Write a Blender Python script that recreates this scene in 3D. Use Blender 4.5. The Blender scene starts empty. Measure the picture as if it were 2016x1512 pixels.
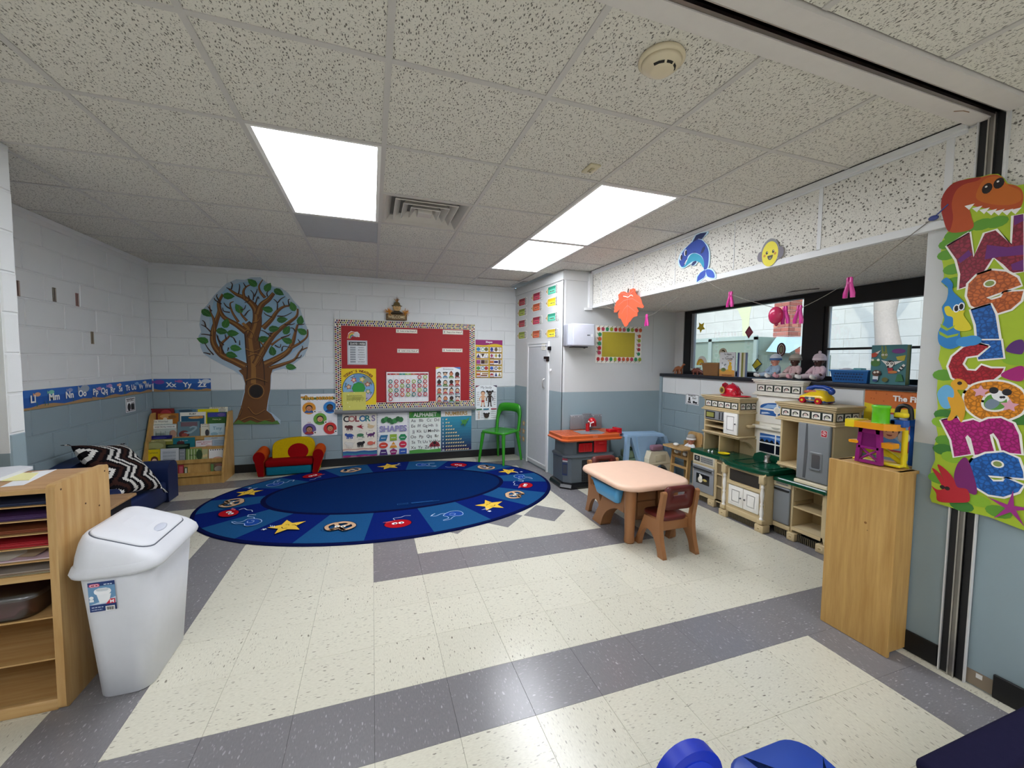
import bpy, bmesh, math, random
from mathutils import Vector, Matrix
random.seed(7)
S = bpy.context.scene
COL = S.collection
R = math.radians
PI = math.pi

# ---------------------------------------------------------------- camera
cam = bpy.data.cameras.new('camera')
cam.sensor_width = 36.0
cam.lens = 803.4 / 2016 * 36.0
cam.clip_start = 0.02
cob = bpy.data.objects.new('camera', cam)
COL.objects.link(cob)
def aim(loc, yaw, pitch, roll):
    f = Vector((math.sin(yaw) * math.cos(pitch), math.cos(yaw) * math.cos(pitch), -math.sin(pitch)))
    r = Vector((math.cos(yaw), -math.sin(yaw), 0))
    u = r.cross(f)
    r2 = math.cos(roll) * r + math.sin(roll) * u
    u2 = -math.sin(roll) * r + math.cos(roll) * u
    m = Matrix((r2, u2, -f)).transposed().to_4x4()
    m.translation = loc
    return m
cob.matrix_world = aim(Vector((0.0046, -2.648, 1.4145)), 0.3304, 0.0589, 0.00983)
S.camera = cob

# ---------------------------------------------------------------- exposure, sky, sun
S.view_settings.view_transform = 'Standard'
S.view_settings.look = 'None'
S.view_settings.exposure = 0.85
S.view_settings.gamma = 1.0
S.view_settings.use_curve_mapping = False
W = bpy.data.worlds.new('sky')
S.world = W
W.use_nodes = True
_n = W.node_tree.nodes
_sky = _n.new('ShaderNodeTexSky')
_sky.sky_type = 'NISHITA'
_sky.sun_disc = False
_sky.sun_elevation = R(52)
_sky.sun_rotation = R(250)
W.node_tree.links.new(_sky.outputs[0], _n['Background'].inputs[0])
_n['Background'].inputs[1].default_value = 0.45
sun = bpy.data.lights.new('sun', 'SUN')
sun.energy = 1.3
sun.angle = R(0.5)
sun.color = (1, .95, .87)
sob = bpy.data.objects.new('sun', sun)
COL.objects.link(sob)
sob.location = (-6, -4, 12)
sob.rotation_euler = Vector((0.75, 0.35, -1.15)).to_track_quat('-Z', 'Y').to_euler()
PANEL_LIGHT = 8.0          # radiance of the ceiling light panels

# ---------------------------------------------------------------- materials
def lin(c):
    if isinstance(c, str):
        c = c.lstrip('#')
        if len(c) == 3: c = ''.join(k * 2 for k in c)
        c = [int(c[i:i + 2], 16) / 255 for i in (0, 2, 4)]
        return tuple(x / 12.92 if x <= .04045 else ((x + .055) / 1.055) ** 2.4 for x in c)
    return tuple(c)

class NT:
    def __init__(s, name):
        s.m = bpy.data.materials.new(name)
        s.m.use_nodes = True
        s.t = s.m.node_tree
        s.b = s.t.nodes['Principled BSDF']
    def n(s, kind, **kw):
        o = s.t.nodes.new('ShaderNode' + kind)
        for k, v in kw.items():
            setattr(o, k, v)
        return o
    def l(s, a, b):
        s.t.links.new(a, b)
    def sin(s, node, name, v):
        node.inputs[name].default_value = v
    def math(s, op, a, b=None):
        o = s.n('Math', operation=op)
        for i, v in enumerate((a, b)):
            if v is None: continue
            if hasattr(v, 'is_linked'): s.l(v, o.inputs[i])
            else: o.inputs[i].default_value = v
        return o.outputs[0]
    def ramp(s, src, stops):
        o = s.n('ValToRGB')
        e = o.color_ramp.elements
        while len(e) < len(stops): e.new(.5)
        for k, (p, c) in enumerate(stops):
            e[k].position = p
            e[k].color = (*lin(c), 1) if not isinstance(c, (int, float)) else (c, c, c, 1)
        s.l(src, o.inputs[0])
        return o.outputs[0]
    def mix(s, f, a, b, mode='MIX'):
        o = s.n('Mix', data_type='RGBA', blend_type=mode)
        for k, v in ((0, f), (6, a), (7, b)):
            if hasattr(v, 'is_linked'): s.l(v, o.inputs[k])
            elif k == 0: o.inputs[0].default_value = v
            else: o.inputs[k].default_value = (*lin(v), 1)
        return o.outputs[2]
    def noise(s, vec, scale, detail=3, rough=.5):
        o = s.n('TexNoise')
        s.l(vec, o.inputs['Vector'])
        o.inputs['Scale'].default_value = scale
        o.inputs['Detail'].default_value = detail
        o.inputs['Roughness'].default_value = rough
        return o.outputs[0]
    def voro(s, vec, scale):
        o = s.n('TexVoronoi')
        s.l(vec, o.inputs['Vector'])
        o.inputs['Scale'].default_value = scale
        return o
    def vmath(s, op, a, b):
        o = s.n('VectorMath', operation=op)
        for i, v in enumerate((a, b)):
            if hasattr(v, 'is_linked'): s.l(v, o.inputs[i])
            else: o.inputs[i].default_value = v
        return o.outputs[0]
    def obj(s):
        return s.n('TexCoord').outputs['Object']
    def bump(s, h, strength, dist):
        o = s.n('Bump')
        o.inputs['Strength'].default_value = strength
        o.inputs['Distance'].default_value = dist
        s.l(h, o.inputs['Height'])
        s.l(o.outputs[0], s.b.inputs['Normal'])
    def rough(s, v):
        s.b.inputs['Roughness'].default_value = v
        return s
    def base(s, c):
        if hasattr(c, 'is_linked'): s.l(c, s.b.inputs['Base Color'])
        else: s.b.inputs['Base Color'].default_value = (*lin(c), 1)

def coloured(name, rough, var=.06, scale=30, bump=0, bdist=.001, bscale=200, metal=0, coat=0, spec=.5):
    """one material whose hue comes from the mesh's own colours, with a little uneven wear"""
    t = NT(name)
    a = t.n('VertexColor', layer_name='Col').outputs[0]
    v = t.obj()
    n = t.noise(v, scale, 4)
    k = t.math('MULTIPLY_ADD', n, 2 * var)
    k.node.inputs[2].default_value = 1 - var
    m = t.n('VectorMath', operation='SCALE')
    t.l(a, m.inputs[0]); t.l(k, m.inputs['Scale'])
    t.base(m.outputs[0])
    t.rough(rough)
    t.b.inputs['Metallic'].default_value = metal
    t.b.inputs['Coat Weight'].default_value = coat
    t.b.inputs['Specular IOR Level'].default_value = spec
    if bump: t.bump(t.noise(v, bscale, 3), bump, bdist)
    return t.m

M = {}
M['plastic'] = coloured('moulded_plastic', .42, .04, 18, .12, .0006, 320)
M['gloss'] = coloured('glossy_plastic', .2, .03, 12)
M['paper'] = coloured('printed_paper', .62, .05, 25, 0)
M['matte'] = coloured('matte_paint', .75, .05, 20, .1, .0005, 200)
M['fabric'] = coloured('woven_fabric', .95, .14, 60, .5, .0015, 700, spec=.1)
M['carpet'] = coloured('carpet_pile', 1.0, .16, 90, .7, .002, 900, spec=.05)
M['skin'] = coloured('doll_vinyl', .5, .05, 30)
M['metal'] = coloured('brushed_metal', .32, .06, 40, 0, metal=1)
M['satin'] = coloured('satin_vinyl', .5, .06, 20, .15, .001, 80)
M['wicker'] = coloured('wicker_cane', .6, .22, 40, .3, .001, 300)

def scaly():
    m = coloured('scaly_print', .4, .05, 25)
    t = m.node_tree
    a = t.nodes['Color Attribute'] if 'Color Attribute' in t.nodes else [q for q in t.nodes if q.type == 'VERTEX_COLOR'][0]
    v = t.nodes.new('ShaderNodeTexVoronoi'); v.feature = 'DISTANCE_TO_EDGE'; v.inputs['Scale'].default_value = 62
    tc = t.nodes.new('ShaderNodeTexCoord'); t.links.new(tc.outputs['Object'], v.inputs['Vector'])
    r = t.nodes.new('ShaderNodeValToRGB'); e = r.color_ramp.elements
    e[0].position = .03; e[0].color = (.6, .55, .55, 1); e[1].position = .2; e[1].color = (1.12, 1.12, 1.12, 1)
    t.links.new(v.outputs['Distance'], r.inputs[0])
    sc = [q for q in t.nodes if q.type == 'VECT_MATH'][0]
    mx = t.nodes.new('ShaderNodeMix'); mx.data_type = 'RGBA'; mx.blend_type = 'MULTIPLY'; mx.inputs[0].default_value = 1
    t.links.new(sc.outputs[0], mx.inputs[6]); t.links.new(r.outputs[0], mx.inputs[7])
    t.links.new(mx.outputs[2], t.nodes['Principled BSDF'].inputs['Base Color'])
    return m
M['scaly'] = scaly()

def wood_mat(name, c1, c2, axis=2, scale=1.0, rough=.45):
    t = NT(name)
    sc = [34 * scale, 34 * scale, 34 * scale]
    sc[axis] = 2.6 * scale
    v = t.vmath('MULTIPLY', t.obj(), tuple(sc))
    w = t.noise(v, 1.0, 5, .62)
    big = t.noise(t.obj(), 2.2, 2)
    col = t.ramp(w, [(.32, c2), (.68, c1)])
    col = t.mix(t.ramp(big, [(.3, 0.0), (.8, .35)]), col, c2)
    t.base(col); t.rough(rough)
    t.bump(w, .08, .001)
    return t.m
M['birch'] = wood_mat('birch_plywood', '#cba974', '#b18850')
M['birch_x'] = wood_mat('birch_plywood_along', '#cba974', '#b18850', 0)
M['oak'] = wood_mat('honey_maple_veneer', '#cda562', '#b08646')
M['oak_y'] = wood_mat('honey_maple_veneer_across', '#cda562', '#b08646', 1)
M['laminate'] = wood_mat('worn_wood_laminate', '#b9946a', '#a27c55', 0)

def paint(name, c, bump=.25, scale=140):
    t = NT(name)
    n = t.noise(t.obj(), 5, 4)
    t.base(t.mix(t.ramp(n, [(.3, 0.0), (.75, .12)]), c, tuple(x * .7 for x in lin(c))))
    t.rough(.5)
    t.bump(t.noise(t.obj(), scale, 4), bump, .0015)
    return t.m
WHITE, BLUE = '#dfe2e2', '#8a9ca3'
M['white_block'] = paint('white_block_paint', WHITE)
M['blue_block'] = paint('blue_block_paint', BLUE)
M['white_wall'] = paint('white_wall_paint', '#cfd0cf', .08)
M['blue_wall'] = paint('blue_wall_paint', '#95a8af', .08)
M['white_trim'] = paint('white_trim_paint', '#dedfdf', .04)
M['grid'] = paint('ceiling_grid_enamel', '#c9c6c2', .02)
M['black_base'] = paint('black_vinyl_base', '#0b0b0c', .03)
M['concrete'] = paint('concrete_underlay', '#777672', .2)
M['taupe'] = paint('taupe_paint', '#b0aaa8', .1)

def ceiling_tile():
    t = NT('fissured_ceiling_tile')
    oi = t.n('ObjectInfo').outputs['Random']
    v = t.vmath('ADD', t.obj(), t.vmath('SCALE', (7.0, 3.0, 5.0), (0, 0, 0)))
    sc = v.node.inputs[1].links[0].from_node
    t.l(t.math('MULTIPLY', oi, 40.0), sc.inputs['Scale'])
    warp = t.n('TexNoise'); t.l(v, warp.inputs['Vector']); warp.inputs['Scale'].default_value = 26
    wv = t.vmath('ADD', v, t.vmath('SCALE', warp.outputs['Color'], (0, 0, 0)))
    wv.node.inputs[1].links[0].from_node.inputs['Scale'].default_value = .022
    a = t.voro(t.vmath('MULTIPLY', wv, (125, 52, 60)), 1.0)
    f1 = t.ramp(a.outputs['Distance'], [(.2, 1.0), (.32, 0.0)])
    b = t.voro(v, 120)
    f2 = t.ramp(b.outputs['Distance'], [(.1, .75), (.3, 0.0)])
    f3 = t.ramp(t.voro(t.vmath('ADD', v, (3, 1, 7)), 260).outputs['Distance'], [(.1, .3), (.35, 0.0)])
    f = t.math('MAXIMUM', t.math('MAXIMUM', f1, f2), f3)
    t.base(t.mix(f, '#dedbd2', '#6f6b64'))
    t.rough(.9)
    t.bump(t.math('SUBTRACT', 1.0, f), .5, .002)
    return t.m
M['ceil_tile'] = ceiling_tile()

def floor_tile(name, base, tints, fleck):
    t = NT(name)
    oi = t.n('ObjectInfo').outputs['Random']
    rot = t.n('VectorRotate', rotation_type='Z_AXIS')
    t.l(t.obj(), rot.inputs['Vector'])
    t.l(t.math('MULTIPLY', t.math('ROUND', t.math('FRACT', t.math('MULTIPLY', oi, 17.0))), PI / 2), rot.inputs['Angle'])
    sh = t.vmath('SCALE', (9, 5, 0), (0, 0, 0))
    t.l(t.math('MULTIPLY', oi, 3.0), sh.node.inputs['Scale'])
    v = t.vmath('ADD', rot.outputs[0], sh)
    soft = t.noise(t.vmath('MULTIPLY', v, (190, 60, 1)), 1.0, 2)
    col = t.mix(t.ramp(soft, [(.35, 0.0), (.75, .6)]), base, tints)
    warp = t.n('TexNoise'); t.l(v, warp.inputs['Vector']); warp.inputs['Scale'].default_value = 40
    wv = t.vmath('ADD', v, t.vmath('SCALE', warp.outputs['Color'], (0, 0, 0)))
    wv.node.inputs[1].links[0].from_node.inputs['Scale'].default_value = .012
    for (sx, sy, lo, hi, rare, amt) in ((150, 46, .2, .34, .5, .55), (75, 26, .17, .25, .6, .8), (32, 14, .1, .14, .75, 1.0)):
        a = t.voro(t.vmath('MULTIPLY', wv, (sx, sy, 1)), 1.0)
        sep = t.n('SeparateColor'); t.l(a.outputs['Color'], sep.inputs[0])
        pick = t.math('MULTIPLY', t.math('GREATER_THAN', sep.outputs[0], rare), amt)
        f = t.math('MULTIPLY', t.ramp(a.outputs['Distance'], [(lo, 1.0), (hi, 0.0)]), t.math('MULTIPLY', pick, sep.outputs[1]))
        col = t.mix(f, col, fleck)
    hs = t.n('HueSaturation')
    t.l(col, hs.inputs['Color'])
    vv = t.math('MULTIPLY_ADD', oi, .05); vv.node.inputs[2].default_value = .975
    t.l(vv, hs.inputs['Value'])
    t.base(hs.outputs[0])
    t.rough(.22)
    return t.m
M['cream_tile'] = floor_tile('cream_vinyl_tile', '#d4d1c0', '#c3bfae', '#5f574e')
M['grey_tile'] = floor_tile('grey_vinyl_tile', '#7d7b7d', '#727073', '#b0aeb0')

def glow(name, c, s):
    t = NT(name)
    t.base(c)
    n = t.noise(t.obj(), 2.0, 1)
    t.b.inputs['Emission Color'].default_value = (*lin(c), 1)
    st = t.math('MULTIPLY_ADD', n, .02 * s); st.node.inputs[2].default_value = s
    t.l(st, t.b.inputs['Emission Strength'])
    return t.m
M['panel'] = glow('light_diffuser', '#f3f7ff', PANEL_LIGHT)

def glass_mat(name, tint, gl=.07, rough=0.0):
    t = NT(name)
    tr = t.n('BsdfTransparent'); gy = t.n('BsdfGlossy'); mx = t.n('MixShader')
    tr.inputs[0].default_value = (*lin(tint), 1)
    gy.inputs['Roughness'].default_value = rough
    lw = t.n('LayerWeight'); lw.inputs[0].default_value = .25
    k = t.math('MULTIPLY_ADD', lw.outputs['Fresnel'], .6); k.node.inputs[2].default_value = gl
    sm = t.noise(t.obj(), 3, 2)
    k2 = t.math('MULTIPLY_ADD', sm, .03)
    t.l(k, k2.node.inputs[2])
    t.l(k2, mx.inputs[0]); t.l(tr.outputs[0], mx.inputs[1]); t.l(gy.outputs[0], mx.inputs[2])
    t.l(mx.outputs[0], t.t.nodes['Material Output'].inputs[0])
    return t.m
M['glass'] = glass_mat('window_glass', (.93, .96, .95), .02)
M['tub'] = glass_mat('translucent_plum_plastic', (.62, .42, .5), .12, .25)
M['clear'] = glass_mat('clear_sleeve', (.97, .97, .95), .06, .1)

# ---------------------------------------------------------------- mesh builder
_bev = {}
class MB:
    def __init__(s):
        s.v = []; s.f = []; s.c = []; s.s = []
    def add(s, vs, fs, col, smooth=False):
        b = len(s.v)
        s.v += [tuple(v) for v in vs]
        col = lin(col)
        for f in fs:
            s.f.append(tuple(b + i for i in f)); s.c.append(col); s.s.append(smooth)
        return s
    def poly(s, pts, col):
        return s.add(pts, [tuple(range(len(pts)))], col)
    def box(s, x0, x1, y0, y1, z0, z1, col):
        v = [(x, y, z) for z in (z0, z1) for y in (y0, y1) for x in (x0, x1)]
        return s.add(v, [(0, 2, 3, 1), (4, 5, 7, 6), (0, 1, 5, 4), (2, 6, 7, 3), (0, 4, 6, 2), (1, 3, 7, 5)], col)
    def rbox(s, x0, x1, y0, y1, z0, z1, col, r=.008, seg=2, M4=None):
        r = min(r, .49 * min(x1 - x0, y1 - y0, z1 - z0))
        bm = bmesh.new()
        bmesh.ops.create_cube(bm, size=1)
        for v in bm.verts:
            v.co = ((x0 + x1) / 2 + v.co.x * (x1 - x0), (y0 + y1) / 2 + v.co.y * (y1 - y0), (z0 + z1) / 2 + v.co.z * (z1 - z0))
        bmesh.ops.bevel(bm, geom=bm.edges[:], offset=r, segments=seg, profile=.5, affect='EDGES')
        if M4: bm.transform(M4)
        bm.verts.index_update()
        s.add([v.co[:] for v in bm.verts], [tuple(v.index for v in f.verts) for f in bm.faces], col, seg > 1)
        bm.free()
        return s
    def xf(s, M4, start=0):
        s.v[start:] = [tuple(M4 @ Vector(v)) for v in s.v[start:]]
        return s
    def ring(s, c, ax, r, n, ry=None, ph=0):
        ax = Vector(ax).normalized()
        a = Vector((0, 0, 1)) if abs(ax.z) < .9 else Vector((1, 0, 0))
        u = ax.cross(a).normalized(); w = ax.cross(u)
        ry = r if ry is None else ry
        return [Vector(c) + u * math.cos(2 * PI * i / n + ph) * r + w * math.sin(2 * PI * i / n + ph) * ry for i in range(n)]
    def loft(s, rings, col, closed=True, cap=True, smooth=True):
        n = len(rings[0]); vs = [p for r in rings for p in r]; fs = []
        for k in range(len(rings) - 1):
            for i in range(n if closed else n - 1):
                j = (i + 1) % n
                fs.append((k * n + i, k * n + j, (k + 1) * n + j, (k + 1) * n + i))
        s.add(vs, fs, col, smooth)
        if cap:
            s.add(rings[0], [tuple(range(n))[::-1]], col); s.add(rings[-1], [tuple(range(n))], col)
        return s
    def cyl(s, p0, p1, r0, col, r1=None, n=14, cap=True, smooth=True):
        ax = Vector(p1) - Vector(p0)
        return s.loft([s.ring(p0, ax, r0, n), s.ring(p1, ax, r0 if r1 is None else r1, n)], col, True, cap, smooth)
    def tube(s, pts, r, col, n=8, cap=True):
        P = [Vector(p) for p in pts]; rs = r if isinstance(r, (list, tuple)) else [r] * len(P); rings = []
        prev = None
        for i, p in enumerate(P):
            d = (P[min(i + 1, len(P) - 1)] - P[max(i - 1, 0)]).normalized()
            if prev is None:
                a = Vector((0, 0, 1)) if abs(d.z) < .9 else Vector((1, 0, 0)); u = d.cross(a).normalized()
            else:
                u = (prev - d * prev.dot(d)).normalized()
            prev = u; w = d.cross(u)
            rings.append([p + (u * math.cos(2 * PI * k / n) + w * math.sin(2 * PI * k / n)) * rs[i] for k in range(n)])
        return s.loft(rings, col, True, cap, True)
    def lathe(s, prof, o, col, n=20, sx=1, sy=1, cap=True):
        rings = [[(o[0] + r * sx * math.cos(2 * PI * i / n), o[1] + r * sy * math.sin(2 * PI * i / n), o[2] + z) for i in range(n)] for r, z in prof]
        return s.loft(rings, col, True, cap, True)
    def ell(s, c, rad, col, n=14, m=8, M4=None):
        st = len(s.v); rings = []
        for k in range(m + 1):
            a = PI * (k / m) * .98 + .01 * PI
            rings.append([(rad[0] * math.sin(a) * math.cos(2 * PI * i / n), rad[1] * math.sin(a) * math.sin(2 * PI * i / n), -rad[2] * math.cos(a)) for i in range(n)])
        s.loft(rings, col)
        return s.xf(Matrix.Translation(c) @ (M4 or Matrix()), st)
    def prism(s, pts, f, d0, d1, col, smooth=False):
        """2D outline swept from depth d0 to d1; f(u, v, d) gives the point"""
        n = len(pts)
        a = [f(u, v, d0) for u, v in pts]; b = [f(u, v, d1) for u, v in pts]
        s.add(a, [tuple(range(n))[::-1]], col); s.add(b, [tuple(range(n))], col)
        return s.add(a + b, [(i, (i + 1) % n, n + (i + 1) % n, n + i) for i in range(n)], col, smooth)

FX = lambda u, v, d: (d, u, v)     # outline in y,z swept along x
FY = lambda u, v, d: (u, d, v)     # outline in x,z swept along y
FZ = lambda u, v, d: (u, v, d)     # outline in x,y swept along z

def rrect(x0, x1, y0, y1, r, n=4):
    out = []
    for cx, cy, a in ((x1 - r, y1 - r, 0), (x0 + r, y1 - r, 90), (x0 + r, y0 + r, 180), (x1 - r, y0 + r, 270)):
        for k in range(n + 1):
            t = R(a + 90 * k / n); out.append((cx + r * math.cos(t), cy + r * math.sin(t)))
    return out
def circ(cx, cy, rx, ry=None, n=18, a0=0, a1=360):
    ry = rx if ry is None else ry
    full = abs(a1 - a0) >= 360
    return [(cx + rx * math.cos(R(a0 + (a1 - a0) * k / (n if full else n - 1))), cy + ry * math.sin(R(a0 + (a1 - a0) * k / (n if full else n - 1)))) for k in range(n)]
def star(cx, cy, r, q=.42, n=5, rot=90):
    return [(cx + (r if k % 2 == 0 else r * q) * math.cos(R(rot + 180 * k / n)), cy + (r if k % 2 == 0 else r * q) * math.sin(R(rot + 180 * k / n))) for k in range(2 * n)]
def curve(pts, n=6, closed=False):
    """smooth Catmull-Rom line through the points"""
    P = [Vector((*p, 0)) if len(p) == 2 else Vector(p) for p in pts]; out = []; m = len(P)
    for i in range(m if closed else m - 1):
        a, b, c, d = (P[(i + k) % m] if closed else P[max(0, min(m - 1, i + k))] for k in (-1, 0, 1, 2))
        for k in range(n):
            t = k / n
            out.append(.5 * ((2 * b) + (c - a) * t + (2 * a - 5 * b + 4 * c - d) * t * t + (3 * b - a - 3 * c + d) * t ** 3))
    if not closed: out.append(P[-1])
    return [tuple(p[:len(pts[0])]) for p in out]

def mesh_of(mb, name, mat):
    me = bpy.data.meshes.new(name)
    me.from_pydata(mb.v, [], mb.f)
    ca = me.color_attributes.new('Col', 'FLOAT_COLOR', 'CORNER')
    buf = []
    for f, c in zip(mb.f, mb.c):
        buf += [c[0], c[1], c[2], 1.0] * len(f)
    ca.data.foreach_set('color', buf)
    me.polygons.foreach_set('use_smooth', mb.s)
    me.materials.append(M[mat] if isinstance(mat, str) else mat)
    me.update()
    return me
def obj(name, mb, mat, parent=None, label=None, local=False):
    if parent is not None and not local:
        o = parent.matrix_world.translation if parent.parent is None else parent.parent.matrix_world.translation + parent.location
        q = MB(); q.v = [(x - o.x, y - o.y, z - o.z) for x, y, z in mb.v]; q.f, q.c, q.s = mb.f, mb.c, mb.s
        mb = q
    ob = bpy.data.objects.new(name, mesh_of(mb, name, mat))
    COL.objects.link(ob)
    if parent is not None: ob.parent = parent
    if label: ob['label'] = label
    return ob
def tag(o, label, cat, group=None):
    o['label'] = label; o['category'] = cat
    if group: o['group'] = group
    return o
def thing(name, label, cat, loc=(0, 0, 0), rotz=0, group=None):
    o = bpy.data.objects.new(name, None)
    o.empty_display_size = .05
    COL.objects.link(o)
    o.location = loc; o.rotation_euler = (0, 0, rotz)
    o.matrix_world = Matrix.Translation(loc) @ Matrix.Rotation(rotz, 4, 'Z')
    return tag(o, label, cat, group)
def struct(name, mb, mat, parent=None):
    o = obj(name, mb, mat, parent)
    if parent is None: o['kind'] = 'structure'
    return o
def dup(root, loc, rotz, label, group=None):
    r = root.copy(); COL.objects.link(r)
    r.location = loc; r.rotation_euler = (0, 0, rotz); r['label'] = label
    if group: r['group'] = group
    for ch in root.children:
        c = ch.copy(); COL.objects.link(c); c.parent = r
        for g in ch.children:
            d = g.copy(); COL.objects.link(d); d.parent = c
    return r

# ---------------------------------------------------------------- flat print: coloured shapes lying on a sheet
_txt = {}
def text_shape(s, bold=0.0, space=1.0):
    k = (s, bold, space)
    if k not in _txt:
        cu = bpy.data.curves.new('lettering', 'FONT')
        cu.body = s; cu.size = 1; cu.offset = bold; cu.resolution_u = 3; cu.space_character = space
        cu.align_x = 'CENTER'
        o = bpy.data.objects.new('lettering', cu)
        COL.objects.link(o)
        dg = bpy.context.evaluated_depsgraph_get()
        me = bpy.data.meshes.new_from_object(o.evaluated_get(dg))
        vs = [(v.co.x, v.co.y) for v in me.vertices]; fs = [tuple(p.vertices) for p in me.polygons]
        bpy.data.objects.remove(o); bpy.data.curves.remove(cu); bpy.data.meshes.remove(me)
        xs = [v[0] for v in vs] or [0]
        cx = (min(xs) + max(xs)) / 2
        vs = [((x - cx), y) for x, y in vs]
        _txt[k] = (vs, fs, max(xs) - min(xs))
    return _txt[k]
CAP = .69      # cap height of the built-in face at size 1
class Art:
    def __init__(s, O, U, V, N, step=.00025, z0=.0006):
        s.O, s.U, s.V, s.N = Vector(O), Vector(U), Vector(V), Vector(N)
        s.mb = MB(); s.z = z0; s.step = step
    def P(s, x, y):
        return s.O + s.U * x + s.V * y + s.N * s.z
    def poly(s, pts, col):
        s.mb.poly([s.P(*p) for p in pts], col); s.z += s.step
    def rect(s, x0, y0, x1, y1, col): s.poly([(x0, y0), (x1, y0), (x1, y1), (x0, y1)], col)
    def circ(s, x, y, r, col, ry=None, n=18): s.poly(circ(x, y, r, ry, n), col)
    def line(s, pts, w, col, w1=None, closed=False):
        P = [Vector((p[0], p[1])) for p in pts]
        if closed: P = P + [P[0], P[1]]
        L, Rr = [], []
        for i, p in enumerate(P):
            d = P[min(i + 1, len(P) - 1)] - P[max(i - 1, 0)]
            d = d.normalized() if d.length > 1e-9 else Vector((1, 0))
            ww = (w if w1 is None else w + (w1 - w) * i / (len(P) - 1)) / 2
            nrm = Vector((-d.y, d.x)) * ww
            L.append(s.P(*(p + nrm))); Rr.append(s.P(*(p - nrm)))
        n = len(P)
        s.mb.add(L + Rr, [(i, n + i, n + i + 1, i + 1) for i in range(n - 1)], col)
        s.z += s.step
    def frame(s, x0, y0, x1, y1, w, col):
        for r in ((x0, y0, x1, y0 + w), (x0, y1 - w, x1, y1), (x0, y0, x0 + w, y1), (x1 - w, y0, x1, y1)): 
            s.mb.poly([s.P(*p) for p in ((r[0], r[1]), (r[2], r[1]), (r[2], r[3]), (r[0], r[3]))], col)
        s.z += s.step
    def text(s, t, x, y, h, col, w=None, bold=.012, space=1.0, rot=0, sx=None):
        """t centred at x, base line at y, capitals h tall, at most w wide"""
        vs, fs, tw = text_shape(t, bold, space)
        k = h / CAP
        kx = k * (sx or 1)
        if w and tw * kx > w: kx = w / tw
        c, q = math.cos(R(rot)), math.sin(R(rot))
        s.mb.add([s.P(x + a * kx * c - b * k * q, y + a * kx * q + b * k * c) for a, b in vs], fs, col)
        s.z += s.step
    def done(s, name, parent, mat='paper', local=False):
        return obj(name, s.mb, mat, parent, None, local)

def poster(name, label, cat, plane, u0, v0, u1, v1, col, draw, group=None, off=0.0, outline=None, edge=.0015, mat='paper', sheet='paper_sheet', pname='print'):
    """a flat sheet on a wall. plane: (axis, value, side); u runs to the reader's right"""
    ax, val, side = plane
    if ax == 'y':      # wall seen looking along +y
        U, V, N = (1, 0, 0), (0, 0, 1), (0, -1, 0); O = (u0, val - off, v0)
    elif side < 0:     # wall facing -x, reader's right is -y
        U, V, N = (0, -1, 0), (0, 0, 1), (-1, 0, 0); O = (val - off, u0, v0)
    else:              # wall facing +x, reader's right is +y
        U, V, N = (0, 1, 0), (0, 0, 1), (1, 0, 0); O = (val + off, u0, v0)
    w = abs(u1 - u0); h = v1 - v0
    t = thing(name, label, cat, O, 0, group)
    O_, U_, V_, N_ = Vector(O), Vector(U), Vector(V), Vector(N)
    mb = MB()
    mb.prism(outline or [(0, 0), (w, 0), (w, h), (0, h)], lambda a, b, d: O_ + U_ * a + V_ * b + N_ * d, .0004, edge, col)
    obj(sheet, mb, mat, t)
    if draw:
        A = Art(O, U, V, N, z0=edge + .0003)
        draw(A, w, h)
        A.done(pname, t, mat)
    return t
# ================================================================ the room
H = 2.466
YB = 3.09            # back wall
XL = -2.38           # wall on the left
XP, YP0, YP1 = -1.725, .09, .192     # stub wall in the left opening
GX, GY, TL = .0712, -1.0785, .6096   # ceiling grid
T = .3048

# ---- floor
floor = struct('floor', MB().box(-4.2, 4.0, -7.0, 3.3, -.06, -.0035, '#777672'), 'concrete')
def tile_mesh(mat):
    g = .00035
    mb = MB()
    a, b, e = g, T - g, .0012
    vs = [(a, a, -.0035), (b, a, -.0035), (b, b, -.0035), (a, b, -.0035), (a, a, -e), (b, a, -e), (b, b, -e), (a, b, -e), (a + e / 2, a + e / 2, 0), (b - e / 2, a + e / 2, 0), (b - e / 2, b - e / 2, 0), (a + e / 2, b - e / 2, 0)]
    fs = [(8, 9, 10, 11)] + [(i, (i + 1) % 4, 4 + (i + 1) % 4, 4 + i) for i in range(4)] + [(4 + i, 4 + (i + 1) % 4, 8 + (i + 1) % 4, 8 + i) for i in range(4)]
    return mesh_of(mb.add(vs, fs, '#ffffff'), 'tile', mat)
TILE = {k: tile_mesh(k) for k in ('cream_tile', 'grey_tile')}
def tile_kind(i, k):
    g = False
    if k == -4 and -4 <= i < 8: g = True
    if k == 0 and 0 <= i < 7: g = True
    if i == 6 and 0 <= k < 9: g = True
    if i == 0 and 1 <= k < 9: g = True
    if k == 8 and -7 <= i < 7: g = True
    if i == -4 and k < 8: g = True
    if i == 7 and k < -4: g = True
    if i == 10 and -4 <= k < 6: g = True
    if k == 6 and i < -4: g = True
    if k == -4 and 8 <= i < 10: g = True
    return 'grey_tile' if g else 'cream_tile'
shown = []
rest = {'cream_tile': MB(), 'grey_tile': MB()}
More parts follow.
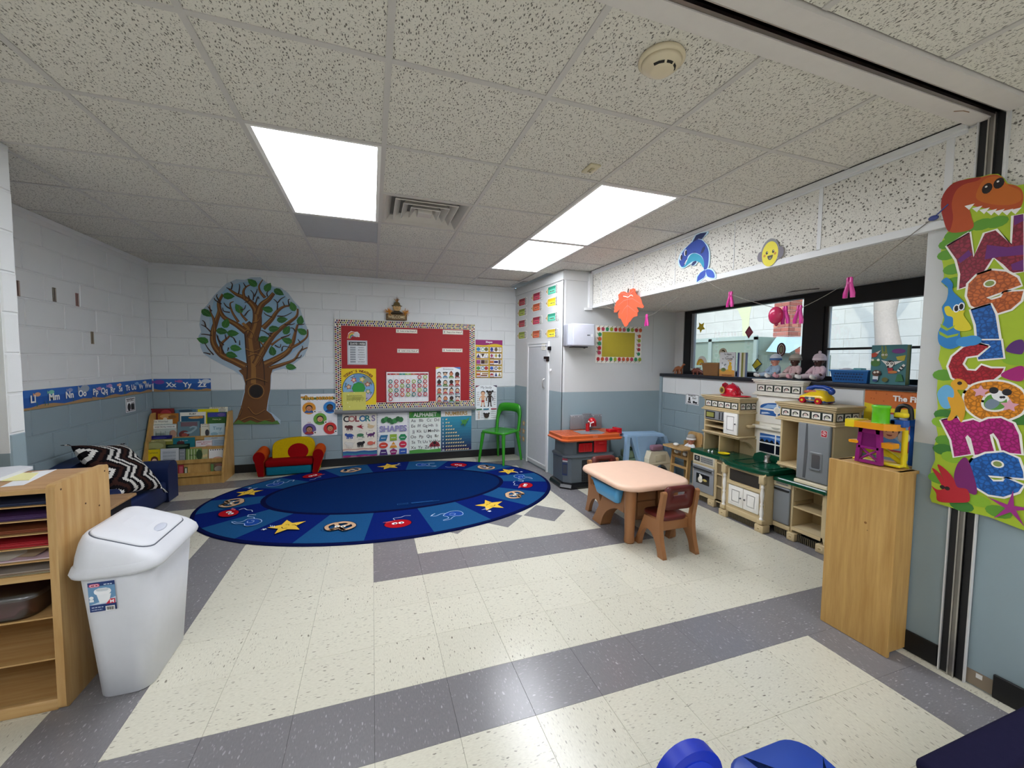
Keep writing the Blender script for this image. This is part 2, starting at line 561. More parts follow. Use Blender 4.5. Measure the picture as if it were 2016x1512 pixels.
for i in range(-13, 13):
    for k in range(-22, 11):
        x, y = i * T, k * T
        cxx, cyy = x + T / 2, y + T / 2
        under = ((cxx - .2) / 1.55) ** 2 + ((cyy - 1.815) / 1.0) ** 2 < 1
        fx, fy = cxx * .945 - (cyy + 2.65) * .324, cxx * .324 + (cyy + 2.65) * .945
        vis = fy > 1.0 and abs(fx) < 1.32 * fy + .3 and not under and cxx < 3.55 and cyy < 3.1 and cyy > -1.8 and not (cxx > 2.5 and cyy < -1.4) and not (cxx > 2.1 and cyy > 1.75) and not (cxx < -2.4)
        if vis: shown.append((fy, i, k))
        else:
            kind = tile_kind(i, k)
            rest[kind].box(x, x + T - .0007, y, y + T - .0007, -.0035, -.0001, '#ffffff')
shown.sort()
for d, i, k in shown[:300]:
    o = bpy.data.objects.new('tile', TILE[tile_kind(i, k)])
    COL.objects.link(o); o.location = (i * T, k * T, 0); o.parent = floor
for d, i, k in shown[300:]:
    rest[tile_kind(i, k)].box(i * T, i * T + T - .0007, k * T, k * T + T - .0007, -.0035, -.0001, '#ffffff')
for kind, mb in rest.items():
    o = obj('more_tiles', mb, kind, floor); o['kind'] = 'stuff'
for cx in (4.95 - 2.828, 4.95 - 1.414, 4.95):     # three tiles laid on the diagonal
    h = .69 * T
    mb = MB().prism([(-h, 0), (0, -h), (h, 0), (0, h)], FZ, -.0008, .0006, '#ffffff')
    o = bpy.data.objects.new('diagonal_tile', mesh_of(mb, 'diagonal_tile', 'grey_tile'))
    COL.objects.link(o); o.location = (cx * T, 2.5 * T, 0); o.parent = floor

# ---- painted block walls
def block_mesh(w, h, mat):
    b = .004
    vs = [(0, 0, 0), (w, 0, 0), (w, 0, h), (0, 0, h), (b, -.006, b), (w - b, -.006, b), (w - b, -.006, h - b), (b, -.006, h - b)]
    mb = MB().add(vs, [(4, 5, 6, 7)] + [(i, (i + 1) % 4, 4 + (i + 1) % 4, 4 + i) for i in range(4)], '#ffffff')
    return mesh_of(mb, 'block', mat)
_blk = {}
def block_wall(name, u0, u1, z1, place, bound=1.016, z0=0.0, shift=0.0, dark=('white_block', 'blue_block')):
    """a wall of 40 x 20 cm blocks: place(u) -> (x, y, rotation); the mortar backing is the wall itself"""
    x, y, rz = place(u0)
    root = bpy.data.objects.new(name, None)
    mb = {dark[0]: MB(), dark[1]: MB()}
    L = u1 - u0
    mb[dark[1]].box(0, L, 0, .12, z0, min(bound, z1), '#ffffff'); 
    w = obj(name, mb[dark[1]], dark[1]); w['kind'] = 'structure'
    w.location = (x, y, 0); w.rotation_euler = (0, 0, rz)
    if z1 > bound:
        mb[dark[0]].box(0, L, 0, .12, bound, z1, '#ffffff')
        obj('upper_wall', mb[dark[0]], dark[0], w, local=True)
    c, ch, bw, j = 0, .2032, .4064, .009
    while c * ch < z1 - .01:
        za = c * ch; zb = min(za + ch, z1)
        if za >= z0 - 1e-6:
            u = -((c % 2) * bw / 2) + shift
            while u > 0: u -= bw
            while u < L - .02:
                a, b = max(u, 0), min(u + bw, L)
                if b - a > .03:
                    kind = dark[0] if za >= bound - .02 else dark[1]
                    key = (round(b - a - j, 3), round(zb - za - j, 3), kind)
                    if key not in _blk: _blk[key] = block_mesh(key[0], key[1], kind)
                    o = bpy.data.objects.new('block', _blk[key]); COL.objects.link(o)
                    o.parent = w; o.location = (a + j / 2, -.0005, za + j / 2)
                u += bw
        c += 1
    return w
block_wall('wall_back', XL, 2.02, H, lambda u: (XL, YB, 0), shift=.16)
block_wall('wall_left', 0.2, YB, H, lambda u: (XL, u, PI / 2), shift=-.1)
block_wall('wall_stub', 0, YP1 - YP0, H, lambda u: (XP, YP0, PI / 2), bound=.92, shift=.3)
struct('wall_opening', MB().box(-3.6, XP - .13, YP0, YP1, 0, H, '#b0aaa8'), 'taupe')
block_wall('wall_window_side', -1.42, 1.7, 1.225, lambda u: (3.53, 1.7, -PI / 2), bound=1.03, shift=.07)
# room behind the viewer
m = MB().box(-3.72, -3.6, -7.0, .2, 0, H, '#fff').box(-3.72, 3.9, -7.1, -6.98, 0, H, '#fff')
struct('wall_rear', m, 'white_wall')
struct('wall_far_side', MB().box(3.6, 3.72, -7.0, -1.86, 0, H, '#fff'), 'white_wall')
# top moulding and black base strips
def base_strip(name, x0, x1, y0, y1):
    mb = MB().rbox(x0, x1, y0, y1, 0, .102, '#fff', .004, 1)
    return struct(name, mb, 'black_base')
base_strip('baseboard_back', XL, 2.03, YB - .014, YB - .003)
base_strip('baseboard_left', XL + .003, XL + .014, .2, YB)
mb = MB().prism([(0, 2.466), (0, 2.40), (-.006, 2.398), (-.012, 2.405), (-.012, 2.44), (-.03, 2.466)], lambda u, v, d: (d, YB - .004 + u, v), XL, 1.98, '#fff')
struct('trim_1', mb, 'white_trim')
mb = MB().prism([(0, 2.466), (0, 2.40), (.006, 2.398), (.012, 2.405), (.012, 2.44), (.03, 2.466)], lambda u, v, d: (XL + .004 + u, d, v), .2, YB, '#fff')
struct('trim_2', mb, 'white_trim')

# ---- closet in the far corner
CX0, CX1, CY = 2.12, 2.02, 1.7      # its front edge at y=CY and where it meets the back wall
def cxat(y): return CX0 + (CX1 - CX0) * (y - CY) / (YB - CY)
def slab(name, za, zb, mat, col='#fff', parent=None, out=0.0):
    mb = MB().prism([(CX0 - out, CY - out), (3.75, CY - out), (3.75, CY + .1), (CX0 + .1, CY + .1), (CX1 + .1, YB), (CX1 - out, YB)], FZ, za, zb, col)
    return struct(name, mb, mat, parent)
cl = slab('wall_closet', 0, 1.04, 'blue_wall')
slab('upper_wall', 1.04, H, 'white_wall', parent=cl)
mb = MB().prism([(CX0 - .014, CY - .014), (2.47, CY - .014), (2.47, CY), (CX0, CY), (CX1, YB), (CX1 - .014, YB)], FZ, 2.35, H - .03, '#fff')
struct('trim_3', mb, 'white_wall')
mb = MB().box(CX0 - .006, CX0 + .03, CY - .006, CY - .0005, 0, 1.04, '#fff')
mb.box(CX0 - .006, CX0 + .0, CY - .006, CY + .03, 0, 1.04, '#fff')
struct('trim_4', mb, 'blue_wall')
mb = MB().box(CX0 - .006, CX0 + .03, CY - .006, CY - .0005, 1.04, 2.35, '#fff').box(CX0 - .006, CX0, CY - .006, CY + .03, 1.04, 2.35, '#fff')
struct('trim_5', mb, 'white_trim')
mb = MB().box(3.505, 3.529, 1.66, 1.699, 0, 1.225, '#fff')
struct('trim_6', mb, 'blue_wall')
mb = MB().box(2.435, 2.476, 1.655, 1.699, 2.03, 2.44, '#fff').box(2.39, 2.48, 1.66, 1.699, 2.012, 2.04, '#fff')
struct('trim_7', mb, 'white_trim')
# joint lines of the wall board above the sill
mb = MB().box(3.38, 3.384, 1.6975, 1.6995, 1.27, 2.04, '#b9bab8')
struct('trim_8', mb, 'matte')
# slim door on the closet's side
def closet_frame(y0, y1, z0, z1, d0, d1):
    """box on the slanted closet side, d = how far it stands out"""
    return [(cxat(y) - d, y, z) for z in (z0, z1) for y, d in ((y0, d0), (y1, d0), (y1, d1), (y0, d1))]
def cbox(mb, y0, y1, z0, z1, d0, d1, col):
    return mb.add(closet_frame(y0, y1, z0, z1, d0, d1), [(0, 1, 2, 3)[::-1], (4, 5, 6, 7), (0, 1, 5, 4), (1, 2, 6, 5), (2, 3, 7, 6), (3, 0, 4, 7)], col)
dy0, dy1, dz1 = 2.02, 2.64, 1.655
door = struct('door_1', cbox(MB(), dy0 + .03, dy1 - .03, .02, dz1 - .03, .0005, .014, '#c9ccce'), 'matte')
mb = MB()
for a in ((dy0, dy0 + .028, .0, dz1), (dy1 - .028, dy1, .0, dz1), (dy0 + .028, dy1 - .028, dz1 - .028, dz1)): cbox(mb, *a, .0005, .02, '#dfe0df')
obj('door_frame', mb, 'matte', door)
mb = MB()
e = .055
for a in ((dy0 + .03, dy0 + .03 + .012, .06, dz1 - .05), (dy1 - .042, dy1 - .03, .06, dz1 - .05), (dy0 + .03, dy1 - .03, .06, .075), (dy0 + .03, dy1 - .03, dz1 - .06, dz1 - .045)): cbox(mb, *a, .0145, .019, '#eceded')
obj('door_moulding', mb, 'matte', door)
def cp(y, z, d): return (cxat(y) - d, y, z)
mb = MB()
mb.tube([cp(2.115, 1.06, .015), cp(2.115, 1.07, .04), cp(2.115, 1.12, .048), cp(2.115, 1.17, .04), cp(2.115, 1.18, .015)], .007, '#c9c9c6')
obj('door_handle', mb, 'metal', door)
mb = cbox(MB(), 2.0, 2.12, 1.43, 1.462, .0145, .03, '#2a2a2b'); cbox(mb, 2.0, 2.06, 1.40, 1.43, .0145, .026, '#39393a')
cbox(mb, 1.98, 2.02, 1.54, 1.585, .0005, .03, '#2b2b2c')
obj('door_latch', mb, 'metal', door)
mb = cbox(MB(), 2.10, 2.21, 1.545, 1.625, .0145, .0165, '#e9e6d6')
for k in range(3): cbox(mb, 2.12, 2.19, 1.565 + .018 * k, 1.569 + .018 * k, .0165, .0168, '#8f8d84')
obj('door_note', mb, 'paper', door)
tag(obj('wall_hook', cbox(MB(), 1.965, 1.985, 1.28, 1.31, .0005, .025, '#e6e6e6'), 'plastic'), 'small white plastic hook on the closet wall beside the slim door', 'hook')

# ---- ceiling with its grid
ceil = struct('ceiling', MB().box(-4.2, 4.0, -7.1, 3.4, H + .06, H + .12, '#fff'), 'concrete')
CT = {}
def ceiling_tile_at(x0, x1, y0, y1, z, parent, name='tile'):
    key = (round(x1 - x0, 3), round(y1 - y0, 3))
    if key not in CT:
        mb = MB().box(0, key[0], 0, key[1], 0, .015, '#fff')
        CT[key] = mesh_of(mb, 'ceiling_tile', 'ceil_tile')
    o = bpy.data.objects.new(name, CT[key]); COL.objects.link(o)
    o.location = (x0, y0, z); o.parent = parent
    return o
g = .0115
lights = {(-1, 1), (-1, 2), (2, 1), (2, 2), (2, 3), (2, 4)}
for i in range(-4, 4):
    for k in range(-1, 7):
        x0, x1 = GX + i * TL, GX + (i + 1) * TL
        y0, y1 = GY + k * TL, GY + (k + 1) * TL
        x0 = max(x0, XL); x1 = min(x1, 2.475); y0 = max(y0, -1.545); y1 = min(y1, YB)
        if (i, k) in lights or (i, k) == (0, 2): continue
        if x1 - x0 < .08 or y1 - y0 < .08: continue
        if (x0 + x1) / 2 > 2.1 and (y0 + y1) / 2 > CY: continue
        if (i, k) == (-1, 3):
            mb = MB().box(0, x1 - x0 - 2 * g, 0, y1 - y0 - 2 * g, 0, .012, '#b4b6ba')
            o = bpy.data.objects.new('plain_tile', mesh_of(mb, 'plain_tile', 'matte')); COL.objects.link(o)
            o.location = (x0 + g, y0 + g, H + .004); o.parent = ceil
            continue
        if (i, k) == (2, 5):       # a tile that has slipped, leaving a dark gap
            o = ceiling_tile_at(x0 + .005, 2.02, y0 + .004, y1 - .004, H + .0035, ceil); o.rotation_euler = (R(.8), 0, 0)
            continue
        ceiling_tile_at(x0 + .004, x1 - .004, y0 + .004, y1 - .004, H + .0035, ceil)
tee = MB
for i in range(-4, 5):      # main runners
    x = GX + i * TL
    if x > 2.45: continue
    y1 = YB if x < 2.0 else CY
    mb = MB().box(x - g, x + g, -1.545, y1 - .004, H - .0012, H + .003, '#fff').box(x - .002, x + .002, -1.545, y1, H + .003, H + .04, '#fff')
    obj('grid_bar', mb, 'grid', ceil)
for k in range(0, 7):
    y = GY + k * TL
    x1 = 2.475 if y < CY else 2.0
    cuts = {2: [(GX - TL, GX), (GX + 2 * TL, GX + 3 * TL)], 4: [(GX + 2 * TL, GX + 3 * TL)]}.get(k, [])
    a = XL
    for p, q in cuts + [(x1, x1)]:
        if p - a > .05:
            mb = MB().box(a, p, y - g, y + g, H - .0008, H + .003, '#fff').box(a, p, y - .002, y + .002, H + .003, H + .04, '#fff')
            obj('grid_bar', mb, 'grid', ceil)
        a = q
mb = MB().box(XL, XL + .022, .2, YB, H - .001, H + .003, '#fff').box(XL, 2.0, YB - .022, YB, H - .0011, H + .003, '#fff')
obj('edge_bar', mb, 'grid', ceil)
# ceiling on the viewer's side of the track
back = MB()
for i in range(-6, 7):
    for k in range(-9, 0):
        x0, x1 = max(GX + i * TL, -3.6), min(GX + (i + 1) * TL, 3.6)
        y1 = -1.73 + (k + 1) * TL; y0 = y1 - TL
        if x1 - x0 < .05: continue
        if (i, k) in [(a, b) for a in (-4, -1, 3) for b in (-3, -4, -7, -8)]: continue
        if k >= -2 and 0 <= i <= 4 and x1 < 3.2:
            ceiling_tile_at(x0 + .004, x1 - .004, y0 + .004, y1 - .004, H + .0035, ceil)
        else:
            back.box(x0 + .004, x1 - .004, y0 + .004, y1 - .004, H + .0035, H + .018, '#fff')
o = obj('more_tiles', back, 'ceil_tile', ceil); o['kind'] = 'stuff'
for i in range(-6, 7):
    x = GX + i * TL
    if x < -3.6: continue
    obj('grid_bar', MB().box(x - g, x + g, -6.98, -1.735, H - .0012, H + .003, '#fff'), 'grid', ceil)
for k in range(-9, 0):
    y = -1.73 + k * TL
    obj('grid_bar', MB().box(-3.6, 3.6, y - g, y + g, H - .0008, H + .003, '#fff'), 'grid', ceil)
ceiling_left = MB()
for i in range(-6, -2):
    for k in range(-1, 2):
        x0, x1 = GX + i * TL, min(GX + (i + 1) * TL, XL - .002)
        if x1 - x0 > .05: ceiling_left.box(max(x0, -3.6), x1, GY + k * TL - .45, GY + (k + 1) * TL - .45, H + .0035, H + .018, '#fff')
o = obj('more_tiles', ceiling_left, 'ceil_tile', ceil); o['kind'] = 'stuff'

# ---- folding-wall track across the ceiling
mb = MB().box(-3.6, 2.5, -1.613, -1.545, H - .012, H + .02, '#d7d2ce').box(-3.6, 2.5, -1.728, -1.657, H - .012, H + .02, '#d7d2ce')
beam = struct('trim_9', mb, 'matte')
obj('track_channel', MB().box(-3.6, 2.5, -1.66, -1.61, H + .012, H + .05, '#141416'), 'metal', beam)
obj('track_rail', MB().box(-3.6, 2.5, -1.628, -1.614, H - .008, H + .004, '#8f8a86').box(-3.6, 2.5, -1.6575, -1.654, H - .013, H + .01, '#c9c4c0'), 'metal', beam)
mb = MB().tube([(2.28, -1.585, H - .0123), (2.31, -1.60, H - .0123), (2.345, -1.603, H - .0123)], .0018, '#8a6a4a')
obj('stain', mb, 'matte', beam)

# ---- dropped soffit over the windows
SX, SZ = 2.48, 2.04
ys = [1.655, 1.47, .87, .27, -.335, -.93, -1.49, -1.575]
mb = MB().box(SX + .012, 3.75, -1.85, 1.69, SZ + .03, H, '#fff')
sof = struct('wall_soffit', mb, 'white_trim')
for a, b in zip(ys[1:], ys[:-1]):
    o = bpy.data.objects.new('panel', mesh_of(MB().box(0, .012, 0, b - a - .004, 0, 2.44 - SZ - .03, '#fff'), 'panel', 'ceil_tile'))
    COL.objects.link(o); o.location = (SX, a + .002, SZ + .03); o.parent = sof
o = bpy.data.objects.new('panel', mesh_of(MB().box(0, .012, 0, .18, 0, .4, '#fff'), 'panel', 'ceil_tile'))
COL.objects.link(o); o.location = (SX + .01, -1.85, SZ + .03); o.parent = sof
for y, w in ((1.47, .006), (-.93, .022), (-1.49, .028), (-.335, .004), (.27, .004), (.87, .004)):
    obj('cover_strip', MB().box(SX - .004, SX + .0005, y - w / 2, y + w / 2, SZ + .03, 2.44, '#fff'), 'white_trim', sof)
obj('edge_strip', MB().box(SX - .004, SX + .03, -1.575, 1.655, SZ - .003, SZ + .034, '#fff'), 'white_trim', sof)
obj('edge_strip', MB().box(SX - .03, SX - .0, -1.545, 1.655, H - .028, H - .004, '#fff').box(SX - .006, SX + .002, -1.545, 1.655, 2.425, H - .028, '#fff'), 'white_trim', sof)
obj('shadow_gap', MB().box(SX - .028, SX + .002, -1.545, 1.655, H - .004, H + .002, '#1a1a1a'), 'matte', sof)  # dark strip painted in as the shade above the trim
for a in range(2):
    for b in range(6):
        x0 = SX + .03 + a * .61; x1 = min(x0 + .61, 3.72); y1 = 1.69 - b * .61; y0 = max(y1 - .61, -1.42)
        if y1 - y0 < .06: continue
        ceiling_tile_at(x0 + .002, x1 - .002, y0 + .002, y1 - .002, SZ + .004, sof)

# ---- pier on the right with the folding-wall jamb
PX = 2.5
pier = struct('wall_right', MB().box(PX, 3.75, -1.85, -1.42, 0, 1.037, '#fff'), 'blue_wall')
obj('upper_wall', MB().box(PX, 3.75, -1.85, -1.42, 1.037, SZ + .03, '#fff'), 'white_wall', pier)
mb = MB().rbox(PX - .012, PX - .001, -1.565, -1.41, 0, .102, '#fff', .003, 1)
struct('baseboard_right', mb, 'black_base')
mb = MB().rbox(PX - .012, PX - .001, -1.862, -1.745, 0, .102, '#fff', .003, 1).rbox(PX - .012, 3.0, -1.862, -1.851, 0, .102, '#fff', .003, 1)
struct('baseboard_near', mb, 'black_base')
obj('bare_patch', MB().box(PX - .003, PX - .0005, -1.745, -1.66, 0.004, .07, '#8c7d6a').box(PX - .004, PX - .003, -1.712, -1.692, .045, .065, '#e8e6e0'), 'matte', pier)
jamb = struct('trim_10', MB().box(PX - .006, PX - .0005, -1.662, -1.572, 0, H, '#222224'), 'metal')
obj('jamb_lip', MB().box(PX - .022, PX - .006, -1.577, -1.572, 0, H, '#d5d5d3').box(PX - .022, PX - .006, -1.663, -1.658, 0, H, '#d5d5d3'), 'satin', jamb)
obj('jamb_bar', MB().box(PX - .022, PX - .006, -1.628, -1.608, 0, H, '#8a8783').box(PX - .026, PX - .02, -1.63, -1.625, 0, H, '#bdbab5').box(PX - .026, PX - .02, -1.611, -1.606, 0, H, '#bdbab5'), 'metal', jamb)
obj('jamb_channel', MB().box(PX - .012, PX - .006, -1.606, -1.577, 0, H, '#18181a').box(PX - .012, PX - .006, -1.658, -1.63, 0, H, '#18181a'), 'satin', jamb)

# ---- window
WX = 3.74
struct('wall_window_jamb', MB().box(WX - .01, 3.86, 1.555, 1.8, 1.2, SZ + .03, '#fff'), 'white_wall')
struct('wall_window_base', MB().box(3.65, 3.86, -1.9, 1.8, 0, 1.22, '#fff').box(3.75, 3.86, -1.9, 1.8, SZ + .002, H + .1, '#fff'), 'white_wall')
sill = struct('trim_11', MB().rbox(3.495, 3.8, -1.419, 1.695, 1.2255, 1.262, '#10131f', .004, 2), 'satin')
BK = '#0c0c0e'
win = struct('window_1', MB(), 'satin') if False else None
def bar(mb, y0, y1, z0, z1, x0=WX, x1=WX + .07, col=BK): return mb.box(x0, x1, y0, y1, z0, z1, col)
mb = MB(); bar(mb, 1.45, 1.553, 1.262, 2.04)
bar(mb, .05, 1.45, 2.005, 2.04); bar(mb, .05, 1.45, 1.262, 1.305); bar(mb, -.13, .05, 1.262, 2.04)
w1 = struct('window_1', mb, 'satin')
mb = MB(); bar(mb, 1.405, 1.449, 1.305, 2.005, WX + .015, WX + .05, '#8d9093'); bar(mb, .05, 1.405, 1.306, 1.318, WX + .015, WX + .05, '#a5a8aa'); bar(mb, .051, .062, 1.318, 2.004, WX + .015, WX + .05, '#77797b')
obj('inner_sash', mb, 'satin', w1)
obj('pane', MB().box(WX + .032, WX + .036, .06, 1.41, 1.315, 2.004, '#fff'), 'glass', w1)
mb = MB(); bar(mb, -1.415, -.13, 1.905, 2.04); bar(mb, -1.415, -.131, 1.262, 1.30); bar(mb, -1.415, -1.37, 1.30, 1.905)
w2 = struct('window_2', mb, 'satin')
mb = MB(); bar(mb, -.16, -.131, 1.30, 1.905, WX + .01, WX + .05); bar(mb, -1.37, -.16, 1.527, 1.545, WX + .0, WX + .05); bar(mb, -.88, -.845, 1.30, 1.527, WX, WX + .05)
obj('sash_bar', mb, 'satin', w2)
mb = MB(); bar(mb, -.168, -.1601, 1.30, 1.905, WX + .02, WX + .045, '#c2c5c6')
obj('inner_sash', mb, 'satin', w2)
obj('pane', MB().box(WX + .03, WX + .034, -1.37, -.168, 1.3, 1.905, '#fff'), 'glass', w2)
mb = MB().add([(3.5, -.02, SZ + .0035), (3.55, .1, SZ + .0035), (3.56, -.05, SZ + .0035), (3.62, -.16, SZ + .0035), (3.57, -.2, SZ + .0035)], [(0, 1, 2), (0, 2, 3, 4)], '#4a3f35')
obj('damage', mb, 'matte', sof)
# ================================================================ outside the window
def stone():
    t = NT('weathered_concrete')
    v = t.obj()
    n = t.noise(v, 3, 5, .6)
    c = t.mix(t.ramp(n, [(.3, 0.0), (.75, .5)]), '#b4b0a6', '#9c978c')
    t.base(c); t.rough(.9); t.bump(t.noise(v, 60, 4), .3, .004)
    return t.m
M['stone'] = stone()
ground = struct('ground', MB().box(3.86, 14, -8, 12, -.3, -.2, '#8f8c86'), 'concrete')
def far_blocks(x, y0, y1, z1, name):
    w = struct(name, MB().box(x, x + .2, y0, y1, -.2, z1, '#fff'), 'stone')
    me = mesh_of(MB().rbox(-.006, 0, .006, .594, .005, .295, '#fff', .006, 1), 'block', 'stone')
    for c in range(2, 11):
        for k in range(14):
            yy = 1.2 + k * .6 + (c % 2) * .3 - .6 * 3
            o = bpy.data.objects.new('block', me); COL.objects.link(o)
            o.location = (x, yy, -.2 + c * .3); o.parent = w
    return w
ow = far_blocks(9.0, -6, 11, 4.4, 'wall_outside')
mb = MB().prism([(5.1, 3.1), (5.9, 3.12), (5.55, 2.75), (5.42, 2.5), (5.38, 2.0), (5.22, 2.0), (5.2, 2.6)], lambda u, v, d: (d, u, v), 8.99, 8.9935, '#b3b18c')
mb.prism([(4.1, 3.1), (4.6, 3.1), (4.4, 2.8)], lambda u, v, d: (d, u, v), 8.99, 8.9935, '#b0ae94')
obj('moss', mb, 'matte', ow)
# brick post
bx, by0, by1 = 7.0, 2.65, 2.95
bp = struct('pillar_outside', MB().box(bx + .012, bx + .32, by0 + .012, by1 - .012, -.2, 3.6, '#cbbfb4'), 'matte')
bm_ = {}
for c in range(10, 38):
    z = -.2 + c * .075
    for f in range(2):
        offs = [(0, .146), (.154, .146)] if c % 2 else [(0, .07), (.078, .146), (.232, .07)]
        for a, l in offs:
            key = (f, l)
            if key not in bm_:
                bm_[key] = [mesh_of(MB().rbox(0, .014 if f == 0 else l, 0, l if f == 0 else .014, 0, .066, cc, .003, 1), 'brick', 'matte') for cc in ('#a85f49', '#9a5340', '#b56f58', '#8f4c3c')]
            o = bpy.data.objects.new('brick', random.choice(bm_[key])); COL.objects.link(o)
            o.location = (bx, by0 + a, z) if f == 0 else (bx + a, by0, z)
            o.parent = bp
# bin with sloping lids
dx, dy0, dy1, dz = 6.05, 1.89, 4.2, 1.84
t = thing('dumpster', 'grey-green steel dumpster with a pale sloping lid outside the window', 'dumpster', (dx, 3.0, -.2))
mb = MB().box(dx, dx + .9, 2.48, dy1, -.2, dz, '#75806f'); mb.box(dx + .05, dx + .9, dy0, 2.48, -.2, 1.54, '#5f6a5c')
obj('body', mb, 'matte', t)
mb = MB().box(dx - .03, dx, 2.45, dy1, dz - .05, dz + .02, '#9aa498').box(dx - .03, dx, 2.45, 2.51, .2, dz, '#8a9488').box(dx - .03, dx, 3.4, 3.48, .2, dz, '#8a9488')
obj('rib', mb, 'matte', t)
mb = MB().add([(dx + .45, 2.48, dz + .01), (dx + .9, 2.48, dz + .02), (dx + .9, dy0, dz), (dx + .45, dy0 - .05, dz - .03), (dx - .05, 2.26, 1.59), (dx - .05, dy0 - .02, 1.56)], [(0, 1, 2, 3), (0, 3, 5, 4)], '#8fa5a4')
obj('lid', mb, 'gloss', t)
# tree
t = thing('tree', 'bare grey tree trunk standing outside the window before the pale wall', 'tree', (7.6, 1.52, -.2))
P0 = [(1.547,2.410),(1.555,2.175),(1.511,1.856),(1.472,1.619)]
mb = MB()
zs = [-.2, .6] + [P0[3][1], P0[2][1], P0[1][1], P0[0][1]] + [3.4, 4.2]
yy = [P0[3][0] - .05, P0[3][0]] + [P0[3][0], P0[2][0], P0[1][0], P0[0][0]] + [P0[0][0] + .1, P0[0][0] + .2]
mb.tube([(7.6, y, z) for y, z in zip(yy, zs)], [.24, .19, .165, .145, .132, .15, .17, .17], '#9c8d7e', 12)
obj('trunk', mb, 'wicker', t)
mb = MB()
for k, (a, b) in enumerate(((.5, .9), (-.6, .8), (.2, 1.2))):
    mb.tube([(7.6, yy[-1], 4.1), (7.5 + .2 * k, yy[-1] + a, 4.1 + b)], [.1, .03], '#9c8d7e', 7)
obj('branch', mb, 'wicker', t)
# ================================================================ ceiling fittings
def ceiling_light(x0, y0, label):
    t = thing('ceiling_light', label, 'light', (x0 + TL / 2, y0 + TL, H), 0, None)
    w, h = TL - 2 * g, 2 * TL - 2 * g
    mb = MB()
    a, b = x0 + g, y0 + g
    e = .02
    for r in ((a, a + w, b, b + e), (a, a + w, b + h - e, b + h), (a, a + e, b + e, b + h - e), (a + w - e, a + w, b + e, b + h - e)):
        mb.box(*r, H + .0005, H + .02, '#f0efec')
    mb.box(a, a + w, b, b + h, H + .02, H + .045, '#f0efec')
    obj('frame', mb, 'satin', t)
    obj('diffuser', MB().box(a + e * .6, a + w - e * .6, b + e * .6, b + h - e * .6, H + .002, H + .006, '#fff'), 'panel', t)
    return t
ceiling_light(GX - TL, GY + TL, 'lone ceiling light panel over the rug, just beside the square air vent')
ceiling_light(GX + 2 * TL, GY + TL, 'larger looking ceiling light panel of the pair in line, close to the cream sensor plate')
ceiling_light(GX + 2 * TL, GY + 3 * TL, 'ceiling light panel of the pair in line, close to the closet top')
for i, k in ((-4, -4), (-1, -4), (3, -4), (-4, -8), (-1, -8), (3, -8)):
    ceiling_light(GX + i * TL, -1.73 + k * TL, 'ceiling light panel past the folding wall track, %s and %s' % ('window side' if i > 0 else 'shelf side' if i < -2 else 'middle', 'close to it' if k > -5 else 'deep in the other room'))
# air vent
vx0, vy0 = GX + g, GY + 2 * TL + g
t = thing('air_vent', 'square white four way air vent with stepped louvres in the ceiling', 'vent', (vx0 + .29, vy0 + .29, H))
vw = TL - 2 * g
def sq(c, a, z): return [(c[0] - a, c[1] - a, z), (c[0] + a, c[1] - a, z), (c[0] + a, c[1] + a, z), (c[0] - a, c[1] + a, z)]
c = (vx0 + vw / 2, vy0 + vw / 2)
obj('plenum', MB().box(vx0, vx0 + vw, vy0, vy0 + vw, H + .1, H + .11, '#2c2a28'), 'matte', t)
obj('frame', MB().loft([sq(c, vw / 2, H + .002), sq(c, vw / 2 - .02, H + .001), sq(c, vw / 2 - .06, H + .05), sq(c, vw / 2 - .065, H + .1)], '#c8c3bc', True, False, False), 'satin', t)
for k, a in enumerate((.215, .16, .105)):
    obj('louvre', MB().loft([sq(c, a, H + .012 - .004 * k), sq(c, a - .005, H + .008 - .004 * k), sq(c, a - .045, H + .05), sq(c, a - .04, H + .055), sq(c, a, H + .012 - .004 * k)], '#cdc8c1', True, False, False), 'satin', t)
obj('centre_plate', MB().rbox(c[0] - .05, c[0] + .05, c[1] - .05, c[1] + .05, H - .006, H + .03, '#cdc8c1', .004), 'satin', t)
# smoke detector
dx_, dy_ = .967, -1.41
t = thing('smoke_detector', 'round cream smoke detector on the ceiling near the track', 'detector', (dx_, dy_, H))
obj('base_plate', MB().lathe([(.001, .003), (.074, .003), (.078, -.004), (.078, -.012), (.07, -.016), (.001, -.016)][::-1], (dx_, dy_, H), '#d8cbae', 32), 'plastic', t)
obj('body', MB().lathe([(.001, -.046), (.03, -.046), (.042, -.043), (.052, -.032), (.064, -.026), (.068, -.016), (.001, -.016)], (dx_, dy_, H), '#d8cbae', 32), 'plastic', t)
mb = MB()
for a0, a1 in ((200, 245), (255, 285), (295, 340)):
    pts = [(dx_ + r * math.cos(R(a)), dy_ + r * math.sin(R(a)), H - z) for r, z in ((.0425, .0434), (.0485, .0375)) for a in (a0, (a0 + a1) / 2, a1)]
    mb.add(pts, [(0, 1, 4, 3), (1, 2, 5, 4)], '#1d1a16')
obj('vent_slot', mb, 'matte', t)
# sensor plate
t = thing('ceiling_sensor', 'small rectangular cream sensor plate on a ceiling tile', 'sensor', (1.15, -.607, H + .003))
obj('plate', MB().rbox(1.118, 1.182, -.66, -.555, H - .008, H + .003, '#cfc6a6', .003, 2), 'plastic', t)
obj('lens', MB().rbox(1.138, 1.162, -.63, -.585, H - .014, H - .008, '#b9ae8a', .003, 2).box(1.145, 1.155, -.6, -.592, H - .0155, H - .014, '#6a6048'), 'plastic', t)
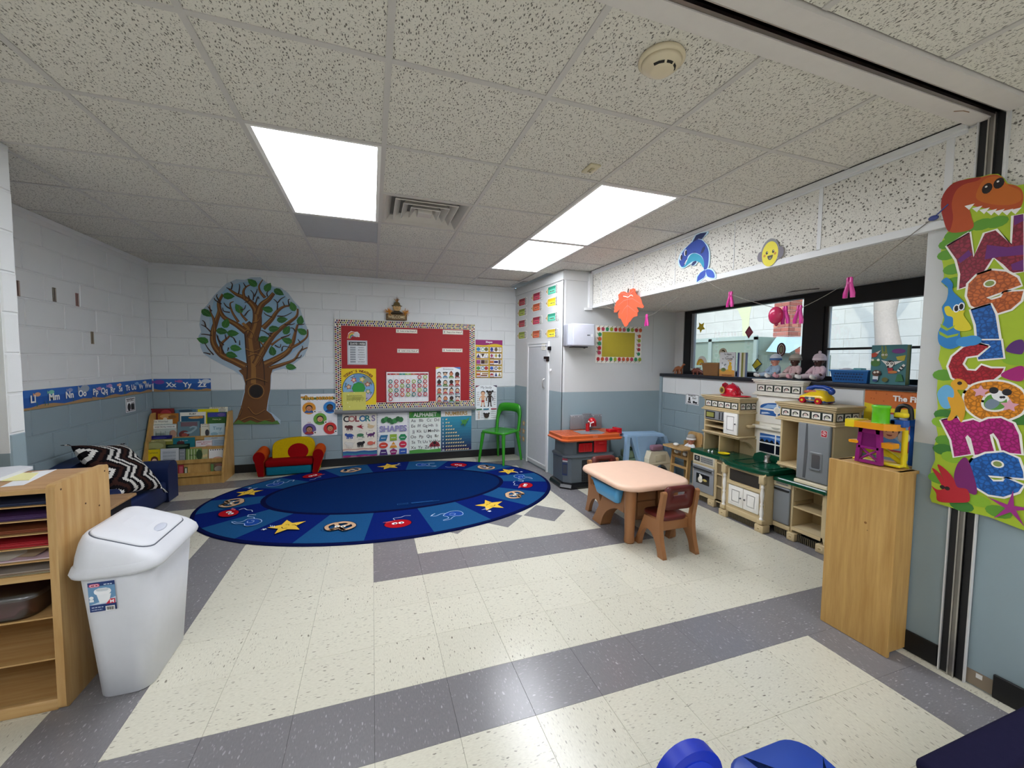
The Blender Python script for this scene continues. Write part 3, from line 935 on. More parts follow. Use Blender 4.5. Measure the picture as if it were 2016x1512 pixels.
# ================================================================ things on the back wall
BW = ('y', 3.083, -1)
rnd = random.Random(3)
def scribble(A, x0, x1, y, h, col, n=None, gap=.3):
    """a line of print too small to read"""
    x = x0
    while x < x1:
        w = h * rnd.uniform(.9, 2.6)
        A.rect(x, y, min(x + w, x1), y + h, col); x += w + h * gap * 2
def kid(A, x, y, r, skin, hair, shirt, style=0):
    A.poly(circ(x, y - r * 1.55, r * 1.15, r * .8, 12, 0, 180), shirt)
    if style == 1:
        A.circ(x - r * .95, y + r * .85, r * .38, hair, n=10); A.circ(x + r * .95, y + r * .85, r * .38, hair, n=10)
    if style == 2: A.circ(x, y + r * 1.3, r * .42, hair, n=10)
    A.circ(x, y + r * .18, r * 1.06, hair, n=16)
    if style == 3: A.circ(x, y - r * .1, r * 1.15, hair, n=16)
    A.circ(x, y - r * .12, r * .86, skin, n=16)
    for s in (-1, 1): A.circ(x + s * r * .34, y - r * .02, r * .11, '#1c120c', n=8)
    A.poly(circ(x, y - r * .42, r * .3, r * .2, 8, 180, 360), '#7d2a24')

# ---- paper tree
def tree_draw():
    t3 = lambda *a: a
    BARK, DARK, LIGHT = '#6b421c', '#3a2210', '#96682f'
    O = (0, 3.083, 0)
    outline = [(-1.568,.609),(-1.527,.711),(-1.505,.858),(-1.469,1.004),(-1.460,1.100),(-1.484,1.181),(-1.570,1.254),(-1.692,1.326),(-1.799,1.397),(-1.870,1.453),(-1.897,1.523),(-1.906,1.636),(-1.917,1.650),(-1.886,1.707),(-1.901,1.791),(-1.886,1.890),(-1.867,1.961),(-1.811,2.034),(-1.748,2.136),(-1.692,2.203),(-1.617,2.286),(-1.517,2.342),(-1.430,2.342),(-1.366,2.375),(-1.264,2.385),(-1.201,2.329),(-1.124,2.283),(-1.046,2.274),(-.968,2.212),(-.903,2.112),(-.850,2.055),(-.818,1.952),(-.779,1.833),(-.746,1.743),(-.744,1.622),(-.764,1.530),(-.807,1.438),(-.876,1.376),(-.931,1.330),(-.892,1.270),(-.946,1.255),(-1.040,1.277),(-1.133,1.254),(-1.174,1.225),(-1.176,1.135),(-1.192,1.000),(-1.215,.850),(-1.223,.753),(-1.171,.721),(-1.087,.634),(-1.088,.581)]
    t = thing('paper_tree', 'tall brown paper tree with green leaves on the white block wall', 'wall decoration', (-1.35, 3.083, .6))
    mb = MB().prism(outline, lambda u, v, d: (u, 3.083 - d, v), .0005, .002, '#a9bccb')
    obj('paper_backing', mb, 'paper', t)
    A = Art((0, 3.083, 0), (1, 0, 0), (0, 0, 1), (0, -1, 0), z0=.0024, step=.00012)
    sky = [(-1.797,1.880),(-1.750,2.080),(-1.606,2.244),(-1.480,2.309),(-1.265,2.339),(-1.034,2.223),(-.904,2.038),(-.814,1.801),(-.804,1.590),(-1.024,1.405),(-1.172,1.314),(-1.441,1.371),(-1.541,1.400),(-1.712,1.484),(-1.804,1.653)]
    A.poly(sky, '#8fb3cc')
    trunk = [(-1.593,.613),(-1.547,.682),(-1.506,.813),(-1.463,.990),(-1.454,1.093),(-1.477,1.196),(-1.520,1.254),(-1.417,1.313),(-1.338,1.402),(-1.262,1.373),(-1.211,1.314),(-1.159,1.269),(-1.181,1.195),(-1.191,1.015),(-1.221,.866),(-1.236,.761),(-1.185,.714),(-1.121,.593)]
    A.poly(trunk, BARK)
    def br(pts, w0, w1, col=BARK, light=True):
        P = curve(pts, 5)
        A.line(P, w0 * 1.12, DARK, w1 * 1.3); A.line(P, w0, col, w1)
        if light: A.line([(x - w0 * .12, y + w0 * .1) for x, y in P], w0 * .3, LIGHT, w1 * .3)
    limbs = [
        ([(-1.346,1.077),(-1.341,1.299),(-1.361,1.519),(-1.382,1.723),(-1.443,1.808)], .20, .10),
        ([(-1.443,1.298),(-1.567,1.370),(-1.688,1.441),(-1.764,1.569),(-1.766,1.711),(-1.732,1.840),(-1.699,1.955),(-1.702,2.054),(-1.657,2.156)], .085, .02),
        ([(-1.432,1.722),(-1.531,1.805),(-1.652,1.886),(-1.692,1.984),(-1.693,2.069)], .07, .018),
        ([(-1.371,1.636),(-1.316,1.813),(-1.312,1.959),(-1.349,2.044),(-1.435,2.126),(-1.521,2.164),(-1.594,2.223)], .12, .014),
        ([(-1.300,1.930),(-1.259,2.049),(-1.180,2.126),(-1.126,2.203)], .075, .03),
        ([(-1.435,2.112),(-1.446,2.197),(-1.419,2.256),(-1.368,2.288)], .035, .008),
        ([(-1.253,1.771),(-1.159,1.878),(-1.091,1.984),(-1.011,2.047),(-.917,2.059)], .06, .012),
        ([(-1.340,1.328),(-1.259,1.491),(-1.164,1.656),(-1.070,1.763),(-.961,1.856),(-.879,1.934),(-.864,2.025)], .085, .012),
        ([(-1.237,1.329),(-1.104,1.404),(-.982,1.496),(-.926,1.617),(-.896,1.738),(-.868,1.830)], .085, .014),
        ([(-.941,1.542),(-.845,1.604),(-.768,1.682),(-.759,1.773)], .035, .01),
        ([(-1.185,1.284),(-1.052,1.330),(-.917,1.391),(-.847,1.498),(-.763,1.545)], .05, .008),
        ([(-1.166,1.567),(-1.072,1.644),(-.965,1.691)], .03, .006),
        ([(-1.694,1.456),(-1.685,1.571),(-1.609,1.659),(-1.595,1.731)], .04, .008),
        ([(-1.748,1.712),(-1.756,1.853),(-1.784,1.937),(-1.793,2.021)], .035, .006),
        ([(-1.505,1.835),(-1.564,1.947),(-1.586,2.046),(-1.548,2.077)], .03, .006),
        ([(-1.417,1.853),(-1.477,1.937),(-1.488,2.023)], .03, .006),
        ([(-1.218,2.139),(-1.268,2.208),(-1.279,2.280),(-1.239,2.355)], .035, .007)]
    for P, a, b in limbs: br(P, a * .92, b)
    tw = [([(-1.663,1.456),(-1.720,1.627),(-1.730,1.684)]), ([(-1.779,1.668),(-1.851,1.680),(-1.887,1.679)]), ([(-1.790,1.710),(-1.837,1.765),(-1.883,1.792)]), ([(-1.837,1.765),(-1.847,1.821),(-1.870,1.842)]), ([(-1.768,1.440),(-1.820,1.511),(-1.854,1.581)]), ([(-1.798,1.447),(-1.845,1.461),(-1.869,1.467)]), ([(-1.672,2.041),(-1.732,2.081),(-1.743,2.108)]), ([(-1.771,1.952),(-1.812,2.006)]), ([(-1.690,2.069),(-1.718,2.124),(-1.711,2.152)]), ([(-1.582,2.217),(-1.618,2.236)]), ([(-1.569,2.218),(-1.556,2.276),(-1.573,2.303)]), ([(-1.496,2.165),(-1.482,2.252),(-1.487,2.287)]), ([(-1.419,2.256),(-1.443,2.305)]), ([(-1.396,2.157),(-1.385,2.100),(-1.436,2.068)]), ([(-1.347,2.102),(-1.339,2.175),(-1.370,2.224)]), ([(-1.333,2.146),(-1.307,2.206),(-1.299,2.243)]), ([(-1.323,2.060),(-1.295,2.149),(-1.283,2.120)]), ([(-1.192,2.155),(-1.198,2.198),(-1.178,2.229)]), ([(-1.091,1.999),(-1.089,2.087),(-1.128,2.129)]), ([(-1.083,2.088),(-1.049,2.134),(-1.002,2.166)]), ([(-1.011,2.054),(-1.030,2.105)]), ([(-.957,2.057),(-.969,2.123),(-.949,2.139)]), ([(-1.146,1.908),(-1.210,1.934),(-1.235,1.962)]), ([(-1.093,1.925),(-1.013,1.928),(-.932,1.976)]), ([(-1.015,1.824),(-.935,1.827),(-.901,1.843)]), ([(-1.164,1.671),(-1.228,1.728),(-1.279,1.748)]), ([(-1.176,1.700),(-1.150,1.716),(-1.215,1.706)]), ([(-1.059,1.659),(-.978,1.691),(-.951,1.714)]), ([(-1.127,1.568),(-1.074,1.539),(-1.060,1.584)]), ([(-1.049,1.495),(-1.034,1.555),(-.954,1.541)]), ([(-.896,1.738),(-.923,1.783),(-.963,1.781)]), ([(-.868,1.830),(-.820,1.831),(-.792,1.840)]), ([(-.847,1.498),(-.818,1.544),(-.825,1.567)]), ([(-.903,1.406),(-.848,1.422),(-.834,1.453)]), ([(-.845,1.604),(-.871,1.649)]), ([(-1.661,1.557),(-1.708,1.613),(-1.719,1.670)]), ([(-1.634,1.629),(-1.645,1.686)]), ([(-1.612,1.529),(-1.626,1.485)]), ([(-1.536,1.588),(-1.560,1.645),(-1.596,1.659)]), ([(-1.499,1.560),(-1.498,1.618)]), ([(-1.589,1.946),(-1.650,1.957),(-1.661,1.999)]), ([(-1.582,1.989),(-1.624,2.016),(-1.647,2.057)]), ([(-1.476,1.980),(-1.438,1.996),(-1.425,2.040)]), ([(-1.440,1.910),(-1.401,1.969),(-1.375,1.985)])]
    for P in tw: A.line(curve(P, 3), .016, '#3b2416', .007)
    # bark lines
    for P in ([(-1.445,1.721),(-1.406,1.751),(-1.357,1.709),(-1.333,1.608)], [(-1.282,1.609),(-1.232,1.521),(-1.287,1.402),(-1.340,1.313)], [(-1.521,.710),(-1.494,.784),(-1.505,.828)], [(-1.429,.811),(-1.354,.720),(-1.249,.776)], [(-1.447,1.137),(-1.344,1.166),(-1.215,1.120)], [(-1.437,1.518),(-1.362,1.490),(-1.284,1.520)], [(-1.414,1.430),(-1.337,1.461),(-1.273,1.432)], [(-1.353,1.841),(-1.302,1.857),(-1.275,1.902)], [(-1.510,.651),(-1.407,.692),(-1.304,.643),(-1.186,.653)], [(-1.157,1.359),(-1.050,1.420),(-.954,1.526)]):
        A.line(curve(P, 5), .012, LIGHT, .005); A.line([(x, y - .012) for x, y in curve(P, 5)], .008, DARK, .004)
    h = [(-1.339,1.002)]
    A.circ(h[0][0], h[0][1], .088, LIGHT, .095); A.circ(h[0][0], h[0][1], .078, DARK, .085); A.circ(h[0][0], h[0][1] , .066, '#120b07', .074)
    gr = [(-1.593,.610),(-1.535,.659),(-1.472,.620),(-1.408,.647),(-1.331,.614),(-1.252,.641),(-1.174,.615),(-1.120,.636),(-1.088,.586)]
    A.poly(gr, '#4f7a34')
    A.done('print', t)
    lv = [(-1.349,2.311),(-1.187,2.269),(-1.071,2.218),(-1.599,2.138),(-1.498,1.996),(-1.826,1.928),(-1.196,2.001),(-.920,2.049),(-1.041,1.882),(-.839,1.883),(-1.635,1.815),(-1.133,1.768),(-.993,1.755),(-.822,1.744),(-1.677,1.721),(-1.568,1.700),(-1.871,1.609),(-1.249,1.639),(-.990,1.626),(-1.542,1.523),(-1.154,1.496),(-1.587,1.440),(-.956,1.300)]
    an = [140, 60, -30, 0, 120, -40, 170, 110, 10, 80, 70, 10, 60, 150, -10, 0, 160, 20, 160, -10, 100, -15, -10]
    B = MB()
    for k, ((x, z), a) in enumerate(zip(lv, an)):
        pts = [(-.062, 0), (-.045, .03), (-.01, .043), (.03, .03), (.068, 0), (.03, -.03), (-.01, -.043), (-.045, -.03)]
        c, s = math.cos(R(a)), math.sin(R(a))
        q = [(x + .95 * (u * c - v * s), z + .95 * (u * s + v * c)) for u, v in pts]
        lf = MB().prism(q, lambda u, v, d: (u, 3.083 - d, v), .0072, .0082, ('#2f6b2c', '#37742f', '#2a6128')[k % 3])
        lf.poly([(x + u * c, 3.083 - .0085, z + u * s) if True else 0 for u in (-.05, .05)] + [(x + .05 * c - .003 * s, 3.0745, z + .05 * s + .003 * c), (x - .05 * c - .003 * s, 3.0745, z - .05 * s + .003 * c)], '#5d8f45')
        obj('leaf', lf, 'paper', t)
tree_draw()

# ---- undersea alphabet strips
def strip(letters, fish):
    def draw(A, w, h):
        A.rect(0, 0, w, h, '#1f55a3'); A.rect(0, h * .62, w, h, '#2b66b4')
        sand = [(0, 0)] + [(w, 0)] + [(w * (1 - k / 12), h * (.16 + .07 * math.sin(k * 1.7))) for k in range(13)]
        A.poly(sand, '#a5855a')
        for k in range(int(w / .14)):
            x = rnd.uniform(.03, w - .03)
            A.line([(x, h * .12), (x + .006, h * .25), (x - .004, h * .36)], .008, '#2f6a4a', .003)
        for fx, fy, c, s in fish:
            A.poly(circ(fx * w, fy * h, .03 * s, .016 * s, 12), c); A.poly([(fx * w - .025 * s, fy * h), (fx * w - .045 * s, fy * h + .015 * s), (fx * w - .045 * s, fy * h - .015 * s)], c)
        for x, l in letters: A.text(l, x, h * .36, h * .36, '#f2f3f0', bold=.03)
    return draw
LL = [(1.267,1.156),(3.050,1.154)]
def ly(px): return px
let = [(1.337,1.086),(1.550,1.078),(1.722,1.092),(1.878,1.083),(2.057,1.096),(2.182,1.091),(2.317,1.096),(2.443,1.097),(2.568,1.099),(2.680,1.097),(2.819,1.093),(2.967,1.090)]
names_ = ['Ll', 'Mm', 'Nn', 'Oo', 'Pp', 'Qq', 'Rr', 'Ss', 'Tt', 'Uu', 'Vv', 'Ww']
LWP = ('x', XL + .0075, 1)
y0_, ym, y1_ = .62, 2.013, 3.07
poster('alphabet_strip', 'blue undersea alphabet strip with the letters from Ll to Oo', 'wall strip', LWP, y0_, 1.013, ym, 1.158, '#2358a6',
       strip([(p[0] - y0_, n) for p, n in zip(let[:4], names_[:4])] + [(.18, 'Jj'), (.42, 'Kk')], [(.55, .75, '#d9a27a', 1), (.65, .8, '#7fc4b0', 1), (.8, .8, '#8b98c0', 1), (.93, .8, '#9aa6b5', 2)]), group='alphabet strips along the walls')
poster('alphabet_strip', 'blue undersea alphabet strip running from Pp to Ww into the corner', 'wall strip', LWP, ym + .002, 1.013, y1_, 1.158, '#2358a6',
       strip([(p[0] - ym, n) for p, n in zip(let[4:], names_[4:])], [(.1, .7, '#c990b4', 1), (.25, .8, '#b58fc4', 1.2), (.4, .8, '#e6b59b', 1), (.7, .78, '#7aa9d6', 1), (.85, .8, '#e4d3b4', 1)]), group='alphabet strips along the walls')
poster('alphabet_strip', 'short blue undersea alphabet strip reading Xx Yy Zz', 'wall strip', BW, -2.36, 1.012, -1.808, 1.158, '#2358a6',
       strip([(.165, 'Xx'), (.32, 'Yy'), (.465, 'Zz')], [(.1, .75, '#7a4a9c', 1.6), (.45, .8, '#a35b9c', 1), (.92, .8, '#c9d3de', 1.6)]), group='alphabet strips along the walls')
def books_sign(A, w, h):
    A.frame(.008, .008, w - .008, h - .008, .006, '#1a1a1e')
    A.text('BOOKS', w / 2, h * .74, h * .17, '#15151a', w * .8, .03)
    A.poly(circ(w * .33, h * .36, w * .17, h * .27, 14), '#17171c'); A.rect(w * .52, h * .13, w * .88, h * .55, '#17171c'); A.rect(w * .6, h * .5, w * .68, h * .64, '#17171c'); A.rect(w * .75, h * .5, w * .82, h * .66, '#17171c')
poster('books_sign', 'small black and white BOOKS sign on the blue block wall', 'sign', LWP, 2.533, .838, 2.71, .985, '#eef0f2', books_sign)
for k, (y, z, l, c) in enumerate(((1.262, 1.888, 'short wooden strip on the white wall right beside the bright block edge', '#8a6f63'), (1.618, 1.895, 'short greyish wooden strip on the white wall, taller of the upper ones', '#7a7468'), (1.883, 1.891, 'short reddish wooden strip on the white wall, on the corner side', '#8a6660'), (2.059, 1.576, 'short wooden strip on the white wall, lowest of the four strips', '#82735c'))):
    mb = MB().rbox(XL + .0065, XL + .014, y - .017, y + .017, z - .055, z + .055, c, .002, 1)
    mb.box(XL + .014, XL + .0145, y - .008, y - .002, z - .05, z + .05, '#4a4036').box(XL + .014, XL + .0145, y + .006, y + .01, z - .05, z + .05, '#c9c0b0')
    tag(obj('wooden_strip', mb, 'wicker'), l, 'strip', 'wooden strips on the wall')

# ---- five senses poster
def senses(A, w, h):
    A.rect(.02, h - .075, w - .02, h - .045, '#5b7a3a'); A.rect(.0, h - .03, w * .1, h - .055, '#c98a2a')
    A.text('five senses', w / 2, h - .075, .055, '#3a2c10', w * .9, .05); A.text('five senses', w / 2 , h - .073, .054, '#e0a52c', w * .88, .02)
    for cx, cy, c, sk, sh in ((.22, .66, '#e0962c', '#c98a64', '#2f5da0'), (.8, .67, '#2f86d0', '#5a3d2e', '#1c3d7a'), (.52, .4, '#6aa53a', '#d9a27c', '#3f7a3a'), (.22, .16, '#6a5a9a', '#b57f5c', '#a3302c'), (.8, .17, '#cc2f2c', '#c08a66', '#c9302c')):
        x, y = cx * w, cy * h; r = w * .185
        A.circ(x, y, r, c, n=24)
        A.poly(circ(x, y - r * .75, r * .7, r * .5, 14, 0, 180), sh); A.circ(x, y + r * .05, r * .52, '#1d1714', n=16); A.circ(x, y - r * .05, r * .42, sk, n=16)
        for s in (-1, 1): A.circ(x + s * r * .16, y, r * .05, '#20140f', n=6)
        A.poly(circ(x, y - r * .2, r * .16, r * .1, 8, 180, 360), '#8a2c28')
        A.circ(x + r * .85, y - r * .55, r * .26, '#f4f0ea', n=12); A.circ(x + r * .85, y - r * .55, r * .12, '#3a3a44', n=10)
        A.text('sense', x, y + r * 1.12, .012, '#b5382c')
poster('five_senses_poster', 'white five senses poster with five round photos beside the red board', 'poster', BW, -.853, .417, -.433, .957, '#eff1f3', senses)

# ---- bulletin board
bx0, bx1, bz0, bz1 = -.444, 1.392, .751, 1.913
bb = thing('bulletin_board', 'large red bulletin board with a polka dot border and grey tray', 'board', (.47, 3.083, bz0))
obj('backing', MB().box(bx0, bx1, 3.06, 3.0825, bz0, bz1, '#a5151d'), 'paper', bb)
A = Art((bx0, 3.06, bz0), (1, 0, 0), (0, 0, 1), (0, -1, 0), z0=.0006, step=0)
w, h = bx1 - bx0, bz1 - bz0; bw_ = .078
for r in ((0, 0, w, bw_), (0, h - bw_, w, h), (0, bw_, bw_ * .95, h - bw_), (w - bw_ * .95, bw_, w, h - bw_)): A.rect(*r, '#f1ead9')
# scalloped inner edge
A.z = .0009
dots = ['#8e2a2c', '#2b2a56', '#8a8a3c', '#17161c', '#b59a55', '#4a3a70', '#8a8a3c', '#2b2a56']
n = 0
s = .0285
for row in range(3):
    for along in range(int(w / s) + 1):
        for yb in (0, h - bw_):
            x, y = s * (along + .5 * (row % 2)) , yb + .013 + row * s * .88
            if x < w - .008 and x > .008:
                A.circ(x, y, .012, dots[(along * 3 + row * 5 + (along // 4)) % 8], n=10); n += 1
    for along in range(int((h - 2 * bw_) / s) + 1):
        for xb in (0, w - bw_ * .95):
            x, y = xb + .011 + row * s * .88, bw_ + .012 + s * (along + .5 * (row % 2))
            if y < h - bw_ - .006: A.circ(x, y, .012, dots[(along * 5 + row * 3 + (along // 3)) % 8], n=10)
A.done('dotted_border_print', bb)
mb = MB()
mb.box(bx0 - .004, bx0, 3.062, 3.0825, bz0 - .05, bz1 + .004, '#b5b1a8').box(bx1, bx1 + .004, 3.062, 3.0825, bz0 - .05, bz1 + .004, '#b5b1a8').box(bx0, bx1, 3.062, 3.0825, bz1, bz1 + .004, '#b5b1a8')
obj('frame', mb, 'satin', bb)
mb = MB().prism([(3.0825, bz0), (3.0825, bz0 - .062), (3.06, bz0 - .062), (3.0, bz0 - .045), (2.992, bz0 - .02), (2.996, bz0 - .018), (3.004, bz0 - .038), (3.05, bz0 - .045), (3.06, bz0)], FX, bx0 - .012, bx1 + .012, '#8b8d8e')
obj('chalk_tray', mb, 'satin', bb)
BD = ('y', 3.0585, -1)
def rainbow(A, w, h):
    for k, c in enumerate(('#d2542c', '#e89a2c', '#e0cf4a', '#5b9a4a', '#4a6aa8')):
        A.poly(circ(w * .42, h * .1, w * (.38 - .055 * k), h * (.78 - .11 * k), 14, 20, 190) + circ(w * .42, h * .1, w * (.33 - .055 * k), h * (.68 - .11 * k), 14, 190, 20), c)
    for x, y, r in ((.62, .52, .2), (.75, .6, .22), (.88, .5, .17), (.74, .42, .2)): A.circ(x * w, y * h, r * h * 1.1, '#d6cfd2', n=14)
ro = circ(.062, .01, .066, .085, 14, 10, 190) + [(.0, -.004), (.03, -.006), (.07, .02)]
poster('rainbow_cutout', 'little rainbow and cloud cutout on the red bulletin board', 'cutout', BD, -.297, 1.672, -.145, 1.768, '#efe6dc', rainbow, outline=[(.0, 0), (.04, 0), (.06, .03), (.15, .02), (.152, .06), (.125, .09), (.09, .085), (.05, .096), (.015, .07)])
def days(A, w, h):
    A.frame(.006, .006, w - .006, h - .006, .003, '#40464e')
    for k in range(26):
        A.rect(.008 + k * (w - .016) / 26, h - .012, .008 + (k + .5) * (w - .016) / 26, h - .006, '#40464e')
    A.rect(.018, h - .065, w - .018, h - .02, '#1b1c20'); A.text('DAYS', w * .32, h - .056, .024, '#f1f1ef', w * .36, .02); A.text('of the', w * .55, h - .05, .012, '#f1f1ef'); A.text('WEEK', w * .77, h - .056, .024, '#f1f1ef', w * .3, .02)
    for k, d in enumerate(('SUNDAY', 'MONDAY', 'TUESDAY', 'WEDNESDAY', 'THURSDAY', 'FRIDAY', 'SATURDAY')):
        y = h - .098 - k * .031
        A.rect(.034, y - .004, .034 + .066, y + .016, '#9aa0a6'); A.text(d, w * .7, y, .012, '#34383e', w * .38, .01)
poster('days_chart', 'white DAYS of the WEEK chart with grey bars on the red board', 'chart', BD, -.297, 1.333, -.053, 1.648, '#e2e6ea', days)
def weather(A, w, h):
    cx, cy, r = w * .49, h * .46, w * .465
    A.circ(cx, cy, r, '#1d2c5c', n=40)
    segs = ['#86b7d8', '#9fc3de', '#6c9cc8', '#8a9a94', '#7fb0dc', '#b9b4d4', '#d9a24a', '#8f86b8']
    for k, c in enumerate(segs):
        A.poly([(cx, cy)] + circ(cx, cy, r * .965, None, 8, 200 - 45 * k, 155 - 45 * k), c)
    A.circ(cx, cy, r * .42, '#1f5c2c', n=8); A.circ(cx, cy, r * .4, '#2f9a42', n=8)
    for a, c in ((170, '#b06a4a'), (118, '#c94a5a'), (70, '#e0d23a'), (25, '#b5553a'), (-20, '#7aa05a')):
        x, y = cx + r * .62 * math.cos(R(a)), cy + r * .62 * math.sin(R(a))
        A.poly(star(x, y, r * .2, .55, 5, a), c); A.circ(x, y, r * .09, '#e8c9a8', n=10)
    for a, s in ((165, 'cloudy'), (115, 'foggy'), (66, 'rainy'), (22, 'cold'), (-24, 'hot'), (-60, 'windy')):
        A.text(s, cx + r * .8 * math.cos(R(a)), cy + r * .8 * math.sin(R(a)), .017, '#1a1a1e', None, .02, rot=a - 90)
    n = "TODAY'S WEATHER"
    for k, ch in enumerate(n):
        if ch == ' ': continue
        a = 137 - k * (94 / (len(n) - 1))
        A.text(ch, cx + r * 1.07 * math.cos(R(a)), cy + r * 1.07 * math.sin(R(a)), .03, '#7a3a14', None, .03, rot=a - 90)
poster('weather_chart', "yellow TODAY'S WEATHER wheel chart in the red board's bottom corner", 'chart', BD, -.375, .803, .053, 1.281, '#f2d21c', weather)
def notes(A, w, h):
    for k in range(4):
        scribble(A, .05, w * rnd.uniform(.5, .95), h - .05 - k * .018, .006, '#6d6a2a')
    for k in range(9):
        x = w * .42 + k * w * .06
        A.rect(x, h * rnd.uniform(.45, .6), x + .004, h * .72, '#8a862f')
    for x, y in ((.25, .86), (.22, .42), (.3, .2), (.5, .97)): A.circ(w * x, h * y, .006, '#f2f0b8', n=8)
poster('yellow_sheet', "pale yellow sheet in a sleeve hung over the TODAY'S WEATHER chart", 'paper', ('y', 3.05, -1), -.363, .738, -.078, .976, '#d9d56a', notes)
def calendar(A, w, h):
    A.rect(.006, .006, w - .006, h - .006, '#c7323a'); A.rect(.012, .012, w - .012, h - .012, '#f3f4f5')
    x0, x1, y1 = .025, w - .02, h - .028
    cw = (x1 - x0) / 7
    cols = ['#b5333a', '#c2604a', '#2c8a7a', '#8fb04a', '#c2604a', '#b5333a', '#a8323a']
    for k, (c, s) in enumerate(zip(cols, ('Sun', 'Mon', 'Tue', 'Wed', 'Thu', 'Fri', 'Sat'))):
        A.rect(x0 + k * cw, y1 - .022, x0 + (k + 1) * cw, y1, c); A.text(s, x0 + (k + .5) * cw, y1 - .016, .009, '#f6e9e4')
    rh = (y1 - .022 - .03) / 6
    for k in range(8): A.rect(x0 + k * cw - .0008, .03, x0 + k * cw + .0008, y1 - .02, '#b9bcc2')
    for k in range(7): A.rect(x0, .03 + k * rh - .0008, x1, .03 + k * rh + .0008, '#b9bcc2')
    pal = ['#b8283a', '#8fb23c', '#1f7f78', '#c03048', '#b0283a', '#d0543a', '#8fb23c', '#1f7f78', '#b8283a', '#b8283a', '#d0543a', '#8fb23c', '#1f7f78', '#c03048', '#b0283a', '#d0543a', '#8fb23c', '#1f7f78', '#b8284a', '#b8283a', '#d0543a', '#8fb23c', '#1f7f78', '#c03048', '#a8283a', '#d0543a', '#8fb23c', '#1f7f78', '#b8284a', '#b8283a', '#b8343a']
    for d in range(31):
        c = (d + 5) % 7; r = (d + 5) // 7
        x, y = x0 + (c + .5) * cw, y1 - .022 - (r + .5) * rh
        A.poly([(x + (.029 if q % 2 else .0255) * math.cos(R(q * 12.857)), y + (.029 if q % 2 else .0255) * math.sin(R(q * 12.857))) for q in range(28)], pal[d])
        A.circ(x, y, .016, '#f6f2ec', n=12); A.text(str(d + 1), x, y - .0075, .015, '#7c1f2c', .024, .025)
poster('calendar_chart', 'white monthly calendar chart with round coloured day stickers', 'calendar', BD, .172, .816, .752, 1.247, '#3a1f24', calendar)
def emotions(A, w, h):
    A.poly([(0, h), (w * .25, h), (0, h - .03)], '#e0c23a'); A.poly([(w, h), (w * .72, h), (w, h - .035)], '#4a7fc2')
    A.text('Emotions', w / 2, h - .04, .026, '#5c6670', w * .62, .0)
    sk = ['#f0dccb', '#e3bf9c', '#d9966a', '#3a2419']; hr = ['#1b1414', '#241a16', '#8a3a1c', '#17110f']; sh = ['#b5383a', '#2c7ab0', '#5a8a2c', '#b5303a']
    for r in range(4):
        for c in range(4):
            k = (c + r * 3 + (r * c) % 3) % 4
            x = w * (.13 + .245 * c); y = h - .098 - r * .113
            kid(A, x, y, .026, sk[k], hr[k], sh[(k + r) % 4], (c + 2 * r) % 4)
            A.rect(x - .034, y - .058, x + .034, y - .043, ('#8c2f34', '#2f6f8c', '#5a7f2c', '#8c5a2f')[(c + r) % 4]); A.rect(x - .02, y - .053, x + .02, y - .048, '#f1e9e2')
poster('emotions_chart', 'white Emotions chart with sixteen cartoon children on the red board', 'chart', BD, .841, .818, 1.187, 1.305, '#eef3f5', emotions)
def label_strip(s, c):
    def draw(A, w, h):
        A.frame(.004, .004, w - .004, h - .004, .002, c); A.text(s, w * .52, h * .34, h * .32, '#2a2622', w * .66, .015)
        A.rect(w * .07, h * .25, w * .1, h * .75, '#3a3a3a'); A.poly([(w * .88, h * .3), (w * .95, h * .7), (w * .92, h * .75), (w * .86, h * .35)], '#5a4a3a')
    return draw
for (a, b, c_, d), s, l, fc in (((.312, 1.762, .59, 1.813), 'Color of the Week', 'cream Color of the Week strip on the upper red board', '#b08a4a'), ((.938, 1.763, 1.222, 1.824), 'Shape of the Week', 'white Shape of the Week strip in the red board corner', '#40464e'), ((.326, 1.496, .61, 1.55), 'Letter of the Week', 'white Letter of the Week strip midway down the red board', '#40464e'), ((.93, 1.516, 1.216, 1.566), 'Number of the Week', 'white Number of the Week strip above the Emotions chart', '#a04a3a')):
    poster('title_strip', l, 'label', BD, a, b, c_, d, '#f1ebde', label_strip(s, fc), group='title strips on the red board')

# ---- scarecrow welcome sign
t = thing('scarecrow_sign', 'straw scarecrow with a small WELCOME plank above the red board', 'wall decoration', (.32, 3.083, 1.92))
sx_, sz_ = .32, 1.929
obj('plank', MB().rbox(sx_ - .135, sx_ + .135, 3.045, 3.06, sz_ + .0, sz_ + .085, '#6d5330', .006, 1, Matrix.Rotation(0, 4, 'X')), 'wicker', t)
A = Art((sx_, 3.045, sz_ + .04), (1, 0, 0), (0, 0, 1), (0, -1, 0)); A.text('WELCOME', 0, -.015, .036, '#d9c9a0', .22, .02); A.done('lettering', t)
obj('head', MB().ell((sx_ + .005, 3.05, sz_ + .165), (.052, .03, .05), '#d8b47e'), 'fabric', t)
A = Art((sx_ + .005, 3.0195, sz_ + .165), (1, 0, 0), (0, 0, 1), (0, -1, 0)); [A.circ(q * .016, .01, .005, '#20150d', n=8) for q in (-1, 1)]; A.line([(-.018, -.012), (0, -.02), (.018, -.012)], .003, '#5a2a1a'); A.circ(0, -.002, .005, '#c46a3a', n=8); A.done('face_print', t)
obj('collar', MB().lathe([(.02, .1), (.075, .085), (.08, .095), (.03, .125)], (sx_ + .005, 3.05, sz_ + .0), '#4a4238', 16, 1, .4), 'fabric', t)
obj('hat', MB().lathe([(.066, .185), (.07, .19), (.045, .2), (.036, .23), (.006, .25)], (sx_ + .005, 3.05, sz_), '#6b5a34', 16, 1, .55), 'wicker', t)
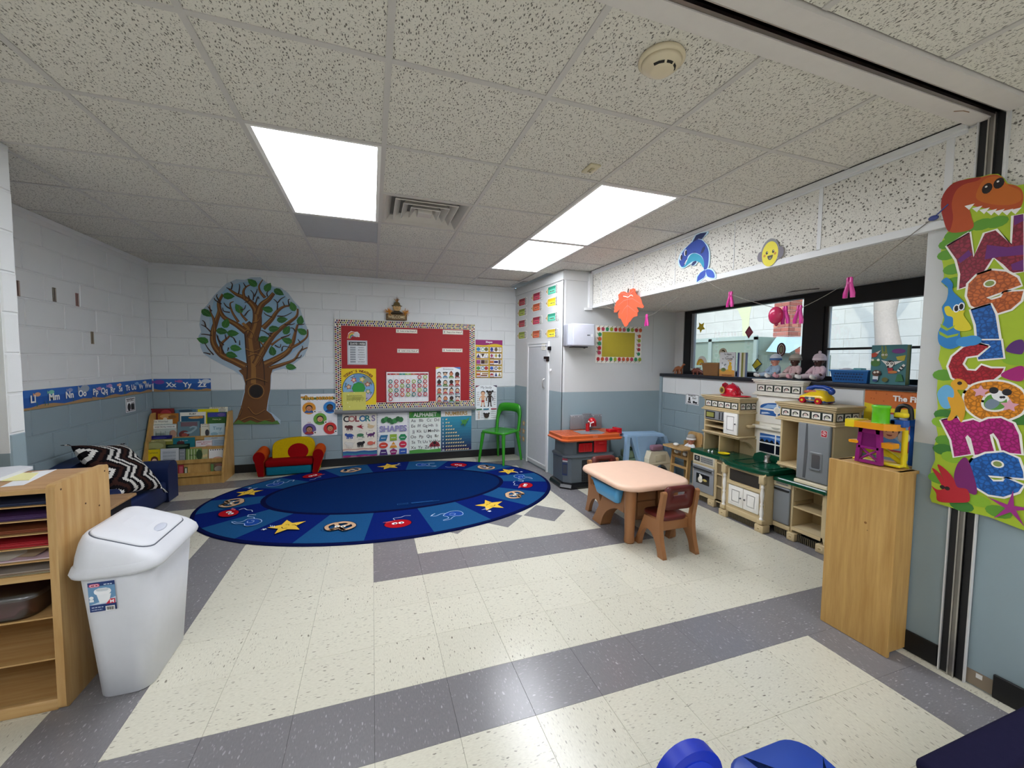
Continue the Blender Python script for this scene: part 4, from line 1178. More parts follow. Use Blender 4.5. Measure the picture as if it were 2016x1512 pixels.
def straw(name, cx, cz, n, spread, ln, base, cols):
    mb = MB()
    for k in range(n):
        a = base + rnd.uniform(-spread, spread); l = ln * rnd.uniform(.6, 1)
        p = Vector((cx, 3.05 + rnd.uniform(-.015, .012), cz)); q = p + Vector((l * math.cos(R(a)), rnd.uniform(-.02, .01), l * math.sin(R(a))))
        mb.tube([p, (p + q) / 2 + Vector((0, -.006, .004)), q], [.003, .0035, .001], rnd.choice(cols), 4)
    o = obj(name, mb, 'wicker', t); return o
straw('straw_tuft', sx_ + .005, sz_ + .235, 16, 40, .07, 90, ['#9a6a3a', '#b07a3a', '#8a5a2c'])
straw('straw_sleeve', sx_ - .1, sz_ + .1, 26, 170, .075, 150, ['#d98a1c', '#e0a03a', '#c97a1c'])
straw('straw_sleeve', sx_ + .11, sz_ + .1, 26, 170, .07, 30, ['#c98a2c', '#b5702c', '#d99a3a'])
obj('hanger', MB().tube([(sx_ + .005, 3.06, sz_ + .24), (sx_ + .01, 3.075, sz_ + .33)], .0012, '#4a4a4a', 5), 'matte', t)

# ---- posters round the board
def shapes_poster(A, w, h):
    A.rect(0, 0, w, h * .88, '#e8c62c'); A.poly([(0, h), (w, h), (w, h * .865)] + curve([(w, h * .865), (w * .72, h * .9), (w * .35, h * .86), (0, h * .87)], 6)[1:], '#9c2a72')
    A.text('Shapes', w / 2, h * .925, h * .045, '#f6eef4', w * .4, .03)
    for c in range(2):
        for r in range(5):
            x0 = w * (.03 + .49 * c); y0 = h * (.675 - .165 * r)
            A.rect(x0, y0, x0 + w * .45, y0 + h * .145, '#7a3c50'); A.rect(x0 + .004, y0 + .012, x0 + w * .145, y0 + h * .145 - .006, '#f7f5f0'); A.rect(x0 + w * .155, y0 + .006, x0 + w * .45 - .004, y0 + h * .145 - .006, '#f7f5f0')
            cx, cy = x0 + w * .075, y0 + h * .078; k = .027
            n = c * 5 + r
            xs = (x0 + w * .235, x0 + w * .365)
            if n in (0, 3): A.circ(cx, cy, k, '#2f8fc2' if n == 0 else '#4a9a4a'); [A.circ(x, cy, k, q) for x, q in zip(xs, (('#8fc0a8', '#6a6a3a') if n == 0 else ('#4a8fa8', '#b03a3a')))]; A.circ(xs[0], cy, k * .6, '#f1f1ec')
            elif n == 1: A.poly([(cx - k, cy - k), (cx + k, cy - k), (cx, cy + k)], '#3a2a6a'); A.poly([(xs[0] - k, cy + k), (xs[0] + k, cy + k), (xs[0], cy - k)], '#4a3a2a'); A.line([(xs[1] - k, cy - k), (xs[1] + k, cy - k), (xs[1], cy + k)], .006, '#3a3a4a', closed=True)
            elif n == 2: A.rect(cx - k, cy - k, cx + k, cy + k, '#a03a8a'); A.rect(xs[0] - k, cy - k, xs[0] + k, cy + k, '#4a2a24'); A.rect(xs[1] - k * .9, cy - k, xs[1] + k * .9, cy + k, '#a08a5a')
            elif n == 4: A.rect(cx - k, cy - k * .6, cx + k, cy + k * .6, '#c25a2c'); A.rect(xs[0] - k, cy - k, xs[1] + k * .6, cy - k * .2, '#8a5a3a'); A.rect(xs[0] - k * .4, cy, xs[1] + k, cy + k * .8, '#b08a6a')
            elif n == 5: A.circ(cx, cy, k * .8, '#2f3f8c', k * 1.1); A.circ(xs[0], cy, k * .9, '#6a5a3a', k * 1.1); A.circ(xs[1], cy, k * .8, '#d0c8b8', k * 1.1)
            elif n == 6: [A.poly([(x, cy + k * 1.2), (x + k * .75, cy), (x, cy - k * 1.2), (x - k * .75, cy)], q) for x, q in ((cx, '#a02a5a'), (xs[0], '#b5a53a'), (xs[1], '#4a5a5a'))]
            elif n == 7: A.rect(cx - k, cy - k * .7, cx + k, cy + k * .7, '#c9782c'); A.rect(xs[0] - k * 1.1, cy - k * .6, xs[0] + k * 1.1, cy + k * .6, '#2f2a6a'); A.rect(xs[1] - k * .6, cy - k, xs[1] + k * .6, cy + k, '#5a4a4a')
            elif n == 8: [A.poly(circ(x, cy, k, None, 6), q) for x, q in ((cx, '#2f5ab0'), (xs[0], '#3a4a6a'), (xs[1], '#b09a4a'))]; A.circ(xs[0], cy, k * .5, '#f1f1ec', n=10)
            else: A.poly([(cx - k, cy - k * .6), (cx + k, cy - k * .6), (cx + k * .6, cy + k * .6), (cx - k * .6, cy + k * .6)], '#b03a3a'); [A.poly([(x - k * .8, cy - k), (x + k * .8, cy - k), (x, cy + k * 1.2)], q) for x, q in zip(xs, ('#2f3f7a', '#a89a4a'))]
poster('shapes_chart', 'yellow Shapes chart with a magenta heading beside the red board', 'poster', BW, 1.41, 1.15, 1.815, 1.7, '#e8c62c', shapes_poster)
def body_poster(A, w, h):
    A.poly([(0, h), (w * .2, h), (0, h - .03)], '#7a2a3a'); A.poly([(w, h), (w * .8, h), (w, h - .03)], '#3a2a4a')
    A.text('My body', w / 2, h - .045, .036, '#55565a', w * .52, .0)
    def fig(x, sk, hair, sh):
        A.circ(x, h * .78, .034, hair); A.circ(x, h * .765, .029, sk)
        A.rect(x - .009, h * .7, x + .009, h * .74, sk)
        A.poly([(x - .026, h * .71), (x + .026, h * .71), (x + .022, h * .53), (x - .022, h * .53)], sk)
        A.rect(x - .024, h * .51, x + .024, h * .57, sh)
        for s in (-1, 1): A.line([(x + s * .024, h * .7), (x + s * .05, h * .62), (x + s * .045, h * .55)], .012, sk); A.line([(x + s * .014, h * .53), (x + s * .02, h * .4)], .016, sk); A.circ(x + s * .024, h * .395, .013, '#3a2a24', .007, 8); A.circ(x + s * .011, h * .77, .004, '#f1ece6', n=6)
    fig(w * .34, '#dfae88', '#2a1c16', '#b5302c'); fig(w * .66, '#3c2a22', '#17100d', '#2a1f1c')
    A.circ(w * .66 - .04, h * .83, .016, '#17100d'); A.circ(w * .66 + .04, h * .83, .016, '#17100d')
    for k in range(7):
        for x in (w * .06, w * .84): scribble(A, x, x + w * .1, h * (.8 - .06 * k), .007, '#6a4a44')
        if k < 5: scribble(A, w * .48, w * .55, h * (.74 - .06 * k), .006, '#8a8a6a')
    for x, c in ((.15, '#3a7a4a'), (.48, '#2c7a94'), (.84, '#a03a4a')): A.rect(w * (x - .13), h * .3, w * (x + .13), h * .335, c)
    A.circ(w * .5, h * .13, .038, '#17120f'); A.circ(w * .5, h * .12, .03, '#3c2a22'); A.circ(w * .5 - .035, h * .19, .014, '#17120f'); A.circ(w * .5 + .035, h * .19, .014, '#17120f')
    A.line([(w * .14, h * .04), (w * .14, h * .24), (w * .18, h * .25)], .01, '#d9b08a')
    for k in range(4):
        for x in (w * .05, w * .22, w * .7, w * .82): scribble(A, x, x + w * .12, h * (.23 - .055 * k), .006, '#5a5a5a')
poster('body_poster', 'white My body poster partly behind the green chair', 'poster', BW, 1.416, .537, 1.735, 1.04, '#eef2f4', body_poster)
def animal(A, x, y, s, c, k):
    """simple four-legged, winged or finned shapes"""
    if k in ('bear', 'horse', 'dog', 'sheep'):
        A.poly(circ(x, y, .045 * s, .024 * s, 14), c); A.circ(x - .042 * s if k != 'sheep' else x + .04 * s, y + (.006 if k == 'bear' else .014) * s, .018 * s, c, n=10)
        for d in (-.03, -.012, .014, .032): A.rect(x + d * s - .006 * s, y - .044 * s, x + d * s + .006 * s, y - .008 * s, c)
        if k == 'horse': A.line([(x + .04 * s, y + .01 * s), (x + .055 * s, y - .015 * s)], .008 * s, c)
        if k == 'dog': A.line([(x + .04 * s, y), (x + .055 * s, y + .02 * s)], .006 * s, c)
    elif k == 'bird':
        A.poly([(x - .05 * s, y + .004 * s), (x - .01 * s, y + .014 * s), (x + .03 * s, y + .034 * s), (x + .012 * s, y + .006 * s), (x + .05 * s, y + .004 * s), (x + .02 * s, y - .008 * s), (x + .04 * s, y - .034 * s), (x - .01 * s, y - .014 * s)], c)
    elif k == 'duck':
        A.poly(circ(x, y - .006 * s, .042 * s, .024 * s, 14), c); A.circ(x - .026 * s, y + .024 * s, .015 * s, c, n=10); A.poly([(x + .03 * s, y), (x + .056 * s, y + .02 * s), (x + .036 * s, y - .015 * s)], c)
    elif k == 'frog':
        A.poly(circ(x, y, .044 * s, .022 * s, 14), c); A.line([(x + .02 * s, y - .01 * s), (x + .05 * s, y - .03 * s), (x + .02 * s, y - .032 * s)], .01 * s, c); A.line([(x - .03 * s, y - .01 * s), (x - .04 * s, y - .03 * s)], .01 * s, c)
    elif k == 'cat':
        A.poly(circ(x + .004 * s, y, .04 * s, .019 * s, 14), c); A.circ(x + .04 * s, y + .018 * s, .014 * s, c, n=10); A.line(curve([(x - .035 * s, y), (x - .055 * s, y + .01 * s), (x - .05 * s, y + .035 * s)], 4), .008 * s, c)
        for d in (-.03, .0, .03): A.line([(x + d * s, y - .005 * s), (x + d * 1.3 * s, y - .036 * s)], .009 * s, c)
    elif k == 'fish':
        A.poly(circ(x - .006 * s, y, .04 * s, .026 * s, 14), c); A.poly([(x + .025 * s, y), (x + .056 * s, y + .022 * s), (x + .05 * s, y - .022 * s)], c)
def colors(A, w, h):
    for k, (ch, c) in enumerate(zip('COLORS', ('#1f1f22', '#b5736a', '#8a2430', '#2f6fa0', '#2f7f78', '#8a7fa0'))):
        A.text(ch, w * (.11 + .158 * k), h - .1, .075, c, None, .03)
    kinds = [('bear', '#5a2424'), ('bird', '#a8283a'), ('duck', '#d9bf94'), ('horse', '#2c4f9a'), ('frog', '#3f7a54'), ('cat', '#5a2464'), ('dog', '#e2dfd6'), ('sheep', '#16161a'), ('fish', '#d96a54')]
    for k, (n, c) in enumerate(kinds):
        x, y = w * (.2 + .31 * (k % 3)), h - .17 - .112 * (k // 3)
        if c == '#e2dfd6': animal(A, x, y, 1.06, '#b9b5aa', n)
        animal(A, x, y, 1.0, c, n)
        A.text(('brown bear', 'red bird', 'yellow duck', 'blue horse', 'green frog', 'purple cat', 'white dog', 'black sheep', 'goldfish')[k], x, y - .06, .008, '#3a3a3a', w * .26, .0)
    for y0, y1, c in ((.095, .115, '#c9a594'), (.075, .096, '#e6ddd0'), (.05, .082, '#2c5a94'), (.03, .055, '#2c7f94'), (.018, .034, '#6a3a94'), (.006, .02, '#a02c6a')):
        A.poly([(0, y0)] + [(w * k / 8, y0 - .004 * math.sin(k * 2.1)) for k in range(1, 8)] + [(w, y0), (w, y1)] + [(w * k / 8, y1 + .005 * math.sin(k * 1.7)) for k in range(7, 0, -1)] + [(0, y1)], c)
poster('colors_poster', 'cream COLORS poster with coloured animals below the tray', 'poster', BW, -.37, .108, .056, .682, '#ece6d6', colors, group='learning posters in a row')
def shapes2(A, w, h):
    for k in range(26):
        for x in (.006, w - .012): A.circ(x, h * (k + .5) / 26, .0048, '#2a2a30', n=8)
    for k in range(7):
        A.circ(w * (.2 + .09 * k), h - .1 + .018 * math.sin(k * 1.5), .034, ('#2f6f3a', '#3f8f4a', '#275f33')[k % 3], .036, 12)
    A.text('SHAPES', w / 2, h - .25, .075, '#8f8ab8', w * .86, .035)
    def lab(x, y): A.rect(x - .03, y - .004, x + .03, y + .004, '#dfe6e6')
    X = [w * .19, w * .5, w * .8]; Y = [h - .335, h - .435, h - .53]
    A.poly([(X[0] - .06, Y[0] - .04), (X[0] + .035, Y[0] - .04), (X[0] + .06, Y[0] + .04), (X[0] - .035, Y[0] + .04)], '#2c6f9a'); A.rect(X[1] - .045, Y[0] - .042, X[1] + .045, Y[0] + .045, '#8fb234'); A.poly(circ(X[2], Y[0], .055, .047, 6), '#1f8a54')
    A.circ(X[0], Y[1], .058, '#d2402c', .04); A.poly([(X[1] - .052, Y[1] - .04), (X[1] + .052, Y[1] - .04), (X[1], Y[1] + .045)], '#d9942c'); A.circ(X[2], Y[1], .05, '#cc1f44', .046)
    A.poly([(X[0] - .055, Y[2] - .038), (X[0] + .055, Y[2] - .038), (X[0] + .036, Y[2] + .038), (X[0] - .036, Y[2] + .038)], '#3f1f6a'); A.poly(circ(X[1], Y[2], .052, .048, 5, 90, 450), '#8f1f6a'); A.rect(X[2] - .05, Y[2] - .036, X[2] + .05, Y[2] + .036, '#2450a8')
    for x in X:
        for y in Y: lab(x, y - .002)
poster('shapes_poster', 'white SHAPES poster with nine coloured shapes below the tray', 'poster', BW, .06, .112, .476, .682, '#f0f0ee', shapes2, group='learning posters in a row')
def alphabet(A, w, h):
    A.rect(0, h - .09, w, h, '#3f8f3a'); A.poly([(0, h), (.06, h), (.0, h - .06)], '#6aa83a'); A.poly([(w, h), (w - .07, h), (w, h - .07)], '#2f6f3a')
    A.text('ALPHABET', w / 2, h - .072, .052, '#eef2e4', w * .74, .03)
    rows = [['Aa', 'Bb', 'Cc', 'Dd'], ['Ee', 'Ff', 'Gg', 'Hh', 'Ii'], ['Jj', 'Kk', 'Ll', 'Mm', 'Nn'], ['Oo', 'Pp', 'Qq', 'Rr'], ['Ss', 'Tt', 'Uu', 'Vv', 'Ww'], ['Xx', 'Yy', 'Zz']]
    for r, row in enumerate(rows):
        for k, s in enumerate(row):
            x = .055 + k * (w - .11) / (len(row) - 1) if r < 5 else .055 + k * .092
            A.text(s, x, h - .145 - r * .075, .04, '#2a2a2c', None, .004)
    A.poly([(0, 0), (w, 0), (w, .05), (w * .6, .04), (w * .3, .055), (0, .045)], '#4f9a3f')
    x, y = w * .8, .1
    A.poly(circ(x, y - .02, .075, .075, 18, 0, 180), '#8a2430'); A.circ(x, y + .032, .022, '#1d1416')
    for dx, dy in ((-.04, 0), (.035, .005), (-.01, .03), (.0, -.01)): A.circ(x + dx, y + dy, .011, '#1d1416', n=10)
    for q in (-1, 0, 1): A.line([(x + q * .045, y - .02), (x + q * .055, y - .05)], .008, '#1d1416')
poster('alphabet_poster', 'white ALPHABET poster with green bands and a ladybird', 'poster', BW, .48, .108, .912, .69, '#e9efe6', alphabet, group='learning posters in a row')
def numbers(A, w, h):
    n = 12
    for k in range(n):
        f = k / (n - 1)
        c = [a + (b - a) * f for a, b in zip(lin('#2f94b0'), lin('#1c1a52'))]
        A.rect(0, (h - .085) * (1 - (k + 1) / n), w, (h - .085) * (1 - k / n), c)
    A.text('NUMBERS', w / 2, h - .068, .05, '#c9a052', w * .84, .03)
    for r in range(10):
        y = h - .125 - r * .048
        A.text(str(r + 1), .026, y - .012, .026, '#d9dfe6', .034, .03)
        for k in range(r + 1):
            x = .072 + k * .034
            A.poly(circ(x, y, .013, .008, 8), '#e0cf9a'); A.circ(x + .009, y + .008, .0055, '#e0cf9a', n=6)
    x, y = w * .75, h - .165
    A.circ(x, y, .04, '#3f8a3f', .034, 12); A.poly([(x + .02, y + .02), (x + .075, y + .07), (x + .05, y + .01)], '#4f9a4a'); A.poly([(x - .02, y + .02), (x - .06, y + .035), (x - .035, y - .0)], '#4f9a4a'); A.circ(x + .045, y + .03, .016, '#4f9a4a', n=10); A.line([(x - .02, y - .02), (x - .05, y - .04)], .016, '#3a7a3a'); A.line([(x + .01, y - .03), (x, y - .06)], .014, '#3a7a3a')
poster('numbers_poster', 'deep blue NUMBERS poster with rows of little ducks and a turtle', 'poster', BW, .918, .115, 1.354, .69, '#efeee9', numbers, group='learning posters in a row')
# ================================================================ closet corner
def pencil(y, z, ln, col, dark, label, word):
    """pencil shaped name card; tip towards the back wall, built flat in its own frame"""
    h = .105
    t = thing('pencil_card', label, 'name card', (cxat(y) - .0012, y, z), math.atan2(CX0 - CX1, YB - CY) * 1.0, 'pencil name cards on the closet wall')
    f = lambda u, v, d: (-d, -u, v)
    mb = MB().prism([(0, h * .5), (.06, .0), (ln - .01, 0), (ln, .012), (ln, h - .012), (ln - .01, h), (.06, h)], f, .0004, .0016, '#f0eee6')
    obj('card', mb, 'paper', t, local=True)
    A = Art((0, 0, 0), (0, -1, 0), (0, 0, 1), (-1, 0, 0), z0=.0019)
    A.poly([(.006, h * .5), (.065, .008), (.065, h - .008)], '#d9bd8a'); A.poly([(.006, h * .5), (.022, h * .37), (.022, h * .63)], '#1c1a1a')
    b = ln * .76
    A.rect(.062, .006, b, h - .006, col); A.rect(.062, h * .66, b, h - .006, dark)
    A.rect(.1, h * .2, b - .015, h * .55, [min(1, c * 1.5 + .05) for c in lin(col)])
    scribble(A, .115, b - .03, h * .3, h * .14, '#6a5448')
    A.rect(b, .004, b + .042, h - .004, '#f3f1ea')
    for k in range(3): A.circ(b + .021, h * (.18 + .32 * k), .016, '#1c1a1a', n=12); A.circ(b + .021, h * (.18 + .32 * k), .007, '#f3f1ea', n=8)
    A.rect(b + .044, .01, ln - .004, h - .01, '#c9c9c8')
    A.done('print', t, local=True)
    return t
cols_ = {'red': ('#a8303c', '#8c2430'), 'green': ('#9aa63c', '#82902c'), 'teal': ('#4fb59a', '#2c8f74'), 'yellow': ('#ecd22c', '#d9b81c'), 'orange': ('#c9603a', '#b04e2a'), 'pink': ('#b8324e', '#94243c')}
yk = (3.02, 2.56, 2.14)
for col, (c, rows) in enumerate(((yk[0], ('red', 'green', 'red', 'green')), (yk[1], ('pink', 'orange', 'pink', 'orange')), (yk[2], ('teal', 'yellow', 'teal', 'yellow')))):
    zz = [(2.185, 2.04, 1.88, 1.715), (2.2, 2.06, 1.885, 1.705), (2.22, 2.075, 1.89, 1.695)][col]
    where = ('nearest the corner', 'in the middle column', 'in the column by the closet edge')[col]
    for r, k in enumerate(rows):
        pencil(c, zz[r], .34, *cols_[k], '%s pencil card, %s row, %s' % (k, ('top', 'second', 'third', 'lowest')[r], where), '')
def shelf_poster(A, w, h):
    A.rect(0, h * .86, w, h, '#e0742c'); A.rect(0, 0, w, h * .86, '#2c64a8')
    A.rect(w * .15, h * .9, w * .85, h * .95, '#f1d9a8')
    for k in range(8):
        x, y = w * (.28 + .44 * (k % 2)), h * (.76 - .2 * (k // 2))
        A.poly(star(x, y, .055, .5), '#d9a24a'); A.circ(x, y, .022, '#e8d0b0', n=10)
t = thing('starfish_poster', 'blue poster of orange stars behind the green chair on the closet wall', 'poster', (cxat(2.9) - .001, 2.98, .2), math.atan2(CX0 - CX1, YB - CY))
obj('paper_sheet', MB().box(-.0022, -.0006, -.3, 0, 0, .565, '#2c64a8'), 'paper', t, local=True)
A = Art((-.0022, 0, 0), (0, -1, 0), (0, 0, 1), (-1, 0, 0)); shelf_poster(A, .3, .565); A.done('print', t, local=True)

# ---- towel dispenser
t = thing('towel_dispenser', 'pale grey paper towel dispenser on the white closet wall', 'dispenser', (2.265, CY, 1.57))
x0, x1, z0, z1 = 2.12, 2.415, 1.575, 1.83
obj('back_case', MB().rbox(x0, x1, CY - .09, CY - .0005, z0, z1, '#9a9ca4', .015, 3), 'plastic', t)
obj('cover', MB().prism(rrect(x0 + .015, x1, z0 + .004, z1 + .004, .02), FY, CY - .2, CY - .091, '#cdd1dd', False), 'plastic', t)
obj('cover_face', MB().rbox(x0 + .018, x1 - .003, CY - .222, CY - .2, z0 + .01, z1, '#d4d8e4', .01, 3), 'plastic', t)
A = Art((x0, CY - .222, z0), (1, 0, 0), (0, 0, 1), (0, -1, 0)); A.rect(.195, .122, .232, .134, '#55585f'); A.rect(.248, .11, .266, .142, '#f6f8fa'); A.done('print', t)
obj('paper_slot', MB().box(x0 + .06, x1 - .06, CY - .17, CY - .05, z0 - .012, z0 + .002, '#3a3b3f').cyl((x0 + .22, CY - .12, z0 - .02), (x0 + .22, CY - .12, z0), .012, '#4a4b4f'), 'plastic', t)

# ---- apple bordered yellow board
def apples(A, w, h):
    A.rect(.085, .075, w - .1, h - .075, '#b3a22c')
    pal = ['#c2542c', '#b23a54', '#2f8a5a', '#9aa82c', '#b0242c', '#c2582c', '#b85a6a', '#2f8a5a', '#9aa82c', '#b0242c', '#c2582c']
    def apple(x, y, c, rot, r=.023):
        k = R(rot); P = lambda u, v: (x + u * math.cos(k) - v * math.sin(k), y + u * math.sin(k) + v * math.cos(k))
        A.poly([P(u, v) for u, v in ((0, r * .85), (r * .5, r * 1.05), (r, r * .4), (r * .9, -r * .5), (r * .4, -r * 1.1), (0, -r * .95), (-r * .4, -r * 1.1), (-r * .9, -r * .5), (-r, r * .4), (-r * .5, r * 1.05))], c)
        A.line([P(0, r * .8), P(r * .15, r * 1.35)], .005, '#4a3a24'); A.poly([P(r * .1, r * 1.1), P(r * .5, r * 1.7), P(r * .9, r * 1.7), P(r * .5, r * 1.15)], '#4a6a3a')
    for k in range(11): apple(.036 + k * .0585, h - .042, pal[k], 0); apple(.036 + k * .0585, .048, pal[(k + 4) % 11], 180)
    for k in range(5): apple(.04, .115 + k * .055 + .01, pal[(k * 3 + 1) % 11], 90, .024); apple(w - .05, .115 + k * .055, pal[(k * 2 + 2) % 11], 90, .022)
poster('apple_board', 'mustard yellow board with an apple border on the white closet wall', 'board', ('y', CY - .001, -1), 2.556, 1.388, 3.207, 1.84, '#f3eee6', apples, edge=.004)

# ---- things hung on the soffit
SF = ('x', SX - .0045, -1)
def cut(name, label, cat, x, pts, col, draw, mat='paper', thick=.003):
    """flat card with a cut outline on a face that looks towards -x; points are (y, z)"""
    cy = sum(p[0] for p in pts) / len(pts); cz = min(p[1] for p in pts)
    t = thing(name, label, cat, (x, cy, cz))
    obj('card', MB().prism(pts, lambda u, v, d: (x - d, u, v), .0005, thick, col), mat, t)
    A = Art((x, 0, 0), (0, 1, 0), (0, 0, 1), (-1, 0, 0), z0=thick + .0004, step=.00004)
    draw(A); A.done('print', t, mat)
    return t
def shark(A):
    c = lambda p: curve(p, 4, True)
    A.poly(c([(.215,2.252),(.206,2.296),(.176,2.328),(.129,2.361),(.070,2.385),(.024,2.392),(-.027,2.373),(-.066,2.335),(-.099,2.280),(-.108,2.218),(-.100,2.146),(-.076,2.133),(-.060,2.145),(-.061,2.192),(-.034,2.245),(.019,2.281),(.072,2.293),(.112,2.283),(.130,2.248),(.156,2.210),(.184,2.208)]), '#22459f')
    A.poly([(.073,2.381),(.032,2.427),(-.012,2.429),(-.080,2.418),(-.051,2.394),(-.027,2.378),(.005,2.391)], '#16295e')
    A.poly(c([(.177,2.207),(.143,2.217),(.104,2.272),(.065,2.289),(.012,2.274),(-.034,2.240),(-.061,2.192),(-.057,2.151),(-.023,2.195),(.022,2.220),(.062,2.226),(.108,2.214),(.149,2.198)]), '#2496b4')
    A.poly([(-.020,2.272),(-.037,2.305),(-.061,2.320),(-.067,2.297),(-.051,2.273),(-.029,2.267)], '#15275c')
    A.poly(c([(.074,2.202),(.055,2.222),(.023,2.222),(.019,2.209),(.041,2.195),(.060,2.192)]), '#15275c')
    A.poly([(.008,2.052),(.003,2.092),(-.027,2.119),(-.070,2.132),(-.083,2.127),(-.081,2.090),(-.067,2.074)], '#2145a4')
    A.poly(c([(-.083,2.127),(-.113,2.128),(-.149,2.109),(-.171,2.077),(-.169,2.053),(-.128,2.063),(-.097,2.082)]), '#2a55b8')
    for a, b in ([(.144,2.316),(.195,2.291)], ) : 
        for p in (a, b): A.circ(p[0], p[1], .016, '#f4f6f8', .026); A.circ(p[0] - .005, p[1] - .003, .012, '#101830', .022)
    A.line([(.153,2.219),(.144,2.242),(.121,2.261)], .014, '#0f1a3a', .006); A.line([(.150,2.223),(.140,2.241),(.122,2.256)], .006, '#f4f6f8', .004)
    for q in ([(.056,2.307),(.052,2.289)], [(.045,2.305),(.040,2.287)], [(.033,2.301),(.029,2.286)]): A.line(q, .003, '#14244f')
cut('shark_cutout', 'blue paper shark cutout on the speckled soffit panel', 'cutout', SX - .005, curve([(.230,2.255),(.218,2.308),(.177,2.348),(.089,2.380),(.058,2.420),(.014,2.434),(-.092,2.422),(-.081,2.400),(-.033,2.378),(-.091,2.319),(-.118,2.252),(-.117,2.161),(-.106,2.140),(-.148,2.123),(-.179,2.085),(-.184,2.048),(-.140,2.047),(-.085,2.080),(-.043,2.055),(.014,2.051),(.010,2.102),(-.063,2.140),(-.050,2.166),(-.004,2.214),(.021,2.191),(.067,2.191),(.078,2.208),(.114,2.201),(.162,2.191),(.206,2.210)], 2, True), '#bfe0f0', shark)
def smile(A):
    q = [(-.625,2.123),(-.603,2.134),(-.648,2.134),(-.587,2.118),(-.662,2.118),(-.628,2.103)]
    A.circ(q[0][0], q[0][1] + .01, .066, '#86868a', .088, 26)
    for p, rr in (([(-.555,2.120)], .022), ([(-.696,2.117)], .025)): A.circ(p[0][0], p[0][1], rr, '#77727c', rr * 1.5, 16)
    A.circ(q[0][0], q[0][1], .058, '#e6d83a', .08, 28)
    for p in q[1:3]: A.circ(p[0], p[1], .0085, '#2a2414', .011, 12); A.circ(p[0] - .003, p[1] + .004, .003, '#f4f0d8', n=8)
    for p in q[3:5]: A.circ(p[0], p[1], .009, '#c98a2c', n=10)
    A.poly([(q[5][0] + .02 * math.cos(R(a)), q[5][1] + .01 + .03 * math.sin(R(a))) for a in range(180, 361, 15)], '#4a4430'); A.circ(q[5][0], q[5][1] - .008, .009, '#8a8468', .006, 10)
cut('smiley_cutout', 'yellow smiley face with grey headphones on the soffit', 'cutout', SX - .005, curve([(-.539,2.119),(-.542,2.143),(-.562,2.148),(-.583,2.180),(-.621,2.194),(-.660,2.184),(-.687,2.146),(-.708,2.133),(-.713,2.106),(-.694,2.089),(-.674,2.077),(-.649,2.059),(-.615,2.059),(-.584,2.075),(-.570,2.092),(-.547,2.099)], 3, True), '#f1f0ee', smile)
LX = 2.44
def leaf(A):
    A.poly([(.892,2.099),(.871,2.070),(.871,2.003),(.878,1.904),(.899,1.806),(.890,1.872),(.889,1.972),(.892,2.056)], '#d8481c')
    for P in ([(.892,2.103),(.888,2.005),(.890,1.872),(.910,1.790)], [(.892,2.033),(.961,2.028),(1.056,1.992)], [(.891,2.032),(.808,2.028),(.683,1.963)], [(.889,1.972),(.946,1.945),(.991,1.899)], [(.889,1.972),(.820,1.931),(.748,1.890)], [(.892,2.073),(.953,2.098),(1.025,2.116)], [(.892,2.073),(.838,2.088),(.795,2.107)]):
        A.line(P, .0035, '#a8847a', .002)
    for P in ([(.811,2.087),(.843,2.072),(.865,2.069)], [(.999,2.085),(.963,2.069)], [(.983,2.055),(.957,2.063)], [(.901,1.860),(.901,1.878)]): A.line(P, .006, '#a82c14', .003)
    A.line([(.969,2.075),(.928,2.066),(.893,2.054),(.870,2.056),(.848,2.068),(.826,2.066),(.803,2.050)], .009, '#f6d8cc', .007)
out = [(.892,2.098),(.869,2.099),(.862,2.128),(.829,2.124),(.807,2.130),(.771,2.115),(.767,2.087),(.745,2.058),(.702,2.035),(.688,2.018),(.668,1.990),(.657,1.963),(.628,1.928),(.645,1.917),(.681,1.924),(.731,1.940),(.736,1.929),(.705,1.892),(.726,1.885),(.725,1.852),(.756,1.849),(.778,1.848),(.810,1.834),(.837,1.810),(.859,1.802),(.886,1.771),(.914,1.761),(.938,1.771),(.972,1.812),(1.001,1.848),(1.019,1.854),(1.044,1.861),(1.048,1.887),(1.058,1.902),(1.041,1.928),(1.020,1.947),(1.041,1.942),(1.077,1.924),(1.134,1.928),(1.123,1.965),(1.130,1.977),(1.106,2.013),(1.101,2.033),(1.052,2.054),(1.053,2.079),(1.064,2.103),(1.031,2.113),(1.013,2.124),(.959,2.121),(.930,2.112),(.906,2.098)]
t = cut('paper_leaf', 'large orange paper maple leaf hanging at the soffit end', 'cutout', LX, out, '#f2562c', leaf, 'paper', .004)
obj('stem', MB().tube([(LX - .003, a, b) for a, b in [(.892,2.099),(.889,2.115),(.882,2.138)]], .006, '#5a3a24', 6), 'wicker', t)


# ---- string with pegs
mb = MB()
x = 2.462
mb.tube(curve([(2.475, -1.46, 2.1), (x, -1.117, 1.862), (x, -.847, 1.742), (x, -.747, 1.745), (x, -.335, 1.903), (x, -.09, 2.05)], 5), .0018, '#7a746a', 5)
mb.tube(curve([(x, -.09, 2.05), (x, .3, 1.93), (x, .6, 1.838), (x, 1.0, 1.9), (2.474, 1.35, 2.02)], 5), .0018, '#7a746a', 5)
mb.ell((2.472, -1.45, 2.09), (.008, .02, .012), '#3c4a8a', 8, 6); mb.tube([(2.472, -1.45, 2.09), (2.47, -1.5, 2.135)], .003, '#3c4a8a', 5)
mb.tube([(2.46, 1.1, 1.98), (2.455, 1.14, 2.0), (2.462, 1.2, 2.07)], .004, '#8a8a80', 5)
tag(obj('string_line', mb, 'wicker'), 'thin grey string looped along the soffit edge holding pink pegs', 'string')
